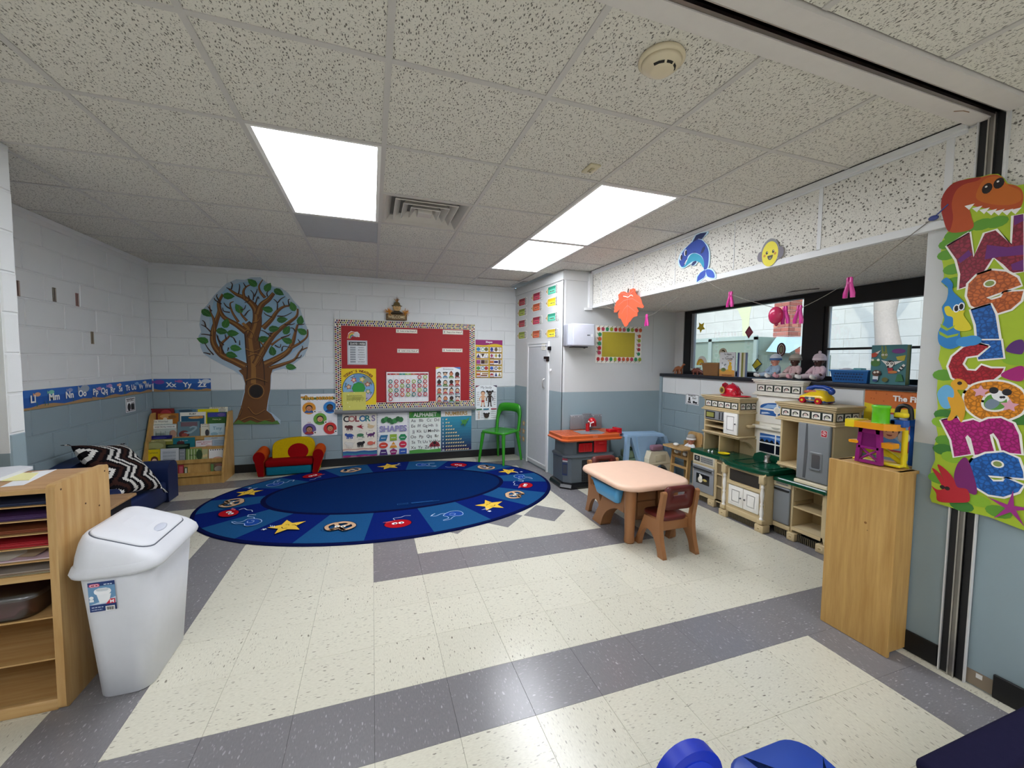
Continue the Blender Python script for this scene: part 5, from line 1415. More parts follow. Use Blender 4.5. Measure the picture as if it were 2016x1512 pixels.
def peg():
    t = thing('clothes_peg', 'bright pink peg on the string, closest to the striped banner', 'clothes peg', (0, 0, 0), 0, 'pink pegs on the string')
    for s, c in ((-1, '#d8409a'), (1, '#c22c86')):
        mb = MB().loft([[(dx * w, s * y + dy * w2, z) for dx, dy in ((-1, -1), (1, -1), (1, 1), (-1, 1))] for z, y, w, w2 in ((-.085, .019, .006, .009), (-.06, .018, .006, .010), (-.02, .009, .006, .007), (.0, .0065, .006, .006), (.018, .0085, .006, .006), (.026, .006, .005, .004))], c)
        obj('jaw', mb, 'gloss', t, local=True)
    obj('spring', MB().cyl((-.008, 0, -.006), (.008, 0, -.006), .007, '#b5327e', n=10), 'gloss', t, local=True)
    return t
pg = peg(); pg.location = (2.462, -1.117, 1.855)
for y, z, r, l in ((-.847, 1.737, .1, 'pink peg on the string, next to the peg with the balloon'), (-.757, 1.742, -.1, 'pink peg on the string gripping the little balloon'), (-.335, 1.898, .05, 'pink peg on the string below the shark tail'), (.615, 1.832, -.05, 'pink peg on the string beside the orange leaf')):
    o = dup(pg, (2.462, y, z), 0, l); o.rotation_euler = (r * .6, 0, r)
t = thing('balloon', 'little deflated magenta balloon held by a peg on the string', 'balloon', (2.45, -.70, 1.66))
obj('skin', MB().ell((2.448, -.705, 1.715), (.034, .045, .056), '#c22c5a', 16, 10), 'gloss', t)
obj('neck', MB().lathe([(.004, 0), (.01, .008), (.012, .016)], (2.448, -.712, 1.646), '#a82048', 10), 'gloss', t)

# ---- stickers on the window
GL = 3.77
def decal(name, label, x, pts, col, draw=None):
    return cut(name, label, 'window sticker', x, pts, col, draw or (lambda A: None), 'gloss', .0015)
P1 = [(1.308,1.831)]
c = P1[0]
decal('star_sticker', 'yellow star sticker on the window glass', GL, star(c[0] - .0, c[1], .07, .5, 5, 60), '#e6ce2c', lambda A: A.poly(star(c[0], c[1], .045, .5, 5, 60), '#f4e04a'))
decal('ruby_sticker', 'dark red diamond sticker high on the window glass', GL, [(.639,1.798),(.588,1.728),(.641,1.664),(.688,1.734)], '#8a2c44', lambda A: A.poly([(.638,1.775),(.605,1.729),(.642,1.687),(.671,1.733)], '#a23a56'))
decal('kite_sticker', 'yellow diamond sticker with black edging low on the window glass', GL, [(.528,1.456),(.469,1.399),(.528,1.316),(.585,1.383)], '#1f2420', lambda A: (A.poly([(.528,1.446),(.478,1.400),(.555,1.346),(.576,1.382)], '#e8cf1c'), A.poly([(.480,1.393),(.485,1.378),(.529,1.328),(.546,1.342)], '#6a8078')))
q = [(.270,1.541),(.967,1.522),(1.295,1.434)]
decal('ring_sticker', 'brown oval zero sticker on the window glass over the dolls', GL, circ(q[0][0], q[0][1], .046, .066, 24), '#4a2420', lambda A: (A.circ(*q[0], .03, '#d8cfc8', .05), A.circ(*q[0], .025, '#6a3a30', .044), A.circ(*q[0], .016, '#8a8a6a', .033)))
decal('letter_sticker', 'round cream letter C sticker behind the hare book', GL, circ(q[1][0], q[1][1], .056, .05, 22), '#d8cdb8', lambda A: (A.poly(circ(q[1][0], q[1][1], .03, .03, 16, 50, 310) + circ(q[1][0], q[1][1], .018, .018, 16, 310, 50), '#2a2620'),))
decal('rainbow_sticker', 'small rainbow sticker low in the window corner', GL, circ(q[2][0] - .02, q[2][1] - .06, .085, .11, 16, 0, 180), '#f0efe8', lambda A: [A.poly(circ(q[2][0] - .0, q[2][1] - .06, r_, r_ * 1.3, 14, 0, 180), c_) for r_, c_ in ((.06, '#e08a2c'), (.052, '#e6c22c'), (.03, '#f2e07a'), (.015, '#d8742c'))])

# ---- objects on the window sill
SZT = 1.2625
def dino(name, label, y, d, kind):
    t = thing(name, label, 'toy dinosaur', (3.6, y, SZT))
    C = '#9a5a34'
    mb = MB()
    if kind == 'long':
        spine = [(3.6, y + d * -.10, SZT + .02), (3.6, y + d * -.075, SZT + .045), (3.6, y + d * -.04, SZT + .064), (3.6, y, SZT + .068), (3.6, y + d * .035, SZT + .066), (3.6, y + d * .06, SZT + .08), (3.6, y + d * .075, SZT + .105), (3.6, y + d * .09, SZT + .118), (3.6, y + d * .112, SZT + .113)]
        mb.tube(spine, [.003, .01, .024, .031, .024, .014, .011, .013, .006], C, 12)
        leg = ((-.04, .02), (-.035, -.02), (.03, .02), (.035, -.02))
    else:
        spine = [(3.6, y - d * .085, SZT + .018), (3.6, y - d * .055, SZT + .04), (3.6, y, SZT + .05), (3.6, y + d * .03, SZT + .048), (3.6, y + d * .045, SZT + .052), (3.6, y + d * .07, SZT + .038), (3.6, y + d * .088, SZT + .03)]
        mb.tube(spine, [.003, .016, .03, .026, .028, .02, .007], '#7a4030', 12)
        for k in range(5): mb.cyl((3.6, y - d * .04 + d * .017 * k, SZT + .07), (3.6, y - d * .045 + d * .017 * k, SZT + .092), .006, '#5a2c22', .001, 6)
        for s in (-1, 1): mb.cyl((3.6 + s * .012, y + d * .06, SZT + .055), (3.6 + s * .02, y + d * .095, SZT + .075), .005, '#d8c8b0', .001, 6)
        leg = ((-.035, .022), (-.03, -.022), (.03, .022), (.035, -.022))
    for a, b in leg:
        mb.tube([(3.6 + b * .7, y + d * a, SZT + .05), (3.6 + b, y + d * (a + .004), SZT + .022), (3.6 + b, y + d * a, SZT + .001)], [.013, .009, .011], C if kind == 'long' else '#7a4030', 8)
    obj('body', mb, 'plastic', t)
    e = spine[-2]
    obj('eye', MB().ell((e[0] - .012, e[1], e[2] + .006), (.003, .003, .003), '#16100c', 6, 4), 'gloss', t)
dino('toy_dinosaur', 'brown long necked toy dinosaur at the corner end of the sill', 1.475, -1, 'long')
dino('toy_dinosaur', 'reddish toy dinosaur with back spikes on the sill beside the brown box', 1.16, 1, 'horn')
# brown box
t = thing('storage_bin', 'tan plastic bin holding dark odds and ends on the window sill', 'bin', (3.6, .915, SZT))
y0, y1, x0, x1 = .80, 1.03, 3.535, 3.68
mb = MB(); e = .012
fr = lambda g, z: [(x0 + g, y0 + g, z), (x1 - g, y0 + g, z), (x1 - g, y1 - g, z), (x0 + g, y1 - g, z)]
mb.loft([fr(.014, SZT), fr(0, SZT + .13), fr(.006, SZT + .13), fr(.018, SZT + .008)], '#8a6238', True, True, False)
obj('tub', mb, 'plastic', t)
mb = MB().loft([fr(-.008, SZT + .128), fr(-.008, SZT + .142), fr(.004, SZT + .142), fr(.004, SZT + .128), fr(-.008, SZT + .128)], '#96703f', True, False, False)
obj('rim', mb, 'plastic', t)
for k in range(5):
    a = rnd.uniform(0, 3)
    tag(obj('toy_part', MB().rbox(-.03, .03, -.009, .009, -.008, .008, '#2a2422', .004, 2, Matrix.Translation((3.59 + .012 * k - .02, .84 + .04 * k, SZT + .137)) @ Matrix.Rotation(a, 4, 'Z')), 'plastic'), 'dark toy part in the tan bin, ' + ('at the end by the hare book', 'second from the hare book', 'in the middle of the five', 'second from the window corner', 'at the end by the window corner')[k], 'toy', 'dark toy parts in the bin')
obj('packing', MB().box(x0 + .02, x1 - .02, y0 + .02, y1 - .02, SZT + .01, SZT + .128, '#2a2422'), 'fabric', t)

def book(name, label, O, U, V, N, w, h, d, cover, draw, page='#e9e4d6', cat='book', group=None, lean=None):
    """a closed book standing with its front towards N"""
    t = thing(name, label, cat, O, 0, group)
    O, U, V, N = Vector(O), Vector(U), Vector(V), Vector(N)
    def bx(u0, u1, v0, v1, n0, n1, c):
        v = [O + U * a + V * b + N * n for n in (n0, n1) for b in (v0, v1) for a in (u0, u1)]
        return MB().add(v, [(0, 2, 3, 1), (4, 5, 7, 6), (0, 1, 5, 4), (2, 6, 7, 3), (0, 4, 6, 2), (1, 3, 7, 5)], c)
    e = min(.0025, d * .25)
    m = bx(0, w, 0, h, -e, 0, cover); m2 = bx(0, w, 0, h, -d, -d + e, cover); m3 = bx(0, e, 0, h, -d + e, -e, cover)
    for q in (m2, m3): m.add(q.v, q.f, cover)
    m.c = [lin(cover)] * len(m.f)
    obj('cover', m, 'gloss' if d > .001 else 'paper', t)
    obj('pages', bx(e, w - .004, .003, h - .003, -d + e, -e, page), 'paper', t)
    if draw:
        A = Art(O, U, V, N, z0=.0004); draw(A, w, h); A.done('print', t)
    return t
BX, BY, BZ = (0, -1, 0), (0, 0, 1), (-1, 0, 0)
def hare(A, w, h):
    A.poly([(0, 0), (w, 0), (w, h * .25), (w * .6, h * .3), (w * .3, h * .26), (0, h * .3)], '#d9a04a'); A.rect(0, 0, w, h * .1, '#c98a4a')
    for s, x, y, k in (('The', .35, .9, .05), ('Hare', .62, .88, .075), ('and', .5, .8, .045), ('the', .22, .71, .045), ('Tortoise', .6, .7, .075)): A.text(s, w * x, h * y, h * k, '#2a2a30', w * .62, .02)
    A.circ(w * .7, h * .36, w * .13, '#e6b82c', h * .14); A.circ(w * .72, h * .54, w * .08, '#e6b82c'); A.line([(w * .7, h * .58), (w * .55, h * .66), (w * .8, h * .66)], .008, '#d9a02c'); A.circ(w * .28, h * .28, w * .17, '#7a8a4a', h * .08); A.circ(w * .3, h * .3, w * .1, '#5a6a34', h * .05)
    for x, y in ((.2, .55), (.42, .5), (.36, .47), (.9, .8)): A.poly(star(w * x, h * y, .012, .4), '#5a6a7a')
    scribble(A, w * .2, w * .85, h * .04, .008, '#6a4420')
book('hare_book', 'white picture book The Hare and the Tortoise propped on the sill', (3.545, .79, SZT), BX, BY, BZ, .195, .255, .012, '#dfe3e6', hare)
def stripes(A, w, h):
    for k, c in enumerate(('#4a5a8a', '#e6e6e2', '#8a8a3c', '#d9d4b8', '#6a7a9a')): A.rect(w * k / 5, 0, w * (k + 1) / 5, h, c)
book('striped_book', 'slim striped picture book standing behind the hare book', (3.575, .592, SZT), (.55, -.83, 0), BY, (-.83, -.55, 0), .09, .25, .02, '#8a8f9c', stripes)
def beasts(A, w, h):
    A.circ(w * .38, h * .74, w * .1, '#7a8a4a', h * .1)
    for q in (.33, .43): A.line([(w * q, h * .8), (w * (q - .03), h * .98)], .014, '#8a9a54', .008)
    for q in (.34, .44): A.circ(w * q, h * .75, .008, '#f1efe0'); A.circ(w * q, h * .75, .003, '#1a1a1a')
    A.circ(w * .78, h * .84, w * .19, '#7a3f8a', h * .06)
    A.poly([(0, h * .78), (w * .25, h * .86), (w * .15, h * .7), (w * .02, h * .68)], '#c24a34'); A.poly([(w * .12, h * .8), (w * .28, h * .87), (w * .2, h * .78)], '#f1efe8')
    A.circ(w * .14, h * .54, w * .14, '#4a7a3a', h * .09); [A.circ(w * q, h * .62, .009, '#e6efd8') for q in (.05, .22)]
    A.poly([(w * .72, h * .7), (w * .98, h * .74), (w * .95, h * .6), (w * .76, h * .62)], '#c2b43a')
    A.poly([(w * .3, h * .62), (w * .5, h * .58), (w * .45, h * .5)], '#f0efe8'); A.poly([(w * .92, h * .6), (w * .66, h * .58), (w * .7, h * .5)], '#f0efe8')
    A.circ(w * .57, h * .52, w * .13, '#1d1c1e', h * .09); A.circ(w * .56, h * .49, w * .1, '#eceae4', h * .06)
    for q in (.5, .62): A.circ(w * q, h * .53, .014, '#f4f2ea'); A.circ(w * q, h * .53, .008, '#16161a'); A.circ(w * q, h * .53, .003, '#f4f2ea')
    A.circ(w * .52, h * .45, .007, '#16161a'); A.poly([(w * .5, h * .42), (w * .66, h * .42), (w * .66, h * .28), (w * .54, h * .28)], '#b0303a'); A.circ(w * .66, h * .32, w * .13, '#c97a3a', h * .035)
    for k in range(5): A.line([(w * (.8 + .03 * k), h * (.38 + .03 * k)), (w * (.86 + .03 * k), h * (.35 + .03 * k))], .016, '#1b1b1e' if k % 2 else '#f1efe8')
    A.circ(w * .2, h * .28, w * .13, '#5a3a2a', h * .08); A.circ(w * .3, h * .25, w * .05, '#1b1411', h * .025); A.circ(w * .15, h * .3, .008, '#efe6d8'); A.circ(w * .24, h * .31, .008, '#efe6d8')
    A.rect(w * .1, h * .1, w * .26, h * .2, '#dfe6ec'); A.rect(w * .1, h * .06, w * .24, h * .12, '#2a4a7a'); A.circ(w * .46, h * .12, w * .09, '#6a6a34', h * .06); A.poly([(w * .75, h * .08), (w * .98, h * .1), (w * .9, h * .28), (w * .8, h * .26)], '#3a7a4a')
book('animal_book', 'teal picture book covered in cartoon animals on the window sill', (3.56, -.612, SZT), BX, BY, BZ, .215, .288, .05, '#54858a', beasts, '#7a8a4a')
book('orange_book', 'orange book mostly hidden by the pier on the window sill', (3.6, -.898, SZT), BX, BY, BZ, .2, .25, .03, '#b5552c', lambda A, w, h: (A.text('Do', .035, h - .06, .026, '#2a1a14', None, .03), A.poly([(.04, 0), (w, 0), (w, h * .55), (.05, h * .5)], '#2a2a24')))
# blue basket
t = thing('plastic_basket', 'blue plastic basket with round holes on the window sill', 'basket', (3.61, -.47, SZT))
x0, x1, y0, y1 = 3.545, 3.7, -.605, -.335
fr = lambda g, z: [(x0 + g, y0 + g, z), (x1 - g, y0 + g, z), (x1 - g, y1 - g, z), (x0 + g, y1 - g, z)]
obj('tub', MB().loft([fr(.014, SZT), fr(.0, SZT + .092), fr(.005, SZT + .092), fr(.018, SZT + .008)], '#1f5fa0', True, True, False), 'plastic', t)
obj('rim', MB().loft([fr(-.006, SZT + .088), fr(-.006, SZT + .1), fr(.006, SZT + .1), fr(.006, SZT + .088), fr(-.006, SZT + .088)], '#2a6fb0', True, False, False), 'plastic', t)
mb = MB()
for r in range(3):
    for k in range(11):
        y = y0 + .04 + k * .019 + (r % 2) * .009; z = SZT + .025 + r * .022
        xx = x0 + .014 * (1 - (z - SZT) / .092) - .0008
        mb.prism(circ(y, z, .0075, None, 8), FX, xx, xx + .0004, '#0e2f5a')
obj('hole_pattern', mb, 'matte', t)  # dark discs put in as the shade inside open holes
tag(obj('cloth', MB().ell((3.62, -.41, SZT + .085), (.05, .06, .03), '#e6e2e6', 12, 6), 'fabric'), 'crumpled white cloth in the blue basket', 'cloth')
tag(obj('toy_brick', MB().rbox(3.58, 3.64, -.54, -.48, SZT + .06, SZT + .115, '#5aa0a4', .006, 2), 'plastic'), 'pale teal toy block sticking out of the blue basket', 'toy')

# ---- baby dolls
def skin_mesh(name, joints, links, mat, col, sub=2):
    me = bpy.data.meshes.new(name)
    me.from_pydata([j[0] for j in joints], links, [])
    ob = bpy.data.objects.new(name, me); COL.objects.link(ob)
    md = ob.modifiers.new('s', 'SKIN'); md.use_smooth_shade = True
    sv = me.skin_vertices[0].data
    for k, j in enumerate(joints):
        sv[k].radius = (j[1], j[1] if len(j) < 3 else j[2]); sv[k].use_root = k == 0
    s2 = ob.modifiers.new('d', 'SUBSURF'); s2.levels = sub; s2.render_levels = sub
    dg = bpy.context.evaluated_depsgraph_get()
    e = bpy.data.meshes.new_from_object(ob.evaluated_get(dg))
    mb = MB(); mb.add([v.co[:] for v in e.vertices], [tuple(p.vertices) for p in e.polygons], col, True)
    bpy.data.objects.remove(ob); bpy.data.meshes.remove(me); bpy.data.meshes.remove(e)
    return mb
def doll(label, loc, rz, skin, coat, coat2, trousers, hat, band, pompom=False, group=None, sock='#e8e6e4', sc=1.0):
    t = thing('baby_doll', label, 'doll', loc, rz, group)
    J = [((0, .0, .035), .034), ((0, .004, .075), .034), ((0, .002, .108), .026), ((0, 0, .128), .016), ((0, -.002, .165), .04), ((0, -.002, .19), .032),
         ((-.042, 0, .108), .015), ((-.062, -.02, .075), .013), ((-.06, -.05, .05), .012), ((-.058, -.066, .044), .009),
         ((.042, 0, .108), .015), ((.062, -.02, .075), .013), ((.06, -.05, .05), .012), ((.058, -.066, .044), .009),
         ((-.03, -.02, .03), .021), ((-.052, -.075, .034), .018), ((-.066, -.125, .026), .015), ((-.07, -.142, .036), .013),
         ((.03, -.02, .03), .021), ((.052, -.075, .034), .018), ((.066, -.125, .026), .015), ((.07, -.142, .036), .013)]
    Lk = [(0, 1), (1, 2), (2, 3), (3, 4), (4, 5), (2, 6), (6, 7), (7, 8), (8, 9), (2, 10), (10, 11), (11, 12), (12, 13), (0, 14), (14, 15), (15, 16), (16, 17), (0, 18), (18, 19), (19, 20), (20, 21)]
    J = [(tuple(c * sc for c in j[0]), j[1] * sc) for j in J]
    obj('body', skin_mesh('body', J, Lk, 'skin', skin), 'skin', t, local=True)
    k = sc
    mb = MB().lathe([(.03, .02), (.046, .03), (.048, .07), (.04, .1), (.028, .12), (.02, .124)], (0, .002, 0), coat, 16, 1, .88)
    for s in (-1, 1):
        mb.tube([(s * .03, 0, .112), (s * .05, -.008, .095), (s * .064, -.022, .074), (s * .063, -.045, .054)], [.02, .021, .0195, .019], coat, 10)
    mb.v = [tuple(c * k for c in v) for v in mb.v]
    obj('jacket', mb, 'fabric', t, local=True)
    mb = MB()
    for z in (.05, .066, .082, .098): mb.ell((0, -.0415 + (.004 if z > .08 else 0), z), (.004, .003, .004), coat2, 8, 5)
    mb.tube([(-.034, -.026, .028), (0, -.044, .031), (.034, -.026, .028)], .005, coat2, 6)
    mb.v = [tuple(c * k for c in v) for v in mb.v]
    obj('jacket_trim', mb, 'fabric', t, local=True)
    mb = MB().ell((0, -.004, .028), (.044, .038, .027), trousers, 14, 8)
    for s in (-1, 1): mb.tube([(s * .024, -.01, .03), (s * .04, -.045, .036), (s * .053, -.078, .036), (s * .062, -.11, .029)], [.026, .025, .0225, .02], trousers, 10)
    mb.v = [tuple(c * k for c in (v[0], v[1], max(v[2], .001))) for v in mb.v]
    obj('trousers', mb, 'fabric', t, local=True)
    for s in (-1, 1):
        mb = MB().tube([(s * .063, -.116, .027), (s * .0675, -.132, .028), (s * .071, -.146, .036), (s * .072, -.15, .05)], [.017, .018, .0175, .01], sock, 10)
        mb.v = [tuple(c * k for c in (v[0], v[1], max(v[2], .001))) for v in mb.v]
        obj('sock', mb, 'fabric', t, local=True)
    mb = MB().lathe([(.046, .178), (.049, .186), (.047, .203), (.036, .222), (.016, .232), (.001, .234)], (0, .004, 0), hat, 18)
    mb.v = [tuple(c * k for c in v) for v in mb.v]
    h = obj('cap', mb, 'fabric', t, local=True)
    mb = MB().lathe([(.0475, .172), (.051, .176), (.051, .188), (.0485, .192)], (0, .004, 0), band, 18, cap=False)
    if pompom: mb.ell((0, .004, .242), (.012, .012, .012), band, 10, 7)
    mb.v = [tuple(c * k for c in v) for v in mb.v]
    obj('cap_band', mb, 'fabric', t, local=True)
    mb = MB()
    for s in (-1, 1):
        mb.ell((s * .015, -.0405, .163), (.0052, .003, .0042), '#f1efec', 8, 6); mb.ell((s * .015, -.043, .163), (.003, .0015, .0034), '#20150f', 8, 6)
        mb.ell((s * .041, .002, .16), (.006, .007, .010), skin, 8, 6)
    mb.ell((0, -.044, .154), (.005, .005, .0045), skin, 8, 6); mb.ell((0, -.0415, .143), (.008, .003, .0028), '#9a4a44', 8, 6)
    mb.v = [tuple(c * k for c in v) for v in mb.v]
    obj('face', mb, 'skin', t, local=True)
    return t
G = 'baby dolls seated on the sill'
doll('pale baby doll in blue with a striped blue cap on the sill', (3.61, .2, SZT + .001), R(258), '#d9927c', '#a9bfd4', '#8aa6c4', '#b9cde0', '#e6eaf0', '#5a7ab0', False, G)
doll('dark skinned baby doll in pale pink with a beige cap on the sill', (3.61, .01, SZT + .001), R(264), '#4a2c22', '#d4b4b4', '#c48a94', '#d8c8c4', '#b8aea0', '#8f8478', False, G, '#d9a0aa')
doll('dark skinned baby doll in pink with a bobble cap, close to the blue basket', (3.61, -.2, SZT + .001), R(262), '#40251d', '#d8bcc4', '#c49aa8', '#dccad0', '#d8c6cc', '#e4d4da', True, G)

# ---- small signs on the window wall
def play_sign(A, w, h):
    A.frame(.006, .006, w - .006, h - .006, .005, '#17171a'); A.text('DRAMATIC', w * .48, h * .77, h * .13, '#17171a', w * .78, .03); A.text('PLAY', w * .68, h * .54, h * .15, '#17171a', w * .45, .03)
    A.poly([(w * .16, h * .15), (w * .44, h * .15), (w * .36, h * .5), (w * .36, h * .68), (w * .24, h * .68), (w * .24, h * .5)], '#17171a'); A.rect(w * .2, h * .28, w * .4, h * .34, '#eef0f0')
    A.poly(circ(w * .64, h * .26, w * .09, h * .12, 10), '#17171a'); A.rect(w * .72, h * .14, w * .88, h * .3, '#17171a')
WW = ('x', 3.5235, -1)
poster('play_sign', 'small black and white DRAMATIC PLAY sign on the blue wall under the sill', 'sign', WW, 1.25, .915, 1.04, 1.04, '#eceff0', play_sign)
def senses2(A, w, h):
    A.poly([(0, h), (w, h), (w, h * .77)] + curve([(w, h * .77), (w * .6, h * .8), (w * .3, h * .74), (0, h * .8)], 6)[1:], '#d2702c')
    for k in range(26): A.circ(rnd.uniform(.02, w - .02), h * rnd.uniform(.84, .97), .005, '#b85a20', n=8)
    A.text('The Five Senses', w * .5, h * .86, h * .075, '#f6efe6', w * .84, .04)
    for x0, x1, y0, y1, c in ((.08, .42, .1, .68, '#b02c2c'), (.52, .96, .1, .72, '#2c6f94')): A.poly(rrect(w * x0, w * x1, h * y0, h * y1, .02), c); A.poly(rrect(w * x0 + .012, w * x1 - .012, h * y0 + .012, h * y1 - .012, .015), '#8aa6b8' if x0 < .3 else '#1b1d22')
    kid(A, w * .25, h * .4, .06, '#c98a64', '#2a1a14', '#4a7ab0', 0); kid(A, w * .72, h * .44, .06, '#d9a480', '#3a2418', '#d9c22c', 1)
poster('senses_board', 'yellow The Five Senses poster on the wall behind the toy tower', 'poster', WW, -.607, .74, -1.3, 1.218, '#e8d01c', senses2)
# ================================================================ rug
rug = thing('oval_rug', 'large oval blue rug ringed with stars, pretzels and red balls', 'rug', (.2, 1.815, 0))
RA, RB = 1.755, 1.243
mb = MB(); rings = []
for a, z in ((0, .0012), (0, .007), (-.006, .0105), (-.012, .0112)):
    rings.append([(.2 + (RA + a) * math.cos(2 * PI * k / 96), 1.815 + (RB + a) * math.sin(2 * PI * k / 96), z) for k in range(96)])
mb.loft(rings, '#0a1240')
obj('pile', mb, 'carpet', rug)
A = Art((.2, 1.815, .0112), (1, 0, 0), (0, 1, 0), (0, 0, 1), step=.00006, z0=.0002)
DKB, MDB, LTB = '#0a1f68', '#062558', '#1d5080'
ia, ib, iy = 1.235, .70, .085
def el(t, k):      # between the inner oval (k=0) and the outer one (k=1)
    c, s = math.cos(R(t)), math.sin(R(t))
    return (c * (ia + (RA - .035 - ia) * k), (iy + s * ib) * (1 - k) + s * (RB - .035) * k)
for k in range(20):
    t0, t1 = 261 + 18 * k, 279 + 18 * k
    n = 5
    A.poly([el(t0 + (t1 - t0) * q / n, 1) for q in range(n + 1)] + [el(t1 - (t1 - t0) * q / n, 0) for q in range(n + 1)], DKB if k % 2 == 0 else LTB)
A.poly([(c * .0 + el(t, 0.02)[0], el(t, .02)[1]) for t in range(0, 360, 5) for c in (0,)], '#0a1038')
A.poly([(x * .972, iy + (y - iy) * .955) for x, y in (el(t, 0) for t in range(0, 360, 5))], MDB)
for k in range(20):
    t = 270 + 18 * k
    cx, cy = el(t, .52)
    d = Vector((-cx * .62, iy - cy)); d.normalize()      # up = towards the middle
    if k in (4, 5, 6, 14, 15, 16): d = (d + Vector((0, .2)) * (1 if cy < 0 else -1)).normalized()
    r_ = Vector((d.y, -d.x))
    P = lambda u, v: (cx + r_.x * u + d.x * v, cy + r_.y * u + d.y * v)
    PP = lambda pts: [P(*p) for p in pts]
    kind = k % 4
    S_ = 1.0 if abs(math.sin(R(t))) > .5 else .86
    if kind == 0:      # red ball on a string
        A.poly(PP(circ(0, -.01, .118 * S_, .092 * S_, 26)), '#16143c'); A.poly(PP(circ(0, -.01, .11 * S_, .085 * S_, 26)), '#ad1420')
        for q in (-1, 1): A.poly(PP(circ(q * .027, .0, .024, .022, 14)), '#f3f1ef'); A.poly(PP(circ(q * .027 + .004, -.006, .01, .011, 10)), '#15131c')
        A.line(PP(curve([(-.02, .075), (-.03, .12), (.03, .125), (.07, .15), (.12, .14)], 4)), .006, '#c9d6ec')
        for q in range(3): A.line(PP([(-.12 + .012 * q, .05 - .008 * q), (-.055 + .01 * q, .06 - .006 * q)]), .005, '#e06a74')
    elif kind == 2:    # star
        st = star(.0, 0, .15 * S_, .45, 5, 62)
        A.poly(PP([(x * 1.05, y * 1.05) for x, y in st]), '#17153a'); A.poly(PP(st), '#e8c148')
        A.line(PP(curve([(-.035, .02), (-.015, .03), (.0, .02)], 3)), .006, '#3a2a12'); A.line(PP(curve([(.02, .03), (.04, .04), (.06, .03)], 3)), .006, '#3a2a12'); A.line(PP(curve([(-.03, -.025), (0, -.045), (.03, -.03)], 4)), .007, '#3a2a12')
        A.poly(PP(star(-.13, -.1, .024, .4)), '#dfe8f2')
        for q in range(3): A.line(PP([(-.15 + .02 * q, -.02), (-.11 + .015 * q, -.05)]), .005, '#b9cdea')
    elif kind == 3:    # pretzel
        for w_, c in ((.042, '#1a1a34'), (.03, '#c9a886')):
            A.line(PP(curve([(-.06, -.075), (.0, -.01), (.06, .05), (.03, .085), (-.02, .08), (-.08, .06), (-.11, .0), (-.07, -.06), (-.02, -.05), (.0, -.01)], 4)), w_, c)
            A.line(PP(curve([(.06, -.075), (.0, -.01), (-.05, .05), (-.02, .09), (.04, .085), (.09, .05), (.11, .0), (.07, -.06), (.03, -.05), (.0, -.01)], 4)), w_, c)
        for q in (-1, 1): A.poly(PP(circ(q * .025, .0, .02, .018, 12)), '#eef0e8'); A.poly(PP(circ(q * .025, -.004, .008, None, 8)), '#26331c')
        A.line(PP(curve([(-.13, -.06), (-.115, -.085), (-.09, -.095)], 3)), .004, '#12204a')
    else:              # elephant with a brush, white outline
        A.poly(PP(curve([(-.05, .02), (.0, .06), (.07, .055), (.11, .01), (.1, -.05), (.05, -.06), (.0, -.03)], 4, True)), '#1f4a9c')
        body = curve([(-.1, -.07), (-.05, -.06), (-.04, -.02), (-.06, .02), (-.02, .055), (.04, .075), (.1, .055), (.12, .0), (.1, -.05), (.06, -.06), (.03, -.045), (-.01, -.06), (-.04, -.085), (-.1, -.085)], 4, True)
        A.line(PP(body), .006, '#a9c8ee', closed=True)
        A.line(PP(curve([(-.02, .055), (-.06, .07), (-.12, .05), (-.15, .075)], 4)), .007, '#a9c8ee'); A.line(PP(curve([(.0, .02), (.03, .03), (.05, .0), (.02, -.02), (-.01, .0)], 4)), .005, '#a9c8ee')
        for q in range(3): A.line(PP([(-.16 + .01 * q, .07 + .01 * q), (-.12 + .01 * q, .1 + .004 * q)]), .005, '#d3e2f4')
A.line([(.02, -.50), (.02, -.47), (.12, -.47), (.12, -.5), (.02, -.5)], .003, '#3f78b8'); A.rect(.15, -.497, .42, -.49, '#2f68ac'); A.rect(.15, -.48, .36, -.475, '#2f68ac')
A.done('print', rug, 'carpet')

# ================================================================ green chair
def tapered(mb, p0, p1, a0, a1, col):
    """square leg from p0 to p1"""
    return mb.loft([[(p[0] + s * a, p[1] + q * a, p[2]) for s, q in ((-1, -1), (1, -1), (1, 1), (-1, 1))] for p, a in ((p0, a0), (p1, a1))], col, True, True, False)
GC = '#2f8f1f'
gc = thing('green_chair', 'bright green moulded chair with an open back beside the closet', 'chair', (1.685, 2.735, .0), R(-52))
mb = MB()
seat = rrect(-.2, .2, -.2, .2, .07, 5)
mb.loft([[(x * s, y * s, z) for x, y in seat] for s, z in ((.93, .405), (1, .412), (1.01, .428), (.985, .44), (.9, .438), (.5, .43), (.05, .428))], GC)
obj('seat', mb, 'gloss', gc, local=True)
for x, y, fx, fy, fz in ((-.17, -.17, -.205, -.215, 0), (.17, -.17, .205, -.215, .0115), (-.165, .17, -.2, .24, 0), (.165, .17, .2, .24, 0)):
    mb = MB().tube([(fx, fy, fz), ((x + fx) / 2, (y + fy) / 2, .22), (x, y, .415)], [.0155, .021, .027], GC, 12)
    obj('leg', mb, 'gloss', gc, local=True)
mb = MB()
o_ = curve([(-.2, .18, .42), (-.205, .2, .56), (-.195, .225, .7), (-.15, .24, .785), (0, .25, .8), (.15, .24, .785), (.195, .225, .7), (.205, .2, .56), (.2, .18, .42)], 6)
i_ = curve([(-.165, .18, .42), (-.168, .2, .56), (-.155, .222, .63), (-.12, .232, .675), (0, .24, .685), (.12, .232, .675), (.155, .222, .63), (.168, .2, .56), (.165, .18, .42)], 6)
n = len(o_)
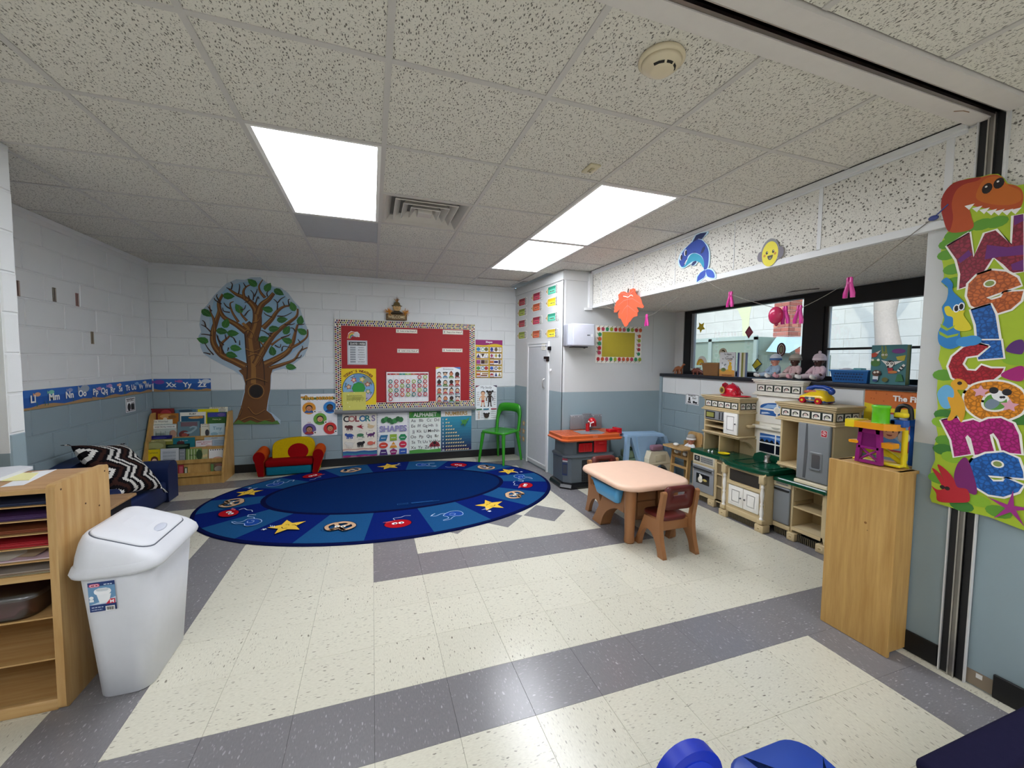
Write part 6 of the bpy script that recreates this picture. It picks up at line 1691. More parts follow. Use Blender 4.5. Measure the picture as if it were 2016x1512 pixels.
mb.loft([[(a[0], a[1] - .014, a[2]), (b[0], b[1] - .014, b[2]), (b[0], b[1] + .014, b[2]), (a[0], a[1] + .014, a[2])] for a, b in zip(o_, i_)], GC)
obj('backrest', mb, 'gloss', gc, local=True)

# ================================================================ child's padded armchair
kc = thing('child_armchair', 'small padded yellow and red armchair with orange arms on the rug edge', 'armchair', (-.94, 2.9, .012))
z0 = .0125
mb = MB().rbox(-1.2, -.71, 2.79, 3.02, z0, z0 + .105, '#0f647a', .02, 3)
obj('base', mb, 'fabric', kc)
mb = MB().rbox(-1.21, -.69, 2.775, 3.02, z0 + .1, z0 + .185, '#80060a', .03, 4)
obj('seat', mb, 'fabric', kc)
bk = curve([(-1.15, .12), (-1.155, .28), (-1.13, .365), (-1.02, .405), (-.88, .418), (-.75, .405), (-.70, .36), (-.685, .28), (-.69, .12)], 5)
mb = MB().prism(bk, lambda u, v, d: (u, d + (v - .12) * .12, z0 + v), 2.915, 2.975, '#bd9f08', True)
ins = [(-.92 + (x + .92) * .965, .12 + (v - .12) * .965) for x, v in bk]
mb.add([(x, 2.915 - .012 + (v - .12) * .12, z0 + v) for x, v in ins], [tuple(range(len(ins)))], '#bd9f08')
m0 = len(bk)
mb.add([(x, 2.915 + (v - .12) * .12, z0 + v) for x, v in bk] + [(x, 2.903 + (v - .12) * .12, z0 + v) for x, v in ins], [(i, (i + 1) % m0, m0 + (i + 1) % m0, m0 + i) for i in range(m0)], '#bd9f08', True)
obj('backrest', mb, 'fabric', kc)
A = Art((-.87, 2.902, z0 + .12), (1, 0, 0), (0, .12, 1), (0, -1, .12), z0=.001)
A.poly(circ(.0, .13, .115, .1, 26), '#8c0a10'); A.done('applique', kc, 'fabric')
for s, xb, xt in ((-1, -1.245, -1.262), (1, -.668, -.63)):
    prof = [(xb - .03, 0), (xb + .03, 0)] + [(xt + .064 * math.cos(R(a)), .225 + .072 * math.sin(R(a))) for a in range(-40, 221, 20)]
    mb = MB().prism(prof, lambda u, v, d: (u, d, z0 + v * (1 + .28 * (d - 2.78))), 2.782, 3.03, '#ba4810', True)
    arm = obj('arm', mb, 'fabric', kc)
    fr = [(xb + (x - xb) * .96, v * .985 + .002) for x, v in prof]
    obj('arm_front', MB().prism(fr, lambda u, v, d: (u, d, z0 + v), 2.772, 2.783, '#80060a', True), 'fabric', arm)
    obj('side_panel', MB().prism([(2.79, .01), (3.02, .01), (3.02, .16), (2.79, .16)], lambda u, v, d: (d + s * v * .14, u, z0 + v), xb + s * .032, xb + s * .037, '#bd9f08'), 'fabric', arm)

# ================================================================ book display and its books
bc = thing('book_display', 'wooden sloping book display full of picture books in the corner', 'bookcase', (-1.96, 2.9, 0))
side = [(2.69, 0), (3.07, 0), (3.07, .775), (2.975, .775), (2.94, .75), (2.69, .13)]
for x0, x1 in ((-2.352, -2.332), (-1.612, -1.59)):
    obj('side_panel', MB().prism(side, FX, x0, x1, '#fff'), 'oak', bc)
obj('back_panel', MB().box(-2.332, -1.612, 3.055, 3.07, 0, .76, '#fff'), 'oak', bc)
TIER = [(3.0, .56), (2.94, .475), (2.88, .36), (2.81, .232), (2.755, .096)]
for k, (y, z) in enumerate(TIER):
    up = (TIER[k - 1][1] if k else .77) - .005
    mb = MB().box(-2.332, -1.612, y - .012, y + .055, z - .012, z, '#fff')
    obj('shelf', mb, 'oak', bc)
    if k: obj('backing_board', MB().add([(-2.332, y + .04, z), (-1.612, y + .04, z), (-1.612, y + .062, up), (-2.332, y + .062, up), (-2.332, y + .048, z), (-1.612, y + .048, z), (-1.612, y + .07, up), (-2.332, y + .07, up)], [(0, 1, 2, 3), (7, 6, 5, 4), (0, 3, 7, 4), (1, 5, 6, 2), (3, 2, 6, 7), (0, 4, 5, 1)], '#fff'), 'oak', bc)
    obj('lip', MB().box(-2.332, -1.612, y - .02, y - .012, z - .012, z + .03, '#fff'), 'oak', bc)
obj('kick_board', MB().box(-2.332, -1.612, 2.7, 2.715, 0, .09, '#fff').box(-2.332, -1.612, 2.7, 2.755, .082, .096, '#fff'), 'oak', bc)
def T1(s, y, k, c, w_=.8, b=.02):
    return lambda A, w, h: A.text(s, w * .5, h * y, h * k, c, w * w_, b)
def multi(*fs):
    def d(A, w, h):
        for f in fs: f(A, w, h)
    return d
def blot(x, y, rx, ry, c): return lambda A, w, h: A.poly(circ(w * x, h * y, w * rx, h * ry, 14), c)
def bar_(y0, y1, c, x0=0.03, x1=.97): return lambda A, w, h: A.rect(w * x0, h * y0, w * x1, h * y1, c)
def tiny(n, c, y0=.2, y1=.8): return lambda A, w, h: [scribble(A, w * .15, w * .85, h * (y0 + (y1 - y0) * k / max(1, n - 1)), h * .035, c) for k in range(n)]
BKS = [  # tier, picture columns, top, colour, label, cover print
 (0, [(-2.381,.818),(-2.164,.479)], '#7a1f22', 'maroon picture book, topmost at the wall end of the display', multi(blot(.65, .75, .25, .2, '#a82c34'), bar_(.1, .5, '#5a1a1c'))),
 (0, [(-2.150,.802),(-1.954,.468)], '#5a7f94', 'grey-blue picture book peeking out over the RUBY book', blot(.5, .93, .35, .06, '#2f4a5a')),
 (0, [(-1.819,.821),(-1.635,.451)], '#e2decb', 'cream picture book with a pencil drawing at the top of the display', multi(blot(.7, .85, .2, .1, '#b9b5a4'), tiny(2, '#8a8678', .75, .95))),
 (0, [(-1.931,.802),(-1.728,.458)], '#e0d31c', 'bright yellow picture book in the top row of the display', blot(.45, .8, .4, .1, '#c9b81c')),
 (0, [(-2.309,.763),(-2.115,.482)], '#b5722c', 'orange brown fox coloured picture book in the top row', multi(blot(.4, .85, .3, .12, '#d9a05a'), blot(.7, .8, .2, .1, '#8a5a24'), blot(.35, .7, .1, .08, '#e6d3b4'))),
 (0, [(-2.101,.770),(-1.851,.468)], '#ece8da', 'white RUBY picture book in the middle of the top row', multi(bar_(.1, .8, '#1f5a7a', .05, .95), T1('RUBY', .86, .09, '#1f1f24', .5), blot(.6, .7, .28, .07, '#d9a05a'), blot(.82, .72, .09, .08, '#c98a4a'))),
 (0, [(-1.836,.764),(-1.640,.450)], '#3f6a34', 'green and violet picture book called The Name Jar', multi(bar_(.72, .97, '#3a3f94'), blot(.72, .84, .2, .1, '#6a5a9a'), T1('Name Jar', .55, .08, '#d9e0a4', .85, .0), blot(.3, .2, .25, .15, '#2f5228'))),
 (1, [(-2.373,.699),(-2.159,.491)], '#e6e8da', 'off white picture book with handwriting across the top', multi(T1("I'm Worried", .86, .1, '#2a2a2c', .6, .0), T1('UNDER THE SEA', .7, .08, '#3a3a3c', .8, .0), bar_(.05, .6, '#c9d2c4'))),
 (1, [(-2.336,.648),(-2.118,.491)], '#c2cdc6', 'pale green picture book WHERE THE WILD THINGS ARE', multi(bar_(.72, .93, '#eef0ea', .02, .98), T1('WHERE THE WILD THINGS ARE', .78, .09, '#4a4f4c', .86, .02), bar_(.0, .45, '#8a9a94', .1, .5), bar_(.1, .5, '#a9b8b0', .55, .95), blot(.85, .35, .16, .25, '#b08a74'), *[bar_(.02, .55, '#3f4a44', .12 + .2 * k, .135 + .2 * k) for k in range(4)])),
 (1, [(-2.112,.671),(-1.899,.480)], '#6f8a94', 'blue-grey picture book with a curled trunk on its cover', multi(bar_(.7, .95, '#7a5f66', .15, .9), blot(.3, .25, .24, .22, '#6a2c2c'), lambda A, w, h: A.line(curve([(w * .3, h * .3), (w * .6, h * .35), (w * .85, h * .6), (w * .7, h * .68), (w * .55, h * .6)], 5), w * .12, '#8fa9b4', w * .06), blot(.32, .2, .14, .12, '#9a4a40'))),
 (1, [(-1.889,.635),(-1.797,.474)], '#e4e0cc', 'narrow cream picture book beside the pale blue one', multi(tiny(2, '#7a6a5a', .8, .95), blot(.7, .35, .22, .25, '#3a3a40'))),
 (1, [(-1.798,.636),(-1.646,.469)], '#c3dbe2', 'pale blue picture book called Tiny', multi(T1('Tiny', .55, .22, '#2f7a9a', .7, .0), blot(.3, .25, .25, .12, '#8fb4c2'), blot(.7, .3, .15, .08, '#a4c4cf'))),
 (2, [(-2.372,.527),(-2.144,.369)], '#1d1e6a', 'deep navy picture book low at the wall end', multi(blot(.5, .85, .3, .08, '#34358a'))),
 (2, [(-2.382,.488),(-2.131,.371)], '#8a8a3c', 'olive picture book with a pale edge under the navy one', multi(bar_(.8, .93, '#c9c489'), T1('GARDEN', .8, .12, '#5a5a24', .4))),
 (2, [(-2.132,.494),(-1.926,.359)], '#2c7a86', 'teal picture book with a dark red animal', multi(blot(.35, .55, .18, .22, '#4a2024'), T1('in the sea', .72, .1, '#c4dfe0', .4, .0))),
 (2, [(-1.837,.486),(-1.640,.340)], '#b9c4c6', 'pale grey picture book standing behind the HAPPY BIRTHDAY one', multi(T1('thankful', .86, .1, '#7a5a6a', .5))),
 (2, [(-1.917,.454),(-1.751,.350)], '#eae2e2', 'white HAPPY BIRTHDAY picture book with pink letters', multi(T1('HAPPY BIRTHDAY', .72, .13, '#b0475a', .86), T1('MOLLY!', .5, .13, '#b0475a', .5), blot(.75, .22, .2, .2, '#d9b4a4'))),
 (2, [(-1.753,.452),(-1.620,.344)], '#a9b9c6', 'grey-blue picture book at the open end of the middle tier', multi(tiny(3, '#4a5a6a', .5, .9), blot(.5, .15, .4, .15, '#4a6a3f'))),
 (3, [(-2.375,.473),(-2.182,.254)], '#8f8f5a', 'mossy green picture book behind the yellow one', multi(blot(.5, .8, .42, .15, '#a4a46a'), blot(.4, .6, .3, .1, '#77773c'))),
 (3, [(-2.177,.433),(-1.957,.239)], '#1f2f24', 'dark green picture book with a curved pale edge', multi(blot(.5, .9, .45, .08, '#3f5a44'))),
 (3, [(-2.362,.387),(-2.226,.262)], '#e6cf1c', 'yellow picture book with black script at the wall end', multi(T1('Curious', .72, .13, '#1d1a14', .7, .0), blot(.62, .25, .25, .28, '#5a2c1c'), blot(.62, .18, .17, .18, '#e8c9ac'))),
 (3, [(-2.219,.393),(-2.054,.250)], '#d3d6d8', 'grey and white picture book behind the sofa arm', multi(bar_(.1, .85, '#b9bfc6', .1, .85), tiny(3, '#7a838c', .25, .7))),
 (3, [(-2.051,.378),(-1.997,.244)], '#8f9498', 'thin grey picture book beside the forest green one', tiny(3, '#b9bdc0', .3, .8)),
 (3, [(-1.989,.377),(-1.841,.234)], '#7f9a5a', 'forest green picture book with pale trunks on the cover', multi(*[bar_(.05, .95, '#c9d3a4', .15 + .18 * k, .2 + .18 * k) for k in range(4)], blot(.85, .5, .2, .4, '#2f4a24'), T1('Bear Says', .45, .1, '#2a3a1c', .6))),
 (3, [(-1.838,.363),(-1.785,.229)], '#b5b88a', 'pale green picture book with little faces', multi(blot(.3, .4, .2, .14, '#d9c48a'), blot(.7, .45, .2, .14, '#d9c48a'))),
 (3, [(-1.774,.357),(-1.601,.217)], '#f0efec', 'white picture book with a black dotted edge', multi(*[blot(.1 + .13 * k, .93, .035, .05, '#17171a') for k in range(7)], blot(.5, .1, .3, .2, '#d9a48a'))),
 (4, [(-2.050,.209),(-1.998,.103)], '#a83a44', 'small red picture book in the lowest tier', multi(bar_(.1, .85, '#c9606a', .2, .85))),
 (4, [(-1.994,.181),(-1.963,.100)], '#5a6a4a', 'small dark green card book in the lowest tier', bar_(.1, .85, '#d9d8cc', .3, .8)),
 (4, [(-1.745,.207),(-1.599,.070)], '#6a5a44', 'brown woodland picture book in the lowest tier', multi(blot(.55, .4, .3, .3, '#a49a8a'), bar_(.05, .9, '#5f8a4a', .03, .2), blot(.6, .8, .3, .12, '#8a5a4a'))),
]
for n_, (k, ((xa, zt), (xb, _)), col, lab, dr) in enumerate(BKS):
    y, zs = TIER[k]
    stack = sum(1 for q in BKS[:n_] if q[0] == k and min(xb, q[1][1][0]) - max(xa, q[1][0][0]) > 0)
    yy = y + .028 - .009 * min(stack, 3)
    h = max(zt - zs, .06)
    book('picture_book', lab, (xa, yy, zs + .0006), (1, 0, 0), (0, .07, 1), (0, -1, .07), xb - xa, h, .007, col, dr, group='picture books on the display')

# ================================================================ little sofa, cushion and bench
so = thing('child_sofa', 'low navy vinyl children\'s sofa along the block wall', 'sofa', (-2.1, 1.74, 0))
NV = '#0f2350'
obj('seat', MB().rbox(-2.3, -1.885, 1.31, 2.11, .015, .215, NV, .03, 4), 'satin', so)
bkc = [(1.16, .02), (2.3, .02), (2.3, .36)] + curve([(2.3, .4), (2.15, .5), (1.95, .55), (1.73, .565), (1.5, .55), (1.3, .5), (1.16, .4)], 5)
obj('backrest', MB().prism(bkc, lambda u, v, d: (d, u, v), -2.358, -2.23, NV, True), 'satin', so)
for a, b in ((1.155, 1.33), (2.095, 2.3)):
    prof = [(a, .01), (b, .01)] + [((a + b) / 2 + (b - a) / 2 * math.cos(R(q)) * 1.0, .31 + .085 * math.sin(R(q))) for q in range(0, 181, 15)]
    obj('arm', MB().prism(prof, FX, -2.3, -1.87, NV, True), 'satin', so)
def cushion():
    t = thing('cushion', 'black, brown and white zigzag cushion leaning on the navy sofa', 'cushion', (-2.09, 1.66, .22))
    N = 44; L = .27
    cols = ['#151215', '#e2e0da', '#151215', '#3a241f', '#151215', '#d8d6cf']
    mb = MB()
    def pt(i, j, s):
        u, v = 2 * i / N - 1, 2 * j / N - 1
        edge = (1 - u ** 4) * (1 - v ** 4)
        k = 1 - .07 * (1 - abs(u)) * abs(v) ** 2 * 0 
        uu = u * (1 - .10 * (1 - v * v)); vv = v * (1 - .10 * (1 - u * u))
        return (uu * L, vv * L, s * .085 * max(edge, 0) ** .55)
    for s in (1, -1):
        g = [[pt(i, j, s) for j in range(N + 1)] for i in range(N + 1)]
        for i in range(N):
            for j in range(N):
                u = (i + .5) / N; v = (j + .5) / N
                zz = v * 9 + 2.2 * abs(((u * 2.5) % 1) - .5) * 2
                c = cols[int(zz * 1.5) % 6]
                q = [g[i][j], g[i + 1][j], g[i + 1][j + 1], g[i][j + 1]]
                mb.add(q if s > 0 else q[::-1], [(0, 1, 2, 3)], c, True)
    # weld for smooth shading is not needed: the weave hides the facets
    m4 = Matrix.Translation((-2.03, 1.66, .46)) @ Matrix.Rotation(R(50), 4, 'Y') @ Matrix.Rotation(R(-14), 4, 'Z')
    corners = [m4 @ Vector((a * L, b * L, 0)) for a in (-1, 1) for b in (-1, 1)]
    mb.xf(m4)
    obj('cover', mb, 'fabric', t)
    for c in corners:
        d = (c - m4.translation).normalized()
        q = MB()
        for k in range(5): q.tube([c, c + d * .02 + Vector((.004 * k - .008, .006 * (k % 3) - .006, -.006)), c + d * .042 + Vector((.008 * k - .016, .01 * (k % 3) - .01, -.018))], [.005, .004, .002], '#d8d6cf' if k % 2 else '#1c1a1c', 5)
        obj('tassel', q, 'fabric', t)
cushion()
bt = thing('low_bench', 'low wood topped bench between the wall shelf and the navy sofa', 'bench', (-2.0, .75, 0))
obj('top', MB().rbox(-2.3, -1.667, .42, 1.09, .378, .4, '#fff', .006, 2), 'laminate', bt)
obj('apron', MB().box(-2.27, -1.69, .45, 1.06, .3, .378, '#17171a'), 'satin', bt)
for x in (-2.25, -1.73):
    for y in (.47, 1.0): obj('leg', MB().box(x, x + .04, y, y + .04, 0, .3, '#17171a'), 'satin', bt)

# ================================================================ paper shelf on the left
sh = thing('paper_shelf', 'birch shelf unit with thin paper slots beside the white bin', 'shelf', (-1.75, -.42, 0))
Z = [p[1] for p in [(-1.174,.885),(-1.176,.834),(-1.178,.778),(-1.181,.724),(-1.183,.670),(-1.185,.615),(-1.188,.561),(-1.189,.534),(-1.185,.384),(-1.181,.214),(-1.177,.046),(-1.177,-.010)]]
y0, y1, x0, x1 = -.595, -.255, -2.5, -1.195
sp = rrect(y0, y1, 0, .913, .02, 3)
obj('side_panel', MB().prism(rrect(y0 - .004, y1, 0, .913, .018, 4), FX, x1, x1 + .027, '#fff'), 'birch', sh)
obj('side_panel', MB().prism(rrect(y0 - .004, y1, 0, .913, .018, 4), FX, x0 - .027, x0, '#fff'), 'birch', sh)
obj('top_board', MB().rbox(x0, x1, y0 + .01, y1, Z[0] + .002, .9, '#fff', .004, 2), 'laminate', sh)
obj('front_rail', MB().box(x0, x1, y0, y0 + .01, Z[0] - .004, .897, '#fff'), 'birch_x', sh)
obj('back_panel', MB().box(x0, x1, y1 - .01, y1 - .002, .02, Z[0], '#fff'), 'birch_x', sh)
for k in (1, 2, 3, 4, 5): obj('slot_board', MB().box(x0, x1, y0 + .004, y1 - .01, Z[k] - .004, Z[k], '#fff'), 'birch_x', sh)
for k, th in ((6, .024), (8, .006), (9, .006)): obj('shelf_board', MB().box(x0, x1, y0 + .004, y1 - .01, Z[k] - th, Z[k], '#fff'), 'birch_x', sh)
obj('bottom_rail', MB().rbox(x0, x1, y0 - .002, y0 + .02, 0, Z[10], '#fff', .004, 2).box(x0, x1, y0 + .02, y1 - .01, Z[10] - .02, Z[10] - .004, '#fff'), 'birch_x', sh)
mb = MB()
for yy, zz in ((y0 + .03, .885), (y1 - .03, .885), (y0 + .17, .78), (y0 + .26, .74)): mb.cyl((x1 + .0268, yy, zz), (x1 + .0278, yy, zz), .004, '#4a2f1c', n=8)
obj('screw_hole', mb, 'matte', sh)
for k, (c, hh, lab) in enumerate((('#1f2c4a', .012, 'navy paper stack in the uppermost slot of the shelf'), ('#3a1f54', .018, 'purple paper stack in the second slot of the shelf'), ('#7a3a1c', .016, 'brown paper stack in the third slot of the shelf'), ('#a01420', .02, 'red paper stack in the fourth slot of the shelf'), ('#c9c6bc', .012, 'loose white and grey papers in the fifth slot of the shelf'), ('#a39a84', .014, 'tan paper stack in the lowest thin slot of the shelf'))):
    z = Z[k + 1] + .0005
    mb = MB()
    for q in range(6 if k != 4 else 3):
        d = rnd.uniform(0, .008)
        cc = [v * rnd.uniform(.8, 1.15) for v in lin(c)]
        mb.box(-1.55 + d, -1.2 - d * .5, y0 + .012 + d, y1 - .03, z + hh * q / 6, z + hh * (q + .8) / 6, cc)
    if k == 4:
        mb.add([(-1.5, y0 + .02, z + .008), (-1.33, y0 + .02, z + .008), (-1.22, y1 - .06, z + .03), (-1.38, y1 - .06, z + .034)], [(0, 1, 2, 3)], '#d9d6cc'); mb.add([(-1.36, y0 + .05, z + .01), (-1.26, y0 + .03, z + .009), (-1.23, y1 - .1, z + .028)], [(0, 1, 2)], '#b9a48a')
    tag(obj('paper_stack', mb, 'paper'), lab, 'paper', 'paper stacks in the shelf slots')
# plum tub
tb = thing('plastic_tub', 'translucent plum plastic tub with a lid on the middle shelf', 'tub', (-1.55, -.43, Z[8]))
def rr3(a, z, r=.05): return [(x, y, z) for x, y in rrect(-2.0 + a, -1.235 - a, y0 - .02 + a, y1 - .025 - a * .5, r, 5)]
obj('box', MB().loft([rr3(.03, Z[8] + .001), rr3(.022, Z[8] + .015), rr3(.004, Z[8] + .085), rr3(.0, Z[8] + .09), rr3(.006, Z[8] + .092), rr3(.012, Z[8] + .085), rr3(.03, Z[8] + .012)], '#fff', True, True), 'tub', tb)
obj('lid', MB().loft([rr3(-.004, Z[8] + .0925), rr3(-.006, Z[8] + .104), rr3(.02, Z[8] + .112), rr3(.05, Z[8] + .125), rr3(.12, Z[8] + .13)], '#fff', True, True), 'tub', tb)
# papers and basket on top
zt = .9
def sheet(name, label, pts, c, h, z=zt, draw=None):
    mb = MB().prism(pts, FZ, z + .0006, z + h, c)
    o = obj(name, mb, 'paper'); tag(o, label, 'paper'); return o
S0 = [(-1.369,-.528),(-1.306,-.519),(-1.348,-.263),(-1.415,-.290)]
sheet('paper_sheet', 'white paper lying nearest the panel edge of the shelf top', [S0[0], S0[1], S0[2], S0[3]], '#e2e4e8', .0015)
S1 = [(-1.424,-.436),(-1.333,-.446),(-1.377,-.320),(-1.446,-.304)]
sheet('note_sheet', 'pale yellow handwritten note lying on the white paper', S1, '#e8e3a4', .003, zt + .001)
S2 = [(-1.428,-.480),(-1.426,-.438),(-1.440,-.245),(-1.501,-.215),(-1.595,-.235)]
sheet('paper_pad', 'thick pale grey paper pad next to the wicker basket', S2, '#d5d8de', .014, zt + .0035)
wb = thing('wicker_basket', 'round brown wicker basket on the shelf top', 'basket', (-1.66, -.42, zt))
bx_, by_ = -1.685, -.47
mb = MB()
NW = 26
for r in range(7):
    z = zt + .004 + .014 * r; rad = .085 + .009 * r
    mb.tube([(bx_ + (rad + .004 * (1 if (k + r) % 2 else -1)) * math.cos(2 * PI * k / NW), by_ + (rad + .004 * (1 if (k + r) % 2 else -1)) * math.sin(2 * PI * k / NW), z) for k in range(NW + 1)], .0065, ('#9a6a3c', '#7f5028', '#8a5c32')[r % 3], 6, False)
obj('weave', mb, 'wicker', wb)
mb = MB()
for k in range(NW): mb.tube([(bx_ + (.085 + .009 * q) * math.cos(2 * PI * (k + .5) / NW), by_ + (.085 + .009 * q) * math.sin(2 * PI * (k + .5) / NW), zt + .014 * q) for q in (0, 3, 7)], .004, '#6a4424', 5)
mb.cyl((bx_, by_, zt + .001), (bx_, by_, zt + .006), .088, '#6a4424', n=24)
obj('stake', mb, 'wicker', wb)
mb = MB()
for s in range(3): mb.tube([(bx_ + (.152 + .007 * math.cos(k * 1.1 + s * 2.1)) * math.cos(2 * PI * k / 48), by_ + (.152 + .007 * math.cos(k * 1.1 + s * 2.1)) * math.sin(2 * PI * k / 48), zt + .104 + .007 * math.sin(k * 1.1 + s * 2.1)) for k in range(49)], .006, ('#a87a48', '#8a5c32', '#b58a58')[s], 6, False)
obj('braided_rim', mb, 'wicker', wb)

# ================================================================ waste bin
tr = thing('waste_bin', 'white plastic waste bin with a swing lid beside the paper shelf', 'waste bin', (-.99, -.4, 0))
WB = '#d3d5da'
def rq(x0, x1, y0, y1, r, z): return [(x, y, z) for x, y in rrect(x0, x1, y0, y1, r, 6)]
cxb, cyb = -.992, -.402
def rs(hx, hy, r, z): return rq(cxb - hx, cxb + hx, cyb - hy, cyb + hy, r, z)
mb = MB().loft([rs(.084, .18, .05, .0005), rs(.09, .186, .055, .004), rs(.128, .228, .075, .545), rs(.125, .225, .075, .548), rs(.118, .218, .07, .53)], WB)
obj('body', mb, 'plastic', tr)
mb = MB().loft([rs(.132, .232, .078, .535), rs(.152, .252, .09, .54), rs(.156, .256, .092, .552), rs(.15, .25, .09, .572), rs(.143, .243, .086, .58)], WB, True, False)
obj('rim', mb, 'plastic', tr)
def shear(p, t, up=0.0): return (p[0], p[1], p[2] - (p[0] - cxb) * .40 * t + up)
dome = [[shear(p, t) for p in rs(hx, hy, r, z)] for hx, hy, r, z, t in ((.143, .243, .086, .58, 0), (.14, .236, .082, .60, .3), (.133, .222, .075, .625, .65), (.124, .204, .066, .643, .9), (.117, .192, .06, .65, 1), (.1, .17, .05, .6535, 1), (.05, .09, .03, .657, 1))]
obj('lid', MB().loft(dome, WB), 'plastic', tr)
obj('seam_shade', MB().loft([[shear(p, 1) for p in rs(hx, hy, .05, z)] for hx, hy, z in ((.109, .182, .6515), (.107, .18, .6545))], '#5a5f6a'), 'matte', tr)  # dark plate: shade of the flap seam put into colour
fl = [[shear(p, 1) for p in rs(hx, hy, r, z)] for hx, hy, r, z in ((.106, .179, .05, .652), (.105, .178, .05, .6575), (.1, .172, .048, .6605), (.075, .13, .04, .667), (.04, .07, .03, .6705))]
obj('swing_flap', MB().loft(fl, '#d9dbe0'), 'plastic', tr)
q = shear((cxb + .072, cyb + .0, .6655), 1)
obj('finger_notch', MB().ell((0, 0, 0), (.02, .05, .006), '#c3c8d4', 16, 8).xf(Matrix.Translation(q) @ Matrix.Rotation(R(22), 4, 'Y')), 'plastic', tr)
mb = MB()
L0, L1 = Vector((cxb - .062, cyb - .2095, .395)), Vector((cxb - .062, cyb - .219, .53))
U = Vector((1, 0, 0)); V = (L1 - L0).normalized(); N = U.cross(V)
A = Art(L0 + N * .0125 + U * -.012, U, V, N, z0=.001)
w, h = .085, .125
A.rect(0, 0, w, h, '#f1f3f6'); A.rect(0, 0, w, h, '#1f3a74'); A.rect(0, h * .24, w, h * .86, '#6a96bc'); A.poly([(0, h * .24), (w, h * .24), (w, h * .45)], '#c9d9e8')
A.poly(rrect(w * .05, w * .44, h * .84, h * .95, .006), '#d8446a'); A.poly(rrect(w * .08, w * .41, h * .855, h * .935, .005), '#f0c6d2'); scribble(A, w * .12, w * .38, h * .875, .005, '#a02c44'); scribble(A, w * .6, w * .92, h * .89, .004, '#c9d9e8')
A.poly([(w * .3, h * .62), (w * .85, h * .58), (w * .74, h * .3), (w * .4, h * .28)], '#eef2f4'); A.poly(rrect(w * .22, w * .86, h * .58, h * .78, .012), '#f4f6f8'); A.poly(rrect(w * .3, w * .78, h * .68, h * .8, .01), '#dfe6ea')
A.poly([(w * .62, h * .24), (w * .98, h * .24), (w * .98, h * .4), (w * .8, h * .4)], '#c92c44'); A.text('M', w * .86, h * .265, h * .1, '#f4f4f6', None, .03)
A.rect(w * .04, h * .36, w * .2, h * .44, '#eef2f4'); A.circ(w * .12, h * .5, .007, '#eef2f4'); scribble(A, w * .1, w * .56, h * .15, .004, '#b9c6dc'); scribble(A, w * .1, w * .5, h * .08, .003, '#b9c6dc')
A.rect(w * .62, h * .02, w * .97, h * .18, '#f4f4f4')
for k in range(11): A.rect(w * (.65 + .028 * k), h * .05, w * (.65 + .028 * k) + .0008 + .0006 * (k % 3), h * .16, '#1a1a1c')
A.done('label_print', tr)
# ================================================================ play kitchen along the window wall
BE, CW, DG, GR, DK = '#c9b58c', '#e9e6da', '#0f4a34', '#8b8f94', '#1a1a1c'
pk = thing('play_kitchen', 'large beige toy kitchen with green counters below the window', 'toy kitchen', (3.3, .05, 0))
def P(name, mb, mat='plastic', parent=pk, **k): return obj(name, mb, mat, parent, **k)
def bx(*a, col=BE, r=.005): return MB().rbox(*a, col, r, 2)
def steps(x0, x1, y0, y1, prof, col, mb=None):
    """moulding: boxes that step outwards; prof = (z0, z1, out)"""
    mb = mb or MB()
    for z0, z1, o in prof: mb.rbox(x0 - o, x1, y0 - o, y1 + o, z0, z1, col, .005, 2)
    return mb
def foot(x, y0, y1):
    f = P('foot', bx(x - .012, x + .07, y0, y1, 0, .062, r=.006))
    yc = (y0 + y1) / 2
    mb = MB().prism(circ(yc, .031, .02, .014, 14), FX, x - .0145, x - .011, '#d6c49c'); mb.prism(circ(yc, .031, .012, .007, 12), FX, x - .016, x - .0144, '#b09a6c')
    P('emblem', mb, parent=f)
def grille(x, y0, y1, z0=.006, z1=.06):
    gmb = MB().box(x + .01, x + .02, y0, y1, z0, z1, DK)
    g_ = P('vent', gmb, 'matte')
    n = int((y1 - y0) / .014)
    mb = MB()
    for k in range(1, n): mb.box(x + .002, x + .012, y0 + (y1 - y0) * k / n - .002, y0 + (y1 - y0) * k / n + .002, z0, z1, '#6a5f48')
    P('vent_slat', mb, parent=g_)
# --- oven unit
mb = bx(3.165, 3.49, .24, .705, .06, .5); P('base_unit', mb)
P('oven_surround', bx(3.148, 3.17, .40, .70, .06, .5))
P('control_panel', bx(3.142, 3.15, .412, .69, .385, .478, col='#d5cbb0', r=.003))
A = Art((3.142, .69, .385), BX, BY, BZ, z0=.0004); A.rect(.015, .02, .09, .075, '#1b1c1e'); A.circ(.052, .05, .014, '#d8d8d4'); A.circ(.052, .05, .009, '#1b1c1e'); A.rect(.1, .015, .262, .08, '#a9a9a4')
for r in range(3):
    for k in range(8): A.rect(.108 + k * .0188, .021 + r * .019, .121 + k * .0188, .033 + r * .019, '#5a5c5e')
A.done('button_print', pk)
od = P('oven_door', bx(3.138, 3.15, .414, .685, .105, .37, col=GR, r=.006))
P('door_rail', bx(3.13, 3.139, .414, .685, .352, .372, col='#a9adb0'), parent=od)
P('oven_handle', bx(3.12, 3.128, .43, .67, .325, .343, col='#2b2c2e').box(3.126, 3.139, .44, .45, .33, .34, '#2b2c2e').box(3.126, 3.139, .65, .66, .33, .34, '#2b2c2e'), 'gloss', od)
P('oven_window', bx(3.1365, 3.1385, .465, .635, .185, .285, col='#17181a'), 'gloss', od)
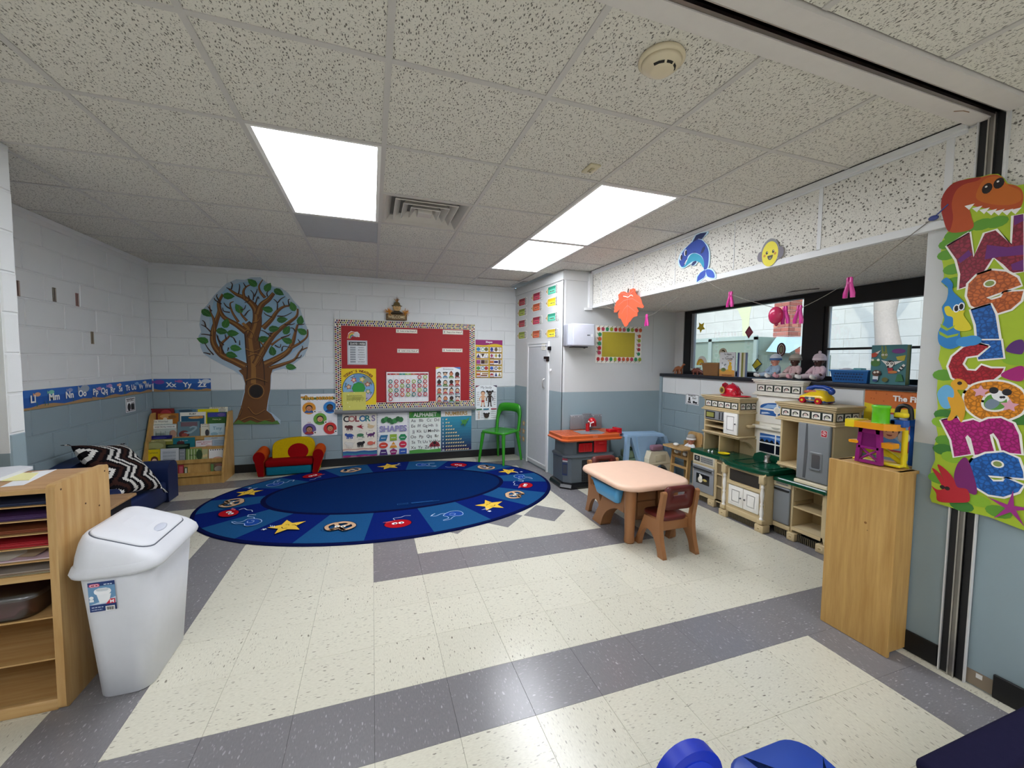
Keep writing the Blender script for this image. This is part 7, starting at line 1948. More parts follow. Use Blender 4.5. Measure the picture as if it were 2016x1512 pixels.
A = Art((3.1365, .635, .185), BX, BY, BZ, z0=.0006); A.circ(.055, .04, .03, '#d9d4c4'); A.circ(.06, .065, .02, '#efece0'); A.circ(.05, .085, .01, '#e6e2d4'); A.circ(.115, .045, .03, '#8a7a3c', .014); A.circ(.115, .047, .024, '#c2b46a', .01); A.done('food_print', od)
foot(3.148, .62, .70); foot(3.148, .40, .48); grille(3.16, .48, .62)
# cubbies between oven and sink
mb = MB().box(3.15, 3.165, .25, .40, .06, .085, BE)
for z in (.085, .22, .34, .45): mb.box(3.15, 3.3, .25, .40, z - .012, z, '#c2ad84')
mb.box(3.15, 3.165, .39, .402, .06, .5, BE)
P('cubby_shelf', mb); P('cubby_shade', MB().box(3.1635, 3.1652, .255, .39, .09, .445, '#77674a'), 'matte')  # cubby depth painted as a shaded beige sheet
grille(3.165, .25, .40)
# --- sink unit
P('sink_unit', bx(3.075, 3.49, -.195, .245, .055, .5))
sk = P('sink_front', MB().prism(curve([(.245, .10), (.245, .49), (-.195, .49), (-.195, .10)], 1)[:4], FX, 3.066, 3.076, BE))
P('hollow_shade', MB().box(3.0635, 3.0662, -.14, .16, .352, .455, '#2b2620'), 'matte', sk)  # near-black sheet painting the shade of an open shelf
P('apron_arch', MB().prism([(-.165, .345)] + [(-.165 + .33 * k / 10, .358 - .022 * math.sin(PI * k / 10)) for k in range(11)][::1] + [(.165, .325), (-.165, .325)], FX, 3.052, 3.066, BE), parent=sk)
P('apron_rail', bx(3.05, 3.066, -.175, .175, .318, .338), parent=sk)
for y0, y1, ky in ((.005, .158, .022), (-.148, .001, -.018)):
    d = P('cabinet_door', bx(3.054, 3.066, y0, y1, .135, .312, col='#eceae2', r=.004))
    P('door_panel', MB().loft([[(3.0545 - o, y, z) for y, z in rrect(y0 + i, y1 - i, .135 + i, .312 - i, .006, 2)] for o, i in ((.0, .022), (.004, .03), (.0005, .036), (.0005, .04), (.004, .048))], '#f1efe8'), parent=d)
    P('knob', MB().ell((3.044, ky, .222), (.008, .008, .008), '#7a7c7e', 10, 7).cyl((3.044, ky, .222), (3.055, ky, .222), .003, '#7a7c7e'), 'metal', d)
for yc in (.205, -.178):
    prof = [(.016, 0), (.016, .012), (.010, .018), (.014, .03), (.017, .06), (.013, .1), (.009, .118), (.014, .126), (.014, .134), (.009, .142), (.012, .16), (.016, .2), (.015, .235), (.01, .262), (.015, .27), (.015, .278), (.011, .286), (.011, .30)]
    P('spindle', MB().lathe(prof, (3.056, yc, .105), '#f1efe9', 14), 'gloss')
    for a, b in ((.405, .475), (.07, .106)): P('spindle_block', bx(3.034, 3.078, yc - .024, yc + .024, a, b))
foot(3.05, .165, .245); foot(3.05, -.21, -.13); grille(3.062, -.13, .165); P('toe_board', bx(3.058, 3.08, -.2, .24, .06, .105))
# --- dishwasher unit
P('right_unit_back', bx(3.40, 3.49, -.615, -.195, .055, .47)); P('divider', bx(3.165, 3.40, -.36, -.345, .06, .47)); P('end_panel', bx(3.16, 3.49, -.622, -.6, .055, .47))
P('dishwasher_body', bx(3.17, 3.40, -.345, -.197, .055, .47))
P('dish_panel', bx(3.152, 3.172, -.345, -.2, .405, .47, col='#d5cbb0', r=.003))
A = Art((3.152, -.2, .405), BX, BY, BZ, z0=.0004); A.rect(.02, .015, .125, .05, '#b5b3ac')
for r in range(2):
    for k in range(7): A.rect(.025 + k * .0138, .02 + r * .014, .035 + k * .0138, .028 + r * .014, '#6a6b6a')
A.done('button_print', pk)
dd = P('dishwasher_door', bx(3.15, 3.172, -.34, -.202, .105, .4, col='#82868a', r=.008)); P('door_handle', bx(3.143, 3.151, -.335, -.207, .372, .39, col='#232426'), 'gloss', dd)
P('toe_board', bx(3.158, 3.18, -.345, -.2, .06, .1))
mb = MB().box(3.17, 3.40, -.6, -.36, .1, .112, '#d6c6a0').box(3.17, 3.40, -.6, -.36, .265, .277, '#c2ad84').box(3.158, 3.172, -.6, -.36, .085, .112, BE).box(3.158, 3.172, -.6, -.36, .43, .47, BE).box(3.158, 3.172, -.615, -.585, .085, .47, BE).box(3.395, 3.4, -.6, -.36, .112, .43, '#b39c70')
P('open_shelf', mb)
for z in (.29, .40): P('shelf_rib', MB().rbox(3.18, 3.39, -.366, -.352, z, z + .02, '#b39c70', .004, 2))
foot(3.152, -.4, -.335); foot(3.152, -.628, -.56); grille(3.165, -.33, -.2); grille(3.165, -.56, -.4)
# --- counters
ct = [(3.49, .725), (3.135, .725)] + curve([(3.135, .725), (3.135, .40), (3.12, .32), (3.075, .25), (3.04, .14), (3.03, .02), (3.04, -.1), (3.075, -.215)], 4)[1:] + [(3.49, -.215)]
def grow(z, k): return [(3.3 + (x - 3.3) * k, .25 + (y - .25) * k, z) for x, y in ct]
cn = P('counter', MB().loft([grow(.478, .985), grow(.486, 1.0), grow(.508, 1.0), grow(.518, .99)], DG, True, True, False), 'gloss')
ct2 = rrect(3.13, 3.49, -.64, -.2, .02, 4)
P('low_counter', MB().loft([[(x, y, z) for x, y in ct2] for z in (.448, .47)] + [[(3.31 + (x - 3.31) * .97, -.42 + (y + .42) * .97, .478) for x, y in ct2]], DG, True, True, False), 'gloss')
P('splashback', MB().prism([(-.2, .515), (-.2, .54), (-.15, .575), (.15, .585), (.2, .56), (.22, .515)], FX, 3.40, 3.425, DG), 'gloss', cn)
for y0, y1, x0, x1 in ((.03, .19, 3.10, 3.36), (-.17, .0, 3.12, 3.36)):
    o_ = rrect(x0, x1, y0, y1, .04, 4)
    i_ = rrect(x0 + .012, x1 - .012, y0 + .012, y1 - .012, .034, 4)
    P('basin', MB().loft([[(x, y, .5185) for x, y in o_], [(x, y, .5235) for x, y in o_], [(x, y, .5235) for x, y in i_], [(x, y, .5192) for x, y in i_]], DG, True, False, False).add([(x, y, .5192) for x, y in i_], [tuple(range(len(i_)))], '#0a3526'), 'gloss', cn)  # floor in darker green, the shade of a sunk basin painted on
mb = MB()
for k in range(6): mb.box(3.15 + k * .03, 3.162 + k * .03, -.155, -.02, .5194, .5225, '#14583f')
P('drain_rib', mb, 'gloss', cn)
fa = P('faucet', MB().lathe([(.03, 0), (.03, .012), (.022, .018), (.024, .05), (.02, .062), (.006, .066)], (3.35, .03, .5185), '#9a9894', 18), 'metal')
P('spout', MB().tube([(3.35, .03, .575), (3.33, .0, .59), (3.29, -.03, .6), (3.26, -.05, .597)], [.016, .015, .014, .012], '#a5a29d', 10), 'metal', fa)
for x, y in ((3.22, .385), (3.36, .42), (3.36, .56)): P('burner', MB().cyl((x, y, .518), (x, y, .5215), .055, '#123f30', n=24), 'gloss', cn)
for y in (.50, .545): P('stove_knob', MB().lathe([(.014, 0), (.014, .008), (.006, .01), (.006, .02)], (3.2, y, .5185), '#b5b8ba', 12), 'metal', cn)
tag(P('plate', MB().lathe([(.001, .001), (.04, .001), (.052, .012), (.054, .012), (.046, .004), (.001, .004)], (3.225, .385, .5218), '#e8cf1c', 24), 'gloss', None), 'small yellow toy plate on the green stove top', 'plate')
# --- left hutch

P('hutch_back', bx(3.44, 3.49, .2, .66, .515, .97)); P('hutch_side', bx(3.235, 3.44, .645, .66, .515, .96)); P('hutch_cabinet', bx(3.235, 3.44, .245, .395, .71, .96))
mb = MB()
for z, y0 in ((.835, .395), (.775, .395), (.712, .245)): mb.box(3.235, 3.44, y0, .645, z - .014, z, '#c2ad84')
P('hutch_shelf', mb); P('hutch_divider', bx(3.24, 3.44, .455, .468, .52, .70))
P('hutch_moulding', steps(3.235, 3.47, .23, .66, [(.69, .704, .004), (.704, .716, .014)], BE)); P('hutch_shade', MB().box(3.425, 3.4395, .4, .645, .52, .83, '#8a774f'), 'matte')  # back lining in darker beige, shade of the recess put into its colour
P('bracket', MB().prism([(3.44, .69), (3.25, .69), (3.25, .678)] + [(3.25 + .17 * math.sin(R(a)), .678 - .155 * (1 - math.cos(R(a)))) for a in range(15, 91, 15)] + [(3.44, .52)], lambda u, v, d: (u, d, v), .21, .235, BE))
P('spice_ledge', bx(3.33, 3.44, .205, .245, .80, .825, r=.008))
mw = P('microwave', bx(3.222, 3.3, .40, .635, .842, .93, col='#85898d', r=.004))
P('oven_window', MB().box(3.2195, 3.2225, .51, .625, .855, .92, '#1c1d1c').box(3.2185, 3.22, .522, .614, .865, .91, '#8f8f4a'), 'gloss', mw)
P('key_strip', MB().box(3.2195, 3.2225, .41, .425, .85, .922, '#3a3c40').box(3.2195, 3.2225, .445, .46, .85, .922, '#3a3c40'), 'gloss', mw)
cd = P('cabinet_door', bx(3.216, 3.236, .24, .398, .728, .938, col='#efeee8', r=.005))
P('door_panel', MB().loft([[(3.2165 - o, y, z) for y, z in rrect(.24 + i, .398 - i, .728 + i, .938 - i, .006, 2)] for o, i in ((.0, .024), (.004, .032), (.0005, .038), (.0005, .042), (.004, .05))], '#f3f2ee'), parent=cd)
P('knob', MB().ell((3.206, .258, .835), (.007, .007, .007), '#5a5c5e', 10, 7).cyl((3.206, .258, .835), (3.217, .258, .835), .003, '#5a5c5e'), 'metal', cd)
def tiles(A, x0, n, s, gap, y0, h):
    for k in range(n):
        x = x0 + k * (s + gap)
        A.rect(x, y0, x + s, y0 + h, '#e9e6dc')
        c = ('#2a3034', '#3a3436', '#4a4a40')[k % 3]
        A.poly([(x + s * .5 + s * .4 * math.cos(R(a)), y0 + h * .35 + h * .45 * math.sin(R(a))) for a in range(0, 181, 30)], c)
        A.circ(x + s * .5, y0 + h * .45, s * .2, ('#c9a8a0', '#b9b9a0', '#d9c2ba')[k % 3], h * .2, 10); A.circ(x + s * .22, y0 + h * .22, s * .08, c, None, 8)
def crown(x0, x1, y0, y1, zb, name, col=BE, n=5, m=3, sides=True):
    """top box with a tile band: zb is where it starts"""
    c = P(name, steps(x0, x1, y0, y1, [(zb, zb + .014, .022), (zb + .014, zb + .03, .01), (zb + .03, zb + .105, 0), (zb + .105, zb + .12, .01), (zb + .12, zb + .135, .02), (zb + .135, zb + .148, .028)], col))
    h = .062; w = y1 - y0
    A = Art((x0, y1, zb + .036), BX, BY, BZ, z0=.0006)
    A.rect(.012, 0, w - .012, h, '#16241c'); s = (w - .024) / n * .78; tiles(A, .012 + (w - .024) / n * .11, n, s, (w - .024) / n * .22, .007, h - .014)
    if sides:
        d = x1 - x0
        A2 = Art((x0, y0, zb + .036), (1, 0, 0), BY, (0, -1, 0), z0=.0006); A2.rect(.012, 0, d - .03, h, '#16241c'); s = (d - .042) / m * .78; tiles(A2, .012 + (d - .042) / m * .11, m, s, (d - .042) / m * .22, .007, h - .014)
        A2.done('tile_print', c)
    A.done('tile_print', c)
    return c
crown(3.235, 3.47, .24, .66, .932, 'left_crown')
# --- window unit
P('window_back', bx(3.445, 3.49, -.2, .235, .53, 1.14, col=CW)); crown(3.43, 3.49, -.2, .24, 1.112, 'window_crown', CW, 5, 1, False)
P('window_ledge', bx(3.40, 3.45, -.2, .245, .80, .832, col=CW, r=.008))
P('window_board', bx(3.43, 3.447, -.2, .235, .53, .80, col=CW)); P('arch_board', bx(3.434, 3.447, -.2, .235, .86, 1.11, col='#eeece4'))
A = Art((3.434, .235, .53), BX, BY, BZ, z0=.0005)
w = .435
arch_ = [(.045, .40), (w - .045, .40)] + [(w / 2 + (w / 2 - .045) * math.cos(R(a)), .475 + .045 * math.sin(R(a))) for a in range(0, 181, 15)]
A.poly(arch_, '#2f62a8'); A.poly([(.05, .455), (.16, .47), (.25, .46), (.38, .475), (w - .05, .46), (w - .05, .475), (.3, .51), (.12, .5)], '#8fb4dc'); A.poly([(.06, .405), (.15, .42), (.12, .43), (.06, .425)], '#c2d6ea'); A.poly([(.25, .41), (.33, .425), (.29, .43)], '#b9d0e8')
A.O = A.O + Vector((-.004, 0, 0))
A.rect(.04, .447, w - .04, .463, '#eeece4'); A.rect(w / 2 - .008, .4, w / 2 + .008, .53, '#eeece4'); A.circ(w / 2, .455, .034, '#eeece4'); A.circ(w / 2, .455, .022, '#dcdad0')
A.rect(.06, .06, w - .06, .23, '#1b2a4a'); A.rect(.06, .15, w - .06, .23, '#2f62a8'); A.poly([(.06, .19), (.15, .2), (.3, .185), (w - .06, .2), (w - .06, .21), (.2, .215), (.06, .205)], '#9cbbe0')
A.poly([(.06, .15)] + [(.06 + (w - .12) * k / 24, .15 + .03 * abs(math.sin(k * 2.3))) for k in range(25)] + [(w - .06, .15)], '#0d1420'); A.rect(.06, .06, w - .06, .15, '#0d1118')
A.rect(.055, .138, w - .055, .15, '#eeece4'); A.rect(w / 2 - .006, .055, w / 2 + .006, .235, '#eeece4')
A.done('view_print', pk, 'gloss')
P('ledge_notch', MB().prism([(.04 * math.cos(R(a)), .832 - .016 * math.sin(R(a))) for a in range(0, 181, 20)], FX, 3.397, 3.401, '#b5b3a6'))
# --- fridge hutch
P('fridge_case', bx(3.18, 3.49, -.625, -.372, .476, .97)); P('column_back', bx(3.42, 3.49, -.372, -.2, .476, .97)); P('column_side', bx(3.185, 3.42, -.226, -.208, .585, .96)); P('column_frame', MB().box(3.18, 3.42, -.372, -.36, .585, .96, BE).box(3.18, 3.42, -.372, -.2, .58, .6, BE).box(3.18, 3.42, -.372, -.2, .945, .965, BE))
for k in range(5): P('rack_rib', MB().rbox(3.2, 3.42, -.366, -.352, .64 + .06 * k, .662 + .06 * k, '#b39c70', .005, 2).rbox(3.405, 3.42, -.35, -.228, .64 + .06 * k, .662 + .06 * k, '#b39c70', .005, 2))
P('hutch_moulding', steps(3.18, 3.47, -.372, -.21, [(.565, .575, .004), (.575, .588, .012)], BE))
P('bracket', MB().prism([(3.42, .56), (3.195, .56), (3.195, .55)] + [(3.195 + .19 * math.sin(R(a)), .55 - .07 * (1 - math.cos(R(a)))) for a in range(15, 91, 15)] + [(3.42, .478)], lambda u, v, d: (u, d, v), -.238, -.214, BE))
fd = P('fridge_door', bx(3.152, 3.18, -.618, -.376, .512, .955, col='#81868a', r=.012)); P('fridge_base', bx(3.14, 3.18, -.622, -.372, .48, .508, col='#e3d9bc'))
P('door_grip', MB().prism([(-.432, .53), (-.437, .74), (-.442, .95), (-.452, .95), (-.462, .74), (-.452, .53)], FX, 3.1505, 3.1525, '#55595d'), 'gloss', fd)
dp = P('dispenser', MB().loft([[(3.1525 - o, y, z) for y, z in rrect(-.575 + i, -.475 - i, .6 + i, .745 - i, .012, 3)] for o, i in ((0, 0), (.006, .004), (.006, .012), (.0005, .02))], '#7a7f83', True, False).box(3.1515, 3.1522, -.556, -.494, .62, .725, '#4a4e52'), 'gloss', fd)
P('dispenser_tray', bx(3.138, 3.152, -.565, -.485, .605, .622, col='#6a6f73'), 'gloss', fd)
A = Art((3.152, -.5525, .867), BX, BY, BZ, z0=.0006); A.poly(rrect(0, .044, 0, .05, .006), '#e8e4e4'); A.poly(rrect(.002, .042, .002, .048, .005), '#b01f30'); A.line(curve([(.012, .034), (.02, .041), (.03, .036), (.022, .027), (.014, .022), (.022, .014), (.031, .02)], 3), .004, '#f1e4e4'); A.rect(.006, .02, .012, .025, '#f1e4e4'); A.rect(.03, .026, .038, .03, '#f1e4e4'); A.done('logo_print', fd)
crown(3.18, 3.47, -.625, -.2, .948, 'right_crown')
# --- things on the kitchen
t = thing('fire_helmet', 'red toy fire helmet with a gold badge on the left hutch', 'toy helmet', (3.36, .42, 1.0805))
hz = 1.0805
brim = [(3.345 + (.115 + .03 * math.cos(R(a))) * math.sin(R(a)) * .82, .42 + -(.135 + (.055 if math.cos(R(a)) > 0 else 0) * math.cos(R(a)) ** 2) * math.cos(R(a)), hz + .006 + .006 * math.cos(R(a)) ** 2) for a in range(0, 360, 12)]
RD = '#c8142c'
obj('brim', MB().loft([[(x, y, z - .003) for x, y, z in brim], [(x, y, z + .002) for x, y, z in brim], [(3.345 + (x - 3.345) * .72, .42 + (y - .42) * .66, hz + .016) for x, y, z in brim]], RD), 'gloss', t)
obj('crown', MB().lathe([(.085, .012), (.083, .04), (.074, .075), (.055, .1), (.028, .115), (.001, .12)], (3.345, .43, hz), RD, 20, .86, 1.0), 'gloss', t)
mb = MB()
for k in range(3):
    a0 = R(-90 + 35 * (k - 1)); mb.tube([(3.345 + .07 * q * math.sin(R(35 * (k - 1))), .43 - (.088 - .09 * f), hz + .03 + .1 * f) for q, f in ((1, 0), (.8, .5), (.3, .9), (0, 1.0))], .005, '#b01226', 6)
obj('ridge', mb, 'gloss', t)
obj('front_shield', MB().prism([(-.032, .0), (.032, .0), (.04, .05), (.036, .1), (0, .115), (-.036, .1), (-.04, .05)], lambda u, v, d: (3.345 + u, .51 + d + v * .04, hz + .016 + v), 0, .006, RD), 'gloss', t)
obj('badge', MB().prism(circ(0, .045, .03, .036, 16), lambda u, v, d: (3.262 - d, .47 + u, hz + .014 + v), 0, .005, '#b59a4a').prism(circ(0, .045, .018, .022, 12), lambda u, v, d: (3.257 - d, .47 + u, hz + .014 + v), 0, .002, '#5a4a2a'), 'gloss', t)
t = thing('toy_phone_car', 'yellow toy phone car with red wheels and a blue handset', 'toy car', (3.31, -.4, 1.096))
cz = 1.0965
obj('body', MB().loft([[(x, y, cz + z) for x, y in rrect(3.25 + i, 3.38 - i, -.50 + j, -.29 - k, .03, 4)] for z, i, j, k in ((.022, .004, .0, .0), (.03, 0, -.004, -.004), (.055, .002, 0, .005), (.075, .014, .02, .045), (.1, .03, .04, .075), (.105, .045, .06, .09))], '#ecc81c'), 'gloss', t)
obj('chassis', MB().rbox(3.252, 3.378, -.498, -.288, cz + .012, cz + .028, '#1f3f8a', .008, 2), 'gloss', t)
for x in (3.25, 3.38):
    for y in (-.335, -.455): obj('wheel', MB().cyl((x - .012, y, cz + .024), (x + .012, y, cz + .024), .024, '#b81c2c', n=18).cyl((x - .014, y, cz + .024), (x + .014, y, cz + .024), .009, '#e6c22c', n=12), 'gloss', t)
hs = obj('handset', MB().tube([(3.345, -.32, cz + .112), (3.345, -.36, cz + .128), (3.345, -.43, cz + .128), (3.345, -.48, cz + .11)], [.02, .016, .016, .022], '#1f47a0', 12), 'gloss', t)
obj('earpiece', MB().ell((3.345, -.485, cz + .098), (.024, .024, .026), '#1f47a0').ell((3.345, -.315, cz + .11), (.022, .02, .02), '#1f47a0'), 'gloss', hs)
A = Art((3.249, -.30, cz + .02), BX, BY, BZ, z0=.003); A.poly(rrect(.05, .13, .01, .032, .006), '#4a5a6a'); A.circ(.09, .02, .01, '#c9c9c4'); A.done('grille_print', t)
mb = MB().rbox(3.275, 3.33, -.42, -.32, cz + .08, cz + .1, '#b85a4a', .006, 2)
for k in range(3):
    for q in range(3): mb.ell((3.285 + .016 * k, -.345 - .025 * q, cz + .101), (.005, .007, .004), ('#e6d8c4', '#d88a3c', '#8a4a8a')[(k + q) % 3], 8, 5)
obj('button_pad', mb, 'gloss', t)
# ================================================================ children's table and chairs
BR, MAR = '#9c6b43', '#5c1f1a'
tb = thing('kids_table', 'low children\'s table with a peach top and brown curved legs', 'table', (2.075, .23, 0))
def rz_(a, z, r=.15): return [(x, y, z) for x, y in rrect(1.745 + a, 2.405 - a, -.145 + a, .605 - a, r, 7)]
obj('top', MB().loft([rz_(.02, .435), rz_(.003, .445), rz_(0, .458), rz_(.005, .474), rz_(.016, .482), rz_(.05, .4845), rz_(.2, .485, .08)], '#e6c0a6'), 'plastic', tb)
obj('under_top', MB().loft([rz_(.06, .42), rz_(.06, .437)], BR), 'plastic', tb)
sidef = [(.36, 0), (.5, 0), (.47, .05)] + curve([(.47, .05), (.41, .16), (.36, .28), (.34, .425)], 4)[1:] + [(.05, .425), (.05, .22)] + curve([(.05, .22), (.16, .215), (.27, .16), (.33, .09), (.36, 0)], 4)[1:-1]
for x0, x1 in ((1.885, 1.985), (2.19, 2.29)):
    obj('side_leg', MB().prism(sidef, lambda u, v, d: (d - .0 + (.03 if d < 2.08 else -.03) * (1 - v / .43) * -1, u, v), x0, x1, BR, True), 'plastic', tb)
for x, y in ((1.895, 0), (2.29, .0)):
    obj('leg', MB().lathe([(.001, 0), (.043, 0), (.046, .012), (.042, .06), (.047, .2), (.055, .43)], (x, y, .0005), BR, 16, .9, .9), 'plastic', tb)
obj('centre_panel', MB().rbox(1.985, 2.19, .06, .3, .14, .43, '#7f5533', .01, 2).rbox(2.0, 2.175, .05, .06, .17, .29, '#8a5d38', .004, 2).rbox(2.0, 2.175, .05, .06, .30, .41, '#8a5d38', .004, 2), 'plastic', tb)
tr_ = thing('blue_tray', 'sky blue plastic tub hanging under the peach table top', 'tub', (1.85, .24, .3))
def ry(z, a, o): return [(x, y, z) for x, y in rrect(1.80 + o, 1.884, .05 + a, .44 - a, .03, 4)]
obj('tub', MB().loft([ry(.28, .045, .035), ry(.29, .035, .026), ry(.40, .0, .0), ry(.40, .01, .01), ry(.31, .04, .032)], '#5aa6d6'), 'plastic', tr_)
obj('rim', MB().loft([ry(.395, -.006, -.008), ry(.408, -.006, -.008), ry(.408, .012, .012), ry(.395, .012, .012), ry(.395, -.006, -.008)], '#4a96c8', True, False), 'plastic', tr_)
def kchair(label, loc, rz):
    t = thing('kids_chair', label, 'chair', loc, rz, 'brown plastic children\'s chairs')
    fr = [(-.175, 0), (-.115, 0)] + curve([(-.115, 0), (-.09, .08), (-.04, .145), (.02, .16), (.075, .11), (.11, .0)], 4)[1:-1] + [(.11, 0), (.165, 0), (.15, .035)] + curve([(.15, .035), (.1, .14), (.05, .255)], 4)[1:] + [(-.085, .265)] + curve([(-.085, .265), (-.1, .35), (-.13, .47)], 4)[1:-1] + [(-.122, .476), (-.14, .487), (-.158, .478)] + curve([(-.16, .47), (-.135, .33), (-.125, .24), (-.14, .12), (-.175, 0)], 4)[:-1]
    for s in (-1, 1):
        obj('side_frame', MB().prism(fr, FX, s * .145 - .017, s * .145 + .017, BR, True), 'plastic', t, local=True)
    st = rrect(-.127, .127, -.10, .135, .06, 5)
    obj('seat', MB().loft([[(x * .96, y * .96, .245) for x, y in st], [(x, y, .252) for x, y in st], [(x, y, .266) for x, y in st], [(x * .96, y * .96, .273) for x, y in st], [(x * .5, y * .5, .268) for x, y in st]], MAR), 'plastic', t, local=True)
    obj('seat_apron', MB().rbox(-.128, .128, .03, .045, .17, .248, BR, .004, 2).rbox(-.128, .128, -.085, -.07, .17, .248, BR, .004, 2), 'plastic', t, local=True)
    o_, i_ = rrect(-.127, .127, .335, .515, .04, 5), rrect(-.06, .06, .44, .472, .0155, 5)
    f = lambda u, v, d: (u, -.108 - (v - .33) * .16 + d, v)
    n = len(o_); v_ = [f(*p, d) for d in (-.012, .012) for p in o_ + i_]
    q = lambda a, b, c, e: (a, b, c, e)
    F = []
    for k in range(n):
        m = (k + 1) % n
        F += [(k, m, n + m, n + k), (2 * n + m, 2 * n + k, 3 * n + k, 3 * n + m), (m, k, 2 * n + k, 2 * n + m), (n + k, n + m, 3 * n + m, 3 * n + k)]
    obj('backrest', MB().add(v_, F, MAR, True), 'plastic', t, local=True)
    return t
k1 = kchair('brown children\'s chair with a maroon back, pushed under the near table side', (2.11, -.155, 0), 0)
dup(k1, (2.075, .555, 0), PI, 'brown children\'s chair mostly hidden on the workbench side of the table')
# ================================================================ toy workbench
w_ = thing('toy_workbench', 'toy workbench with an orange top and red drill against the closet wall', 'toy workbench', (2.33, 1.46, 0))
DG2, OR, RD2, GY2 = '#5b646b', '#c25a2a', '#b8141f', '#7d7f83'
def oct_(x0, x1, y0, y1, c): return [(x0, y1), (x0, y0 + c), (x0 + c, y0), (x1 - c, y0), (x1, y0 + c), (x1, y1)]
def ol(*rows, col=DG2, cap=True, smooth=False): return MB().loft([[(x, y, z) for x, y in oct_(x0, x1, y0, 1.66, c)] for x0, x1, y0, c, z in rows], col, True, cap, smooth)
obj('base', ol((1.96, 2.68, 1.29, .09, .0005), (1.955, 2.685, 1.285, .09, .02), (1.97, 2.67, 1.30, .09, .05), (2.0, 2.64, 1.33, .08, .062), col='#141416'), 'gloss', w_)
obj('lower_body', ol((2.005, 2.635, 1.335, .07, .06), (2.0, 2.64, 1.33, .07, .33), (1.985, 2.655, 1.315, .07, .345), (1.985, 2.655, 1.315, .07, .362), (2.01, 2.63, 1.335, .07, .372)), 'plastic', w_)
obj('upper_body', ol((2.02, 2.62, 1.345, .07, .372), (2.025, 2.615, 1.345, .07, .54)), 'plastic', w_)
obj('top', ol((1.93, 2.70, 1.26, .05, .535), (1.925, 2.705, 1.255, .05, .55), (1.945, 2.685, 1.275, .05, .562), (1.945, 2.685, 1.275, .05, .592), (1.96, 2.67, 1.29, .05, .598), col=OR), 'gloss', w_)
obj('inlay', MB().prism([(2.2, 1.36), (2.42, 1.30), (2.5, 1.36), (2.5, 1.56), (2.2, 1.56)], FZ, .598, .601, GY2), 'plastic', w_)
mb = MB()
for k in range(5): mb.box(1.985 + .04 * k, 1.99 + .04 * k, 1.31, 1.57, .598, .6, '#a84a20')
obj('plank_groove', mb, 'plastic', w_)
pb = obj('tool_panel', MB().rbox(2.2, 2.62, 1.62, 1.645, .6, .775, GY2, .008, 2), 'plastic', w_)
mb = MB().rbox(2.36, 2.47, 1.608, 1.65, .6, .79, '#6f7175', .006, 2)
for r in range(7):
    for k in range(4): mb.box(2.372 + .024 * k + .006 * (r % 2), 2.384 + .024 * k + .006 * (r % 2), 1.606, 1.6085, .62 + .023 * r, .625 + .023 * r, '#8d8f93')
obj('tread_plate', mb, 'plastic', pb)
mb = MB()
for x in (2.215, 2.245, 2.3, 2.5, 2.57, 2.605): mb.ell((x, 1.618, .755), (.007, .005, .006), '#b5b7ba', 8, 5)
obj('rivet', mb, 'gloss', pb)
dr = obj('drill_press', MB().cyl((2.36, 1.5, .6), (2.36, 1.5, .69), .024, RD2, n=14).ell((2.415, 1.5, .705), (.05, .05, .052), RD2, 16, 10).lathe([(.03, -.06), (.026, -.02)], (2.43, 1.48, .72), '#8a1018', 12), 'gloss', w_)
mb = MB()
for a in (20, 140, 260): mb.tube([(2.362, 1.445, .7), (2.362 + .04 * math.cos(R(a)), 1.435, .7 + .04 * math.sin(R(a)))], [.006, .008], '#dcdada', 8)
obj('drill_handle', mb, 'gloss', dr)
obj('vise', MB().rbox(2.56, 2.68, 1.36, 1.44, .598, .632, RD2, .005, 2).rbox(2.66, 2.715, 1.34, 1.46, .575, .645, RD2, .006, 2).box(2.715, 2.722, 1.36, 1.44, .56, .635, '#8a1018'), 'gloss', w_)
obj('opening', MB().box(2.14, 2.52, 1.341, 1.346, .385, .53, '#20242a').box(2.2, 2.57, 1.327, 1.332, .07, .31, '#101114'), 'matte', w_)  # dark sheets painted as the shade of open bays
mb = MB()
for k in range(12): mb.box(2.22 + .028 * k, 2.226 + .028 * k, 1.325, 1.328, .08, .3, '#2c2e33')
for k in range(7): mb.box(2.2, 2.57, 1.3255, 1.328, .09 + .03 * k, .094 + .03 * k, '#2c2e33')
obj('grille_mesh', mb, 'matte', w_)
A = Art((2.005, 1.4, .06), Vector((.07, -.07, 0)).normalized(), (0, 0, 1), Vector((-1, -1, 0)).normalized(), z0=.003); A.rect(-.01, .08, .05, .22, '#1f2f5a'); A.rect(-.004, .1, .044, .2, '#3a3f4a'); A.rect(-.01, .25, .05, .275, '#a03a4a'); A.rect(-.008, .235, .05, .245, '#d9d9d9'); A.done('label_print', w_)
A = Art((2.33, 1.275, .566), (1, 0, 0), (0, 0, 1), (0, -1, 0), z0=.001); A.rect(-.03, 0, .03, .024, '#d9744a'); scribble(A, -.025, .025, .012, .006, '#b04a20'); A.done('emblem_print', w_)
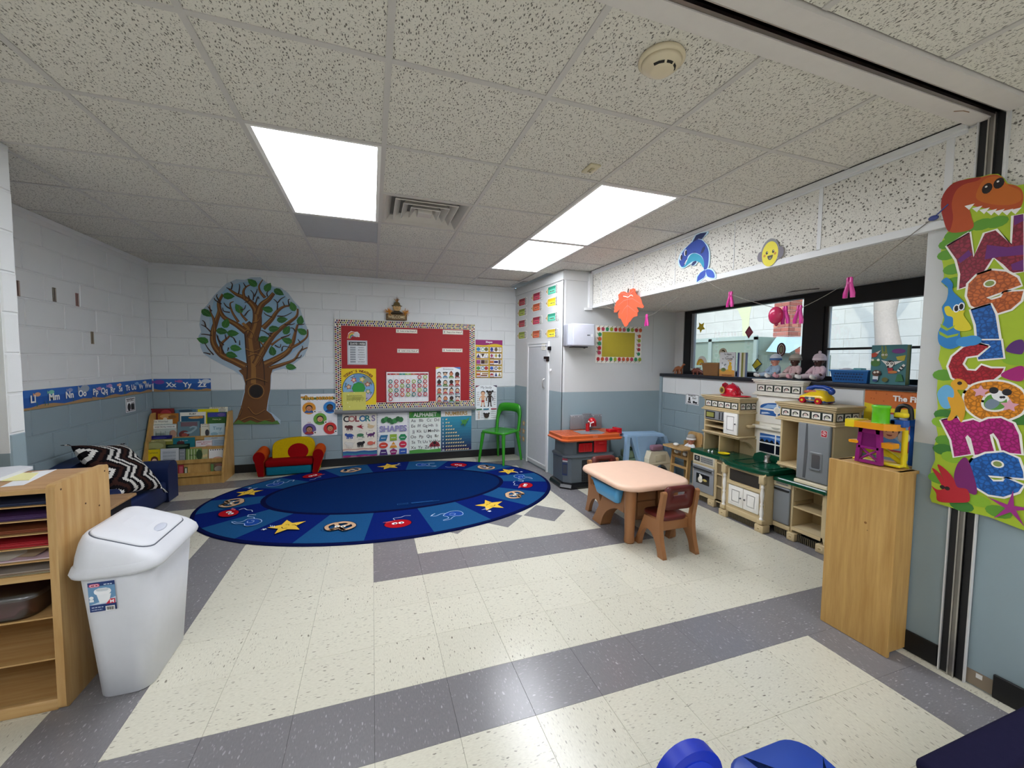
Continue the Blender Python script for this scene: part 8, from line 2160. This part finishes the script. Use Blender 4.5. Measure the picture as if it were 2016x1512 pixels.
for (x0, x1, z0, z1), l in (((2.155, 2.325, .40, .5), 'red ribbed bin in the toy workbench, on the closet side'), ((2.345, 2.51, .385, .525), 'taller red bin in the toy workbench, on the window side')):
    bt_ = thing('toy_bin', l, 'toy bin', ((x0 + x1) / 2, 1.33, z0)); obj('box', MB().rbox(x0, x1, 1.318, 1.341, z0, z1, '#c9141e', .012, 3), 'gloss', bt_)
    mb = MB()
    if z1 < .51: [mb.rbox(x0 + .012 + .02 * k, x0 + .022 + .02 * k, 1.312, 1.32, z0 + .01, z1 - .01, '#b01018', .003, 2) for k in range(8)]
    else: mb.rbox(x0 + .05, x1 - .05, 1.312, 1.32, z1 - .035, z1 - .025, '#d8343c', .003, 2).rbox(x0 + .012, x1 - .012, 1.314, 1.32, z0 + .012, z1 - .05, '#c0121c', .004, 2)
    obj('rib', mb, 'gloss', bt_)
# ================================================================ pale blue toy frame, ride-on and crate
LB = '#93b3d2'
bf = thing('toy_shelter', 'pale blue plastic toy shelter with angled legs in the corner', 'toy shelter', (3.08, 1.4, 0))
y0, y1 = 1.27, 1.5
lv = lambda pts, a, b: MB().prism(pts, lambda u, v, d: (u, d, v), a, b, LB)
obj('roof', MB().loft([[(2.738, y0, .545), (3.27, y0, .53), (3.30, y1, .53), (2.738, y1, .545)], [(2.75, y0 + .01, .575), (3.25, y0 + .01, .56), (3.28, y1, .56), (2.75, y1, .575)]], LB, True, True, False), 'plastic', bf)
for pts in ([(2.74, .56), (2.785, .56), (2.75, .0), (2.705, .0)], [(2.79, .56), (3.165, .545), (3.0, .14), (3.0, 0), (2.92, 0), (2.92, .2)], [(3.235, .545), (3.285, .535), (3.43, .16), (3.43, 0), (3.37, 0), (3.37, .18)]):
    obj('leg', lv(pts, y0, y0 + .05), 'plastic', bf)
obj('leg_ridge', lv([(2.86, .555), (2.9, .555), (2.955, .1), (2.945, .1)], y0 - .012, y0), 'plastic', bf)
obj('back_wing', lv([(3.2, .53), (3.42, .52), (3.49, .36), (3.49, 0), (3.42, 0), (3.40, .2), (3.32, .45), (3.2, .48)], y1, y1 + .07), 'plastic', bf)
rc = thing('ride_on_car', 'cream ride-on toy car with a black wheel under the blue shelter', 'toy car', (3.13, 1.15, 0))
CR = '#d6cdb4'
arch2 = [(2.97, .06), (2.97, .30), (3.0, .385), (3.22, .375), (3.26, .3), (3.275, .26), (3.275, .06), (3.24, .06)] + [(3.14 + .1 * math.cos(R(a)), .1 + .13 * math.sin(R(a))) for a in range(0, 181, 20)] + [(3.04, .06)]
obj('body', MB().prism(arch2, lambda u, v, d: (u, d, v), 1.175, 1.262, CR), 'plastic', rc)
obj('wheel', MB().cyl((3.14, 1.16, .1), (3.14, 1.185, .1), .1, '#141416', n=24).cyl((3.14, 1.155, .1), (3.14, 1.165, .1), .04, '#b9b4a4', n=16), 'plastic', rc)
obj('panel_trim', MB().rbox(3.06, 3.2, 1.169, 1.177, .27, .345, '#c2b89c', .01, 2).rbox(2.98, 3.26, 1.167, 1.177, .235, .248, '#c2b89c', .004, 2).rbox(2.985, 3.02, 1.169, 1.175, .1, .22, '#8a6a3c', .004, 2), 'plastic', rc)
tag(obj('folded_cloth', MB().rbox(3.02, 3.18, 1.185, 1.25, .388, .455, '#8a6a7a', .02, 3), 'fabric'), 'folded mauve cloth on the cream ride-on car', 'cloth')
gcr = thing('toy_crate', 'pale green plastic crate under the blue shelter', 'crate', (2.84, 1.42, 0))
obj('crate', MB().rbox(2.78, 2.905, 1.33, 1.49, .0005, .26, '#5f7a6a', .01, 2).rbox(2.775, 2.91, 1.325, 1.495, .26, .285, '#7f9a84', .006, 2), 'plastic', gcr); obj('contents', MB().rbox(2.79, 2.895, 1.34, 1.48, .285, .37, '#8fa487', .02, 3).ell((2.87, 1.4, .385), (.025, .03, .025), '#3a5a3a'), 'plastic', gcr)
# ================================================================ doll's high chair
hc = thing('doll_high_chair', 'light wooden doll\'s high chair with a tray in the corner', 'high chair', (3.36, 1.03, 0))
for y in (.905, 1.155):
    mb = MB().add([(x, y + d, z) for d in (-.009, .009) for x, z in ((3.24, 0), (3.29, 0), (3.315, .45), (3.275, .45))] , [(0, 1, 2, 3)[::-1], (4, 5, 6, 7), (0, 1, 5, 4), (1, 2, 6, 5), (2, 3, 7, 6), (3, 0, 4, 7)], '#fff'); obj('leg', mb, 'birch', hc)
    mb = MB().add([(x, y + d, z) for d in (-.009, .009) for x, z in ((3.46, 0), (3.505, 0), (3.48, .5), (3.44, .5))], [(0, 1, 2, 3)[::-1], (4, 5, 6, 7), (0, 1, 5, 4), (1, 2, 6, 5), (2, 3, 7, 6), (3, 0, 4, 7)], '#fff'); obj('leg', mb, 'birch', hc)
    obj('side_board', MB().box(3.27, 3.49, y - .008, y + .008, .33, .45, '#fff'), 'birch', hc)
obj('seat', MB().box(3.27, 3.49, .91, 1.15, .34, .355, '#fff'), 'birch', hc)
for z, x in ((.325, 3.272), (.225, 3.258)): obj('rung', MB().rbox(x, x + .035, .9, 1.16, z, z + .02, '#fff', .003, 1), 'birch', hc)
obj('tray', MB().prism(rrect(3.15, 3.33, .855, 1.19, .03, 4), FZ, .452, .468, '#fff'), 'birch', hc)
obj('tray_post', MB().rbox(3.29, 3.31, 1.02, 1.04, .355, .452, '#fff', .003, 1), 'birch', hc)
obj('back_board', MB().prism(rrect(.92, 1.14, .355, .615, .05, 5), FX, 3.475, 3.492, '#fff'), 'birch', hc)
doll('pale baby doll in white with a grey speckled cap in the doll\'s high chair', (3.42, 1.03, .3565), R(268), '#d08a70', '#e4e6e8', '#c9ccd0', '#cfcfd2', '#a9a49c', '#f1f1f0', False, None, '#eeeeec', 1.02)
tag(obj('bottle_cap', MB().ell((3.23, 1.05, .486), (.03, .034, .018), '#eceae6', 14, 8), 'plastic'), 'small white rounded toy cup on the high chair tray', 'toy')
# ================================================================ tall cabinet with the toy tower
cb = thing('wood_cabinet', 'tall honey wood cabinet standing with its back to the room by the pier', 'cabinet', (2.42, -1.3, 0))
obj('back_panel', MB().rbox(2.33, 2.347, -1.458, -1.148, .0005, .905, '#fff', .002, 1), 'oak', cb)
obj('side_panel', MB().box(2.347, 2.49, -1.444, -1.426, .012, .9, '#fff'), 'oak', cb); obj('side_panel', MB().box(2.347, 2.6, -1.18, -1.16, .012, .9, '#fff'), 'oak', cb)
obj('top_board', MB().box(2.347, 2.498, -1.45, -1.155, .885, .9, '#fff').box(2.498, 2.61, -1.418, -1.155, .885, .9, '#fff'), 'oak_y', cb); obj('bottom_board', MB().box(2.347, 2.49, -1.426, -1.18, .03, .05, '#fff'), 'oak_y', cb)
mb = MB().cyl((2.3292, -1.335, .62), (2.3305, -1.335, .62), .006, '#8a5f2c', n=10).cyl((2.3292, -1.345, .585), (2.3305, -1.345, .585), .002, '#2a1c10', n=6); obj('wood_knot', mb, 'matte', cb)
tt = thing('toy_tower', 'purple and yellow toy ramp tower with a green drum on the wood cabinet', 'toy tower', (2.43, -1.29, .9))
PU, YE, OG = '#8c2274', '#e6cf1c', '#e89a1c'
tp = MB()
def frus(mb, za, zb, wa, wb, t, col): 
    for q in (-1, 1): mb.add([(2.405 + dx, -1.29 + q * w + e, z) for z, w in ((za, wa), (zb, wb)) for dx, e in ((-.012, -t), (.012, -t), (.012, t), (-.012, t))], [(0, 1, 2, 3)[::-1], (4, 5, 6, 7), (0, 1, 5, 4), (1, 2, 6, 5), (2, 3, 7, 6), (3, 0, 4, 7)], col)
frus(tp, .9055, 1.085, .05, .038, .009, PU); tp.box(2.395, 2.415, -1.345, -1.235, .9055, .92, PU).box(2.393, 2.417, -1.335, -1.245, .98, .992, PU).box(2.393, 2.417, -1.336, -1.244, 1.06, 1.085, PU).box(2.4, 2.41, -1.33, -1.25, .992, 1.06, '#7a1c66')
tp.tube([(2.405, -1.33, .922), (2.405, -1.252, .98)], .006, PU, 6).tube([(2.405, -1.252, .922), (2.405, -1.33, .98)], .006, PU, 6)
obj('tower_leg', tp, 'gloss', tt)
obj('deck', MB().prism([(2.36, -1.21), (2.36, -1.37), (2.40, -1.40), (2.47, -1.40), (2.47, -1.21), (2.40, -1.195)], FZ, 1.087, 1.118, OG).prism([(2.355, -1.20), (2.36, -1.24), (2.47, -1.24), (2.45, -1.19), (2.39, -1.19)], FZ, 1.085, 1.124, YE), 'gloss', tt)
obj('drum', MB().lathe([(.037, 0), (.035, .006), (.034, .07), (.037, .074), (.038, .086), (.033, .088)], (2.42, -1.322, 1.118), '#5fc41c', 12), 'gloss', tt)
obj('chute', MB().prism(rrect(-1.245, -1.2, 1.0, 1.015, .006, 3), FX, 2.39, 2.43, OG), 'gloss', tt); obj('chute', MB().prism(rrect(-1.39, -1.34, .995, 1.022, .006, 3), FX, 2.40, 2.45, OG), 'gloss', tt)
mb = MB(); n = 14
pts = [(2.47 + .05 * math.cos(R(a)), -1.33 + .085 * math.sin(R(a)), .925 + .0009 * (a + 20)) for a in range(-100, 181, 20)]
mb.tube(pts, .014, YE, 8); mb.rbox(2.425, 2.49, -1.41, -1.2, .9055, .918, YE, .005, 2); mb.cyl((2.47, -1.40, .91), (2.47, -1.40, 1.09), .012, YE, n=10)
obj('spiral_ramp', mb, 'gloss', tt)
obj('bridge', MB().rbox(2.43, 2.475, -1.414, -1.355, 1.105, 1.14, '#1c54a8', .005, 2).rbox(2.52, 2.57, -1.414, -1.355, 1.105, 1.14, '#1c54a8', .005, 2).rbox(2.43, 2.57, -1.38, -1.355, 1.105, 1.14, '#1c54a8', .005, 2).rbox(2.54, 2.56, -1.4, -1.38, .9055, 1.11, '#1c54a8', .003, 1), 'gloss', tt)
obj('arch_handle', MB().tube(curve([(2.5, -1.345, 1.14), (2.5, -1.35, 1.19), (2.5, -1.365, 1.205), (2.5, -1.385, 1.205), (2.5, -1.40, 1.19), (2.5, -1.405, 1.14)], 4), .011, '#141416', 8), 'plastic', tt)
obj('car_lift', MB().rbox(2.44, 2.48, -1.41, -1.36, 1.15, 1.175, YE, .008, 2).ell((2.49, -1.385, 1.05), (.02, .024, .03), '#d9d9d6'), 'gloss', tt)
# ================================================================ welcome banner on the pier
BXP = 2.474
b1, b2 = '1820,330,.23815', '1820,670,.24469'
SB = Art((2.474, 0, 0), (0, 1, 0), (0, 0, 1), (-1, 0, 0))
def banner(A):
    GN, DGN = '#5f9a2c', '#3a7a2c'
    def P_(pts, c): A.poly(curve(pts, 4, True), c)
    lf = [(-1.527,1.990),(-1.558,2.007),(-1.614,2.011),(-1.657,2.008),(-1.509,1.957),(-1.507,1.909),(-1.531,1.840),(-1.539,1.780)]
    for x, z in lf: A.circ(x, z, .035, GN, .024, 12)
    lf = [(-1.526,1.365),(-1.540,1.184),(-1.534,1.149),(-1.551,1.066),(-1.545,1.025),(-1.576,.997),(-1.535,.889),(-1.616,.789),(-1.665,.828),(-1.729,.802),(-1.763,1.198),(-1.743,1.438)]
    for k, (x, z) in enumerate(lf): A.circ(x, z, .04, (GN, DGN, '#8ab82c')[k % 3], .026, 12)
    P_([(-1.508,2.011),(-1.486,2.072),(-1.474,2.135),(-1.480,2.187),(-1.511,2.223),(-1.558,2.222),(-1.599,2.213),(-1.625,2.211),(-1.646,2.204),(-1.665,2.184),(-1.676,2.157),(-1.704,2.137),(-1.722,2.111),(-1.727,2.071),(-1.716,2.042),(-1.669,2.048),(-1.606,2.084),(-1.572,2.101),(-1.578,2.058),(-1.588,2.009),(-1.558,1.997)], '#b85020')
    P_([(-1.508,2.011),(-1.486,2.072),(-1.474,2.135),(-1.480,2.187),(-1.511,2.223),(-1.558,2.222),(-1.599,2.213),(-1.589,2.202),(-1.547,2.203),(-1.521,2.182),(-1.511,2.133),(-1.519,2.066)], '#9c2a1c')
    P_([(-1.604,2.191),(-1.632,2.202),(-1.661,2.185),(-1.684,2.145),(-1.715,2.114),(-1.721,2.074),(-1.688,2.066),(-1.631,2.091),(-1.589,2.131)], '#c2661c')
    for p in [(-1.621,2.158),(-1.655,2.166)]: A.circ(*p, .016, '#1c1210', .022, 12); A.circ(p[0] + .003, p[1] + .008, .004, '#f1ece4', n=8)
    for k in range(7):
        q = [(-1.570,2.104),(-1.595,2.086),(-1.618,2.071),(-1.640,2.058),(-1.662,2.050),(-1.686,2.043),(-1.709,2.040)][k]; A.poly([(q[0] + .016, q[1] + .004), (q[0] - .016, q[1] + .004), (q[0], q[1] - .018)], '#f1efe8')
    def L(pts, c, hole=None, hc='#4a8a34', n=1):
        pts = curve(pts, n, True) if n > 1 else pts
        A.line(pts, .016, '#f3f0e8', closed=True)
        k = 0 if c == '#5f9a3c' else 1
        B = SB if k else A
        B.z = A.z; B.poly(pts, c); A.z += A.step
        return pts
    L([(-1.506,1.946),(-1.577,1.986),(-1.595,1.878),(-1.625,1.970),(-1.656,1.974),(-1.706,1.901),(-1.705,2.018),(-1.731,2.016),(-1.744,1.787),(-1.712,1.788),(-1.686,1.828),(-1.655,1.865),(-1.626,1.800),(-1.591,1.760),(-1.556,1.748),(-1.557,1.813),(-1.541,1.880)], '#8c2038')
    for q in ([(-1.545,1.879),(-1.578,1.913),(-1.591,1.890),(-1.554,1.862)], [(-1.634,1.920),(-1.694,1.895),(-1.738,1.893),(-1.740,1.854),(-1.672,1.861),(-1.630,1.860)], [(-1.706,2.017),(-1.731,2.013),(-1.733,1.989),(-1.708,1.978)], [(-1.708,1.823),(-1.741,1.835),(-1.744,1.792),(-1.713,1.798)]): A.poly(q, '#6a2a74')
    L([(-1.611,1.798),(-1.654,1.810),(-1.696,1.796),(-1.728,1.766),(-1.741,1.735),(-1.644,1.698),(-1.661,1.686),(-1.688,1.694),(-1.694,1.713),(-1.748,1.710),(-1.743,1.672),(-1.718,1.641),(-1.678,1.627),(-1.635,1.641),(-1.599,1.670),(-1.584,1.714),(-1.586,1.766)], '#c2642c', n=1)
    q = [(-1.651,1.756)]; A.circ(*q[0], .019, '#f3f0e8', .016); A.circ(*q[0], .014, '#8a9a54', .011)
    L([(-1.600,1.649),(-1.660,1.666),(-1.675,1.624),(-1.700,1.473),(-1.629,1.502),(-1.619,1.585)], '#1f62b0')
    L([(-1.662,1.491),(-1.626,1.503),(-1.586,1.490),(-1.551,1.449),(-1.540,1.405),(-1.556,1.355),(-1.595,1.329),(-1.634,1.323),(-1.678,1.344),(-1.705,1.377),(-1.712,1.400),(-1.675,1.399),(-1.646,1.412),(-1.630,1.387),(-1.603,1.389),(-1.586,1.416),(-1.596,1.447),(-1.631,1.454),(-1.635,1.436),(-1.708,1.444),(-1.697,1.516),(-1.631,1.518)], '#1f62b0')
    L([(-1.662,1.491),(-1.626,1.503),(-1.586,1.490),(-1.551,1.449),(-1.540,1.405),(-1.556,1.355),(-1.595,1.329),(-1.634,1.323),(-1.678,1.344),(-1.705,1.377),(-1.712,1.400),(-1.675,1.399),(-1.646,1.412),(-1.630,1.387),(-1.603,1.389),(-1.586,1.416),(-1.596,1.447),(-1.631,1.454)], '#a8202c')
    L([(-1.601,1.285),(-1.626,1.325),(-1.678,1.344),(-1.728,1.339),(-1.770,1.304),(-1.775,1.235),(-1.749,1.201),(-1.709,1.180),(-1.665,1.179),(-1.629,1.201),(-1.604,1.236)], '#d98a1f', n=3)
    L([(-1.661,1.253),(-1.670,1.281),(-1.695,1.293),(-1.720,1.285),(-1.729,1.260),(-1.720,1.236),(-1.695,1.225),(-1.669,1.230)], '#5f9a3c', n=3)
    P_([(-1.682,1.297),(-1.701,1.309),(-1.723,1.295),(-1.726,1.275),(-1.711,1.261),(-1.689,1.272)], '#eef0f0'); P_([(-1.665,1.248),(-1.682,1.271),(-1.708,1.258),(-1.695,1.233),(-1.673,1.228)], '#7a8a9a')
    for p in [(-1.688,1.307),(-1.726,1.302)]: A.circ(*p, .014, '#1c1c20')
    for p in [(-1.711,1.280),(-1.718,1.281)]: A.circ(*p, .005, '#1c1c20')
    for p in [(-1.649,1.299),(-1.736,1.248)]: A.poly(star(*p, .028, .5, 5), '#e0a4b4')
    L([(-1.529,1.157),(-1.583,1.176),(-1.596,1.158),(-1.634,1.175),(-1.654,1.167),(-1.679,1.186),(-1.715,1.194),(-1.751,1.176),(-1.768,1.133),(-1.779,1.057),(-1.726,1.053),(-1.713,1.102),(-1.697,1.128),(-1.687,1.119),(-1.691,1.098),(-1.705,1.046),(-1.647,1.024),(-1.631,1.092),(-1.619,1.106),(-1.613,1.094),(-1.635,1.025),(-1.582,1.001),(-1.568,1.075)], '#b01c78')
    L([(-1.626,.965),(-1.644,1.007),(-1.680,1.037),(-1.730,1.054),(-1.772,1.037),(-1.788,.986),(-1.790,.961),(-1.691,.946),(-1.708,.925),(-1.736,.933),(-1.742,.950),(-1.791,.933),(-1.779,.902),(-1.740,.869),(-1.697,.865),(-1.658,.886),(-1.633,.922)], '#1f66b8', n=1)
    q = [(-1.716,1.001)]; A.circ(*q[0], .019, '#f3f0e8', .016); A.circ(*q[0], .013, '#8a9a54', .011)
    # duck-billed creature, hatchling and horned head
    P_([(-1.495,1.793),(-1.513,1.806),(-1.535,1.775),(-1.537,1.742),(-1.567,1.701),(-1.580,1.673),(-1.572,1.610),(-1.571,1.546),(-1.581,1.509),(-1.543,1.483),(-1.504,1.506),(-1.497,1.562),(-1.515,1.615),(-1.504,1.671),(-1.518,1.707),(-1.520,1.756),(-1.502,1.781)], '#2a7fc2')
    P_([(-1.512,1.670),(-1.528,1.676),(-1.546,1.650),(-1.581,1.652),(-1.578,1.631),(-1.604,1.581),(-1.601,1.563),(-1.570,1.562),(-1.548,1.580),(-1.543,1.623),(-1.522,1.636)], '#e0cf2c')
    for q in ([(-1.503,1.600),(-1.530,1.576),(-1.553,1.590),(-1.550,1.580),(-1.526,1.565),(-1.504,1.583)], [(-1.499,1.567),(-1.531,1.543),(-1.567,1.552),(-1.564,1.541),(-1.528,1.532),(-1.502,1.550)]): A.poly(q, '#9ab82c')
    for p in [(-1.553,1.663),(-1.569,1.669)]: A.circ(*p, .011, '#eef2f4', .018); A.circ(*p, .007, '#16161c', .013)
    for p in [(-1.589,1.514),(-1.611,1.518)]: A.circ(*p, .03, '#3a8fd0', .022)
    P_([(-1.509,1.278),(-1.525,1.313),(-1.546,1.320),(-1.566,1.294),(-1.571,1.244),(-1.552,1.214),(-1.526,1.222)], '#6ab0dc')
    P_([(-1.552,1.326),(-1.569,1.350),(-1.594,1.345),(-1.609,1.322),(-1.596,1.302),(-1.576,1.300),(-1.590,1.273),(-1.604,1.236),(-1.606,1.193),(-1.596,1.158),(-1.582,1.189),(-1.567,1.165),(-1.550,1.163),(-1.560,1.209),(-1.545,1.264),(-1.565,1.266),(-1.564,1.299)], '#e0a424')
    A.circ(*[(-1.582,1.331)][0], .008, '#2a1a10')
    P_([(-1.586,.921),(-1.598,.980),(-1.624,1.003),(-1.657,.902),(-1.660,.853),(-1.624,.859),(-1.595,.872)], '#7a1f6a')
    P_([(-1.509,.929),(-1.538,.913),(-1.557,.878),(-1.527,.951),(-1.558,.936),(-1.585,.903),(-1.600,.868),(-1.632,.867),(-1.642,.820),(-1.611,.801),(-1.541,.783),(-1.530,.818),(-1.512,.847),(-1.533,.836),(-1.550,.853)], '#b8202c')
    for p in [(-1.567,.852),(-1.550,.853)]: A.circ(*p, .009, '#1c1210')
    for k in range(5):
        q = [(-1.763,.829)][0]; a = R(20 + 72 * k); A.poly([(q[0] - .01 * math.sin(a), q[1] + .01 * math.cos(a)), (q[0] + .075 * math.cos(a), q[1] + .075 * math.sin(a)), (q[0] + .012 * math.sin(a), q[1] - .012 * math.cos(a))], '#a02c84')
    P_([(-1.713,1.474),(-1.732,1.509),(-1.759,1.513),(-1.762,1.463),(-1.742,1.459)], '#5a2a74'); P_([(-1.705,1.372),(-1.731,1.398),(-1.765,1.409),(-1.768,1.354),(-1.734,1.352)], '#a81c74')
LB_ = [(-1.508,2.011),(-1.486,2.072),(-1.473,2.135),(-1.480,2.189),(-1.510,2.225),(-1.558,2.225),(-1.599,2.215),(-1.625,2.215),(-1.650,2.206),(-1.668,2.182),(-1.680,2.156),(-1.707,2.136)]
LB2 = [(-1.515,.771),(-1.507,.792),(-1.511,.841),(-1.504,.922),(-1.517,.972),(-1.509,1.035),(-1.520,1.089),(-1.505,1.156),(-1.513,1.215),(-1.505,1.283),(-1.505,1.352),(-1.521,1.387),(-1.503,1.438),(-1.507,1.490)]
LB3 = [(-1.498,1.550),(-1.510,1.627),(-1.501,1.677),(-1.520,1.713),(-1.518,1.756),(-1.493,1.788),(-1.502,1.813),(-1.495,1.869),(-1.484,1.915),(-1.487,1.979),(-1.505,2.017)]
rt = -1.895
out = LB3[::1] + LB_[1:] + [(rt, 2.12), (rt, .735)] + [(-1.800,.779),(-1.702,.770),(-1.617,.767)][1:] + LB2
wbn = cut('welcome_banner', 'tall Welcome banner of dinosaurs and leaves on the blue and white pier', 'banner', BXP, out, '#a9c22c', banner, 'paper', .002)
SB.done('letter_print', wbn, 'scaly')
# ================================================================ near furniture at the lower edge
kt = thing('blue_stool', 'bright blue square plastic stool beside the round backed blue chair', 'stool', (.87, -2.1, 0))
BL = '#0f3fa0'
tt_ = lambda a, z: [(x, y, z) for x, y in rrect(.745 + a, .995 - a, -2.26 + a, -1.97 - a, .06, 6)]
obj('top', MB().loft([tt_(.006, .472), tt_(0, .478), tt_(0, .494), tt_(.006, .5), tt_(.1, .5005)], BL), 'plastic', kt)
for x in (.785, .955):
    for y in (-2.22, -2.01): obj('leg', MB().cyl((x, y, 0), (x, y, .474), .018, BL, .024, 14), 'plastic', kt)
bc_ = thing('blue_chair', 'blue plastic child\'s chair with a round topped back beside the blue stool', 'chair', (.66, -2.05, 0))
arc = [(-.08, .3)] + [(.085 * math.cos(R(a)), .462 + .078 * math.sin(R(a))) for a in range(180, -1, -12)] + [(.08, .3)]
obj('backrest', MB().prism(arc, lambda u, v, d: (.68 + u, d, v), -1.965, -1.933, '#1330b0', True), 'plastic', bc_); obj('back_inset', MB().prism([(x * .8, .3 + (y - .3) * .9) for x, y in arc], lambda u, v, d: (.68 + u, d, v), -1.967, -1.965, '#1a3ac0', True), 'plastic', bc_)
obj('seat', MB().rbox(.575, .735, -2.2, -1.945, .285, .31, '#1330b0', .01, 2), 'plastic', bc_)
for x in (.575, .685):
    for y in (-2.17, -1.975): obj('leg', MB().cyl((x + .025, y, 0), (x + .025, y, .287), .016, '#1330b0', n=12), 'plastic', bc_)
nb = thing('wood_bench', 'brown wooden bench carrying a navy pad at the lower corner of the view', 'bench', (1.7, -2.3, 0))
obj('seat_board', MB().rbox(1.27, 2.2, -2.6, -2.085, .38, .418, '#fff', .005, 2), 'laminate', nb)
for x in (1.31, 2.13):
    for y in (-2.56, -2.12): obj('leg', MB().box(x - .025, x + .025, y - .02, y + .02, 0, .38, '#fff'), 'laminate', nb)
tag(obj('seat_pad', MB().rbox(1.255, 2.15, -2.165, -2.075, .4185, .45, '#1c1a34', .012, 3), 'fabric'), 'dark navy fabric pad lying along the brown bench', 'cushion')
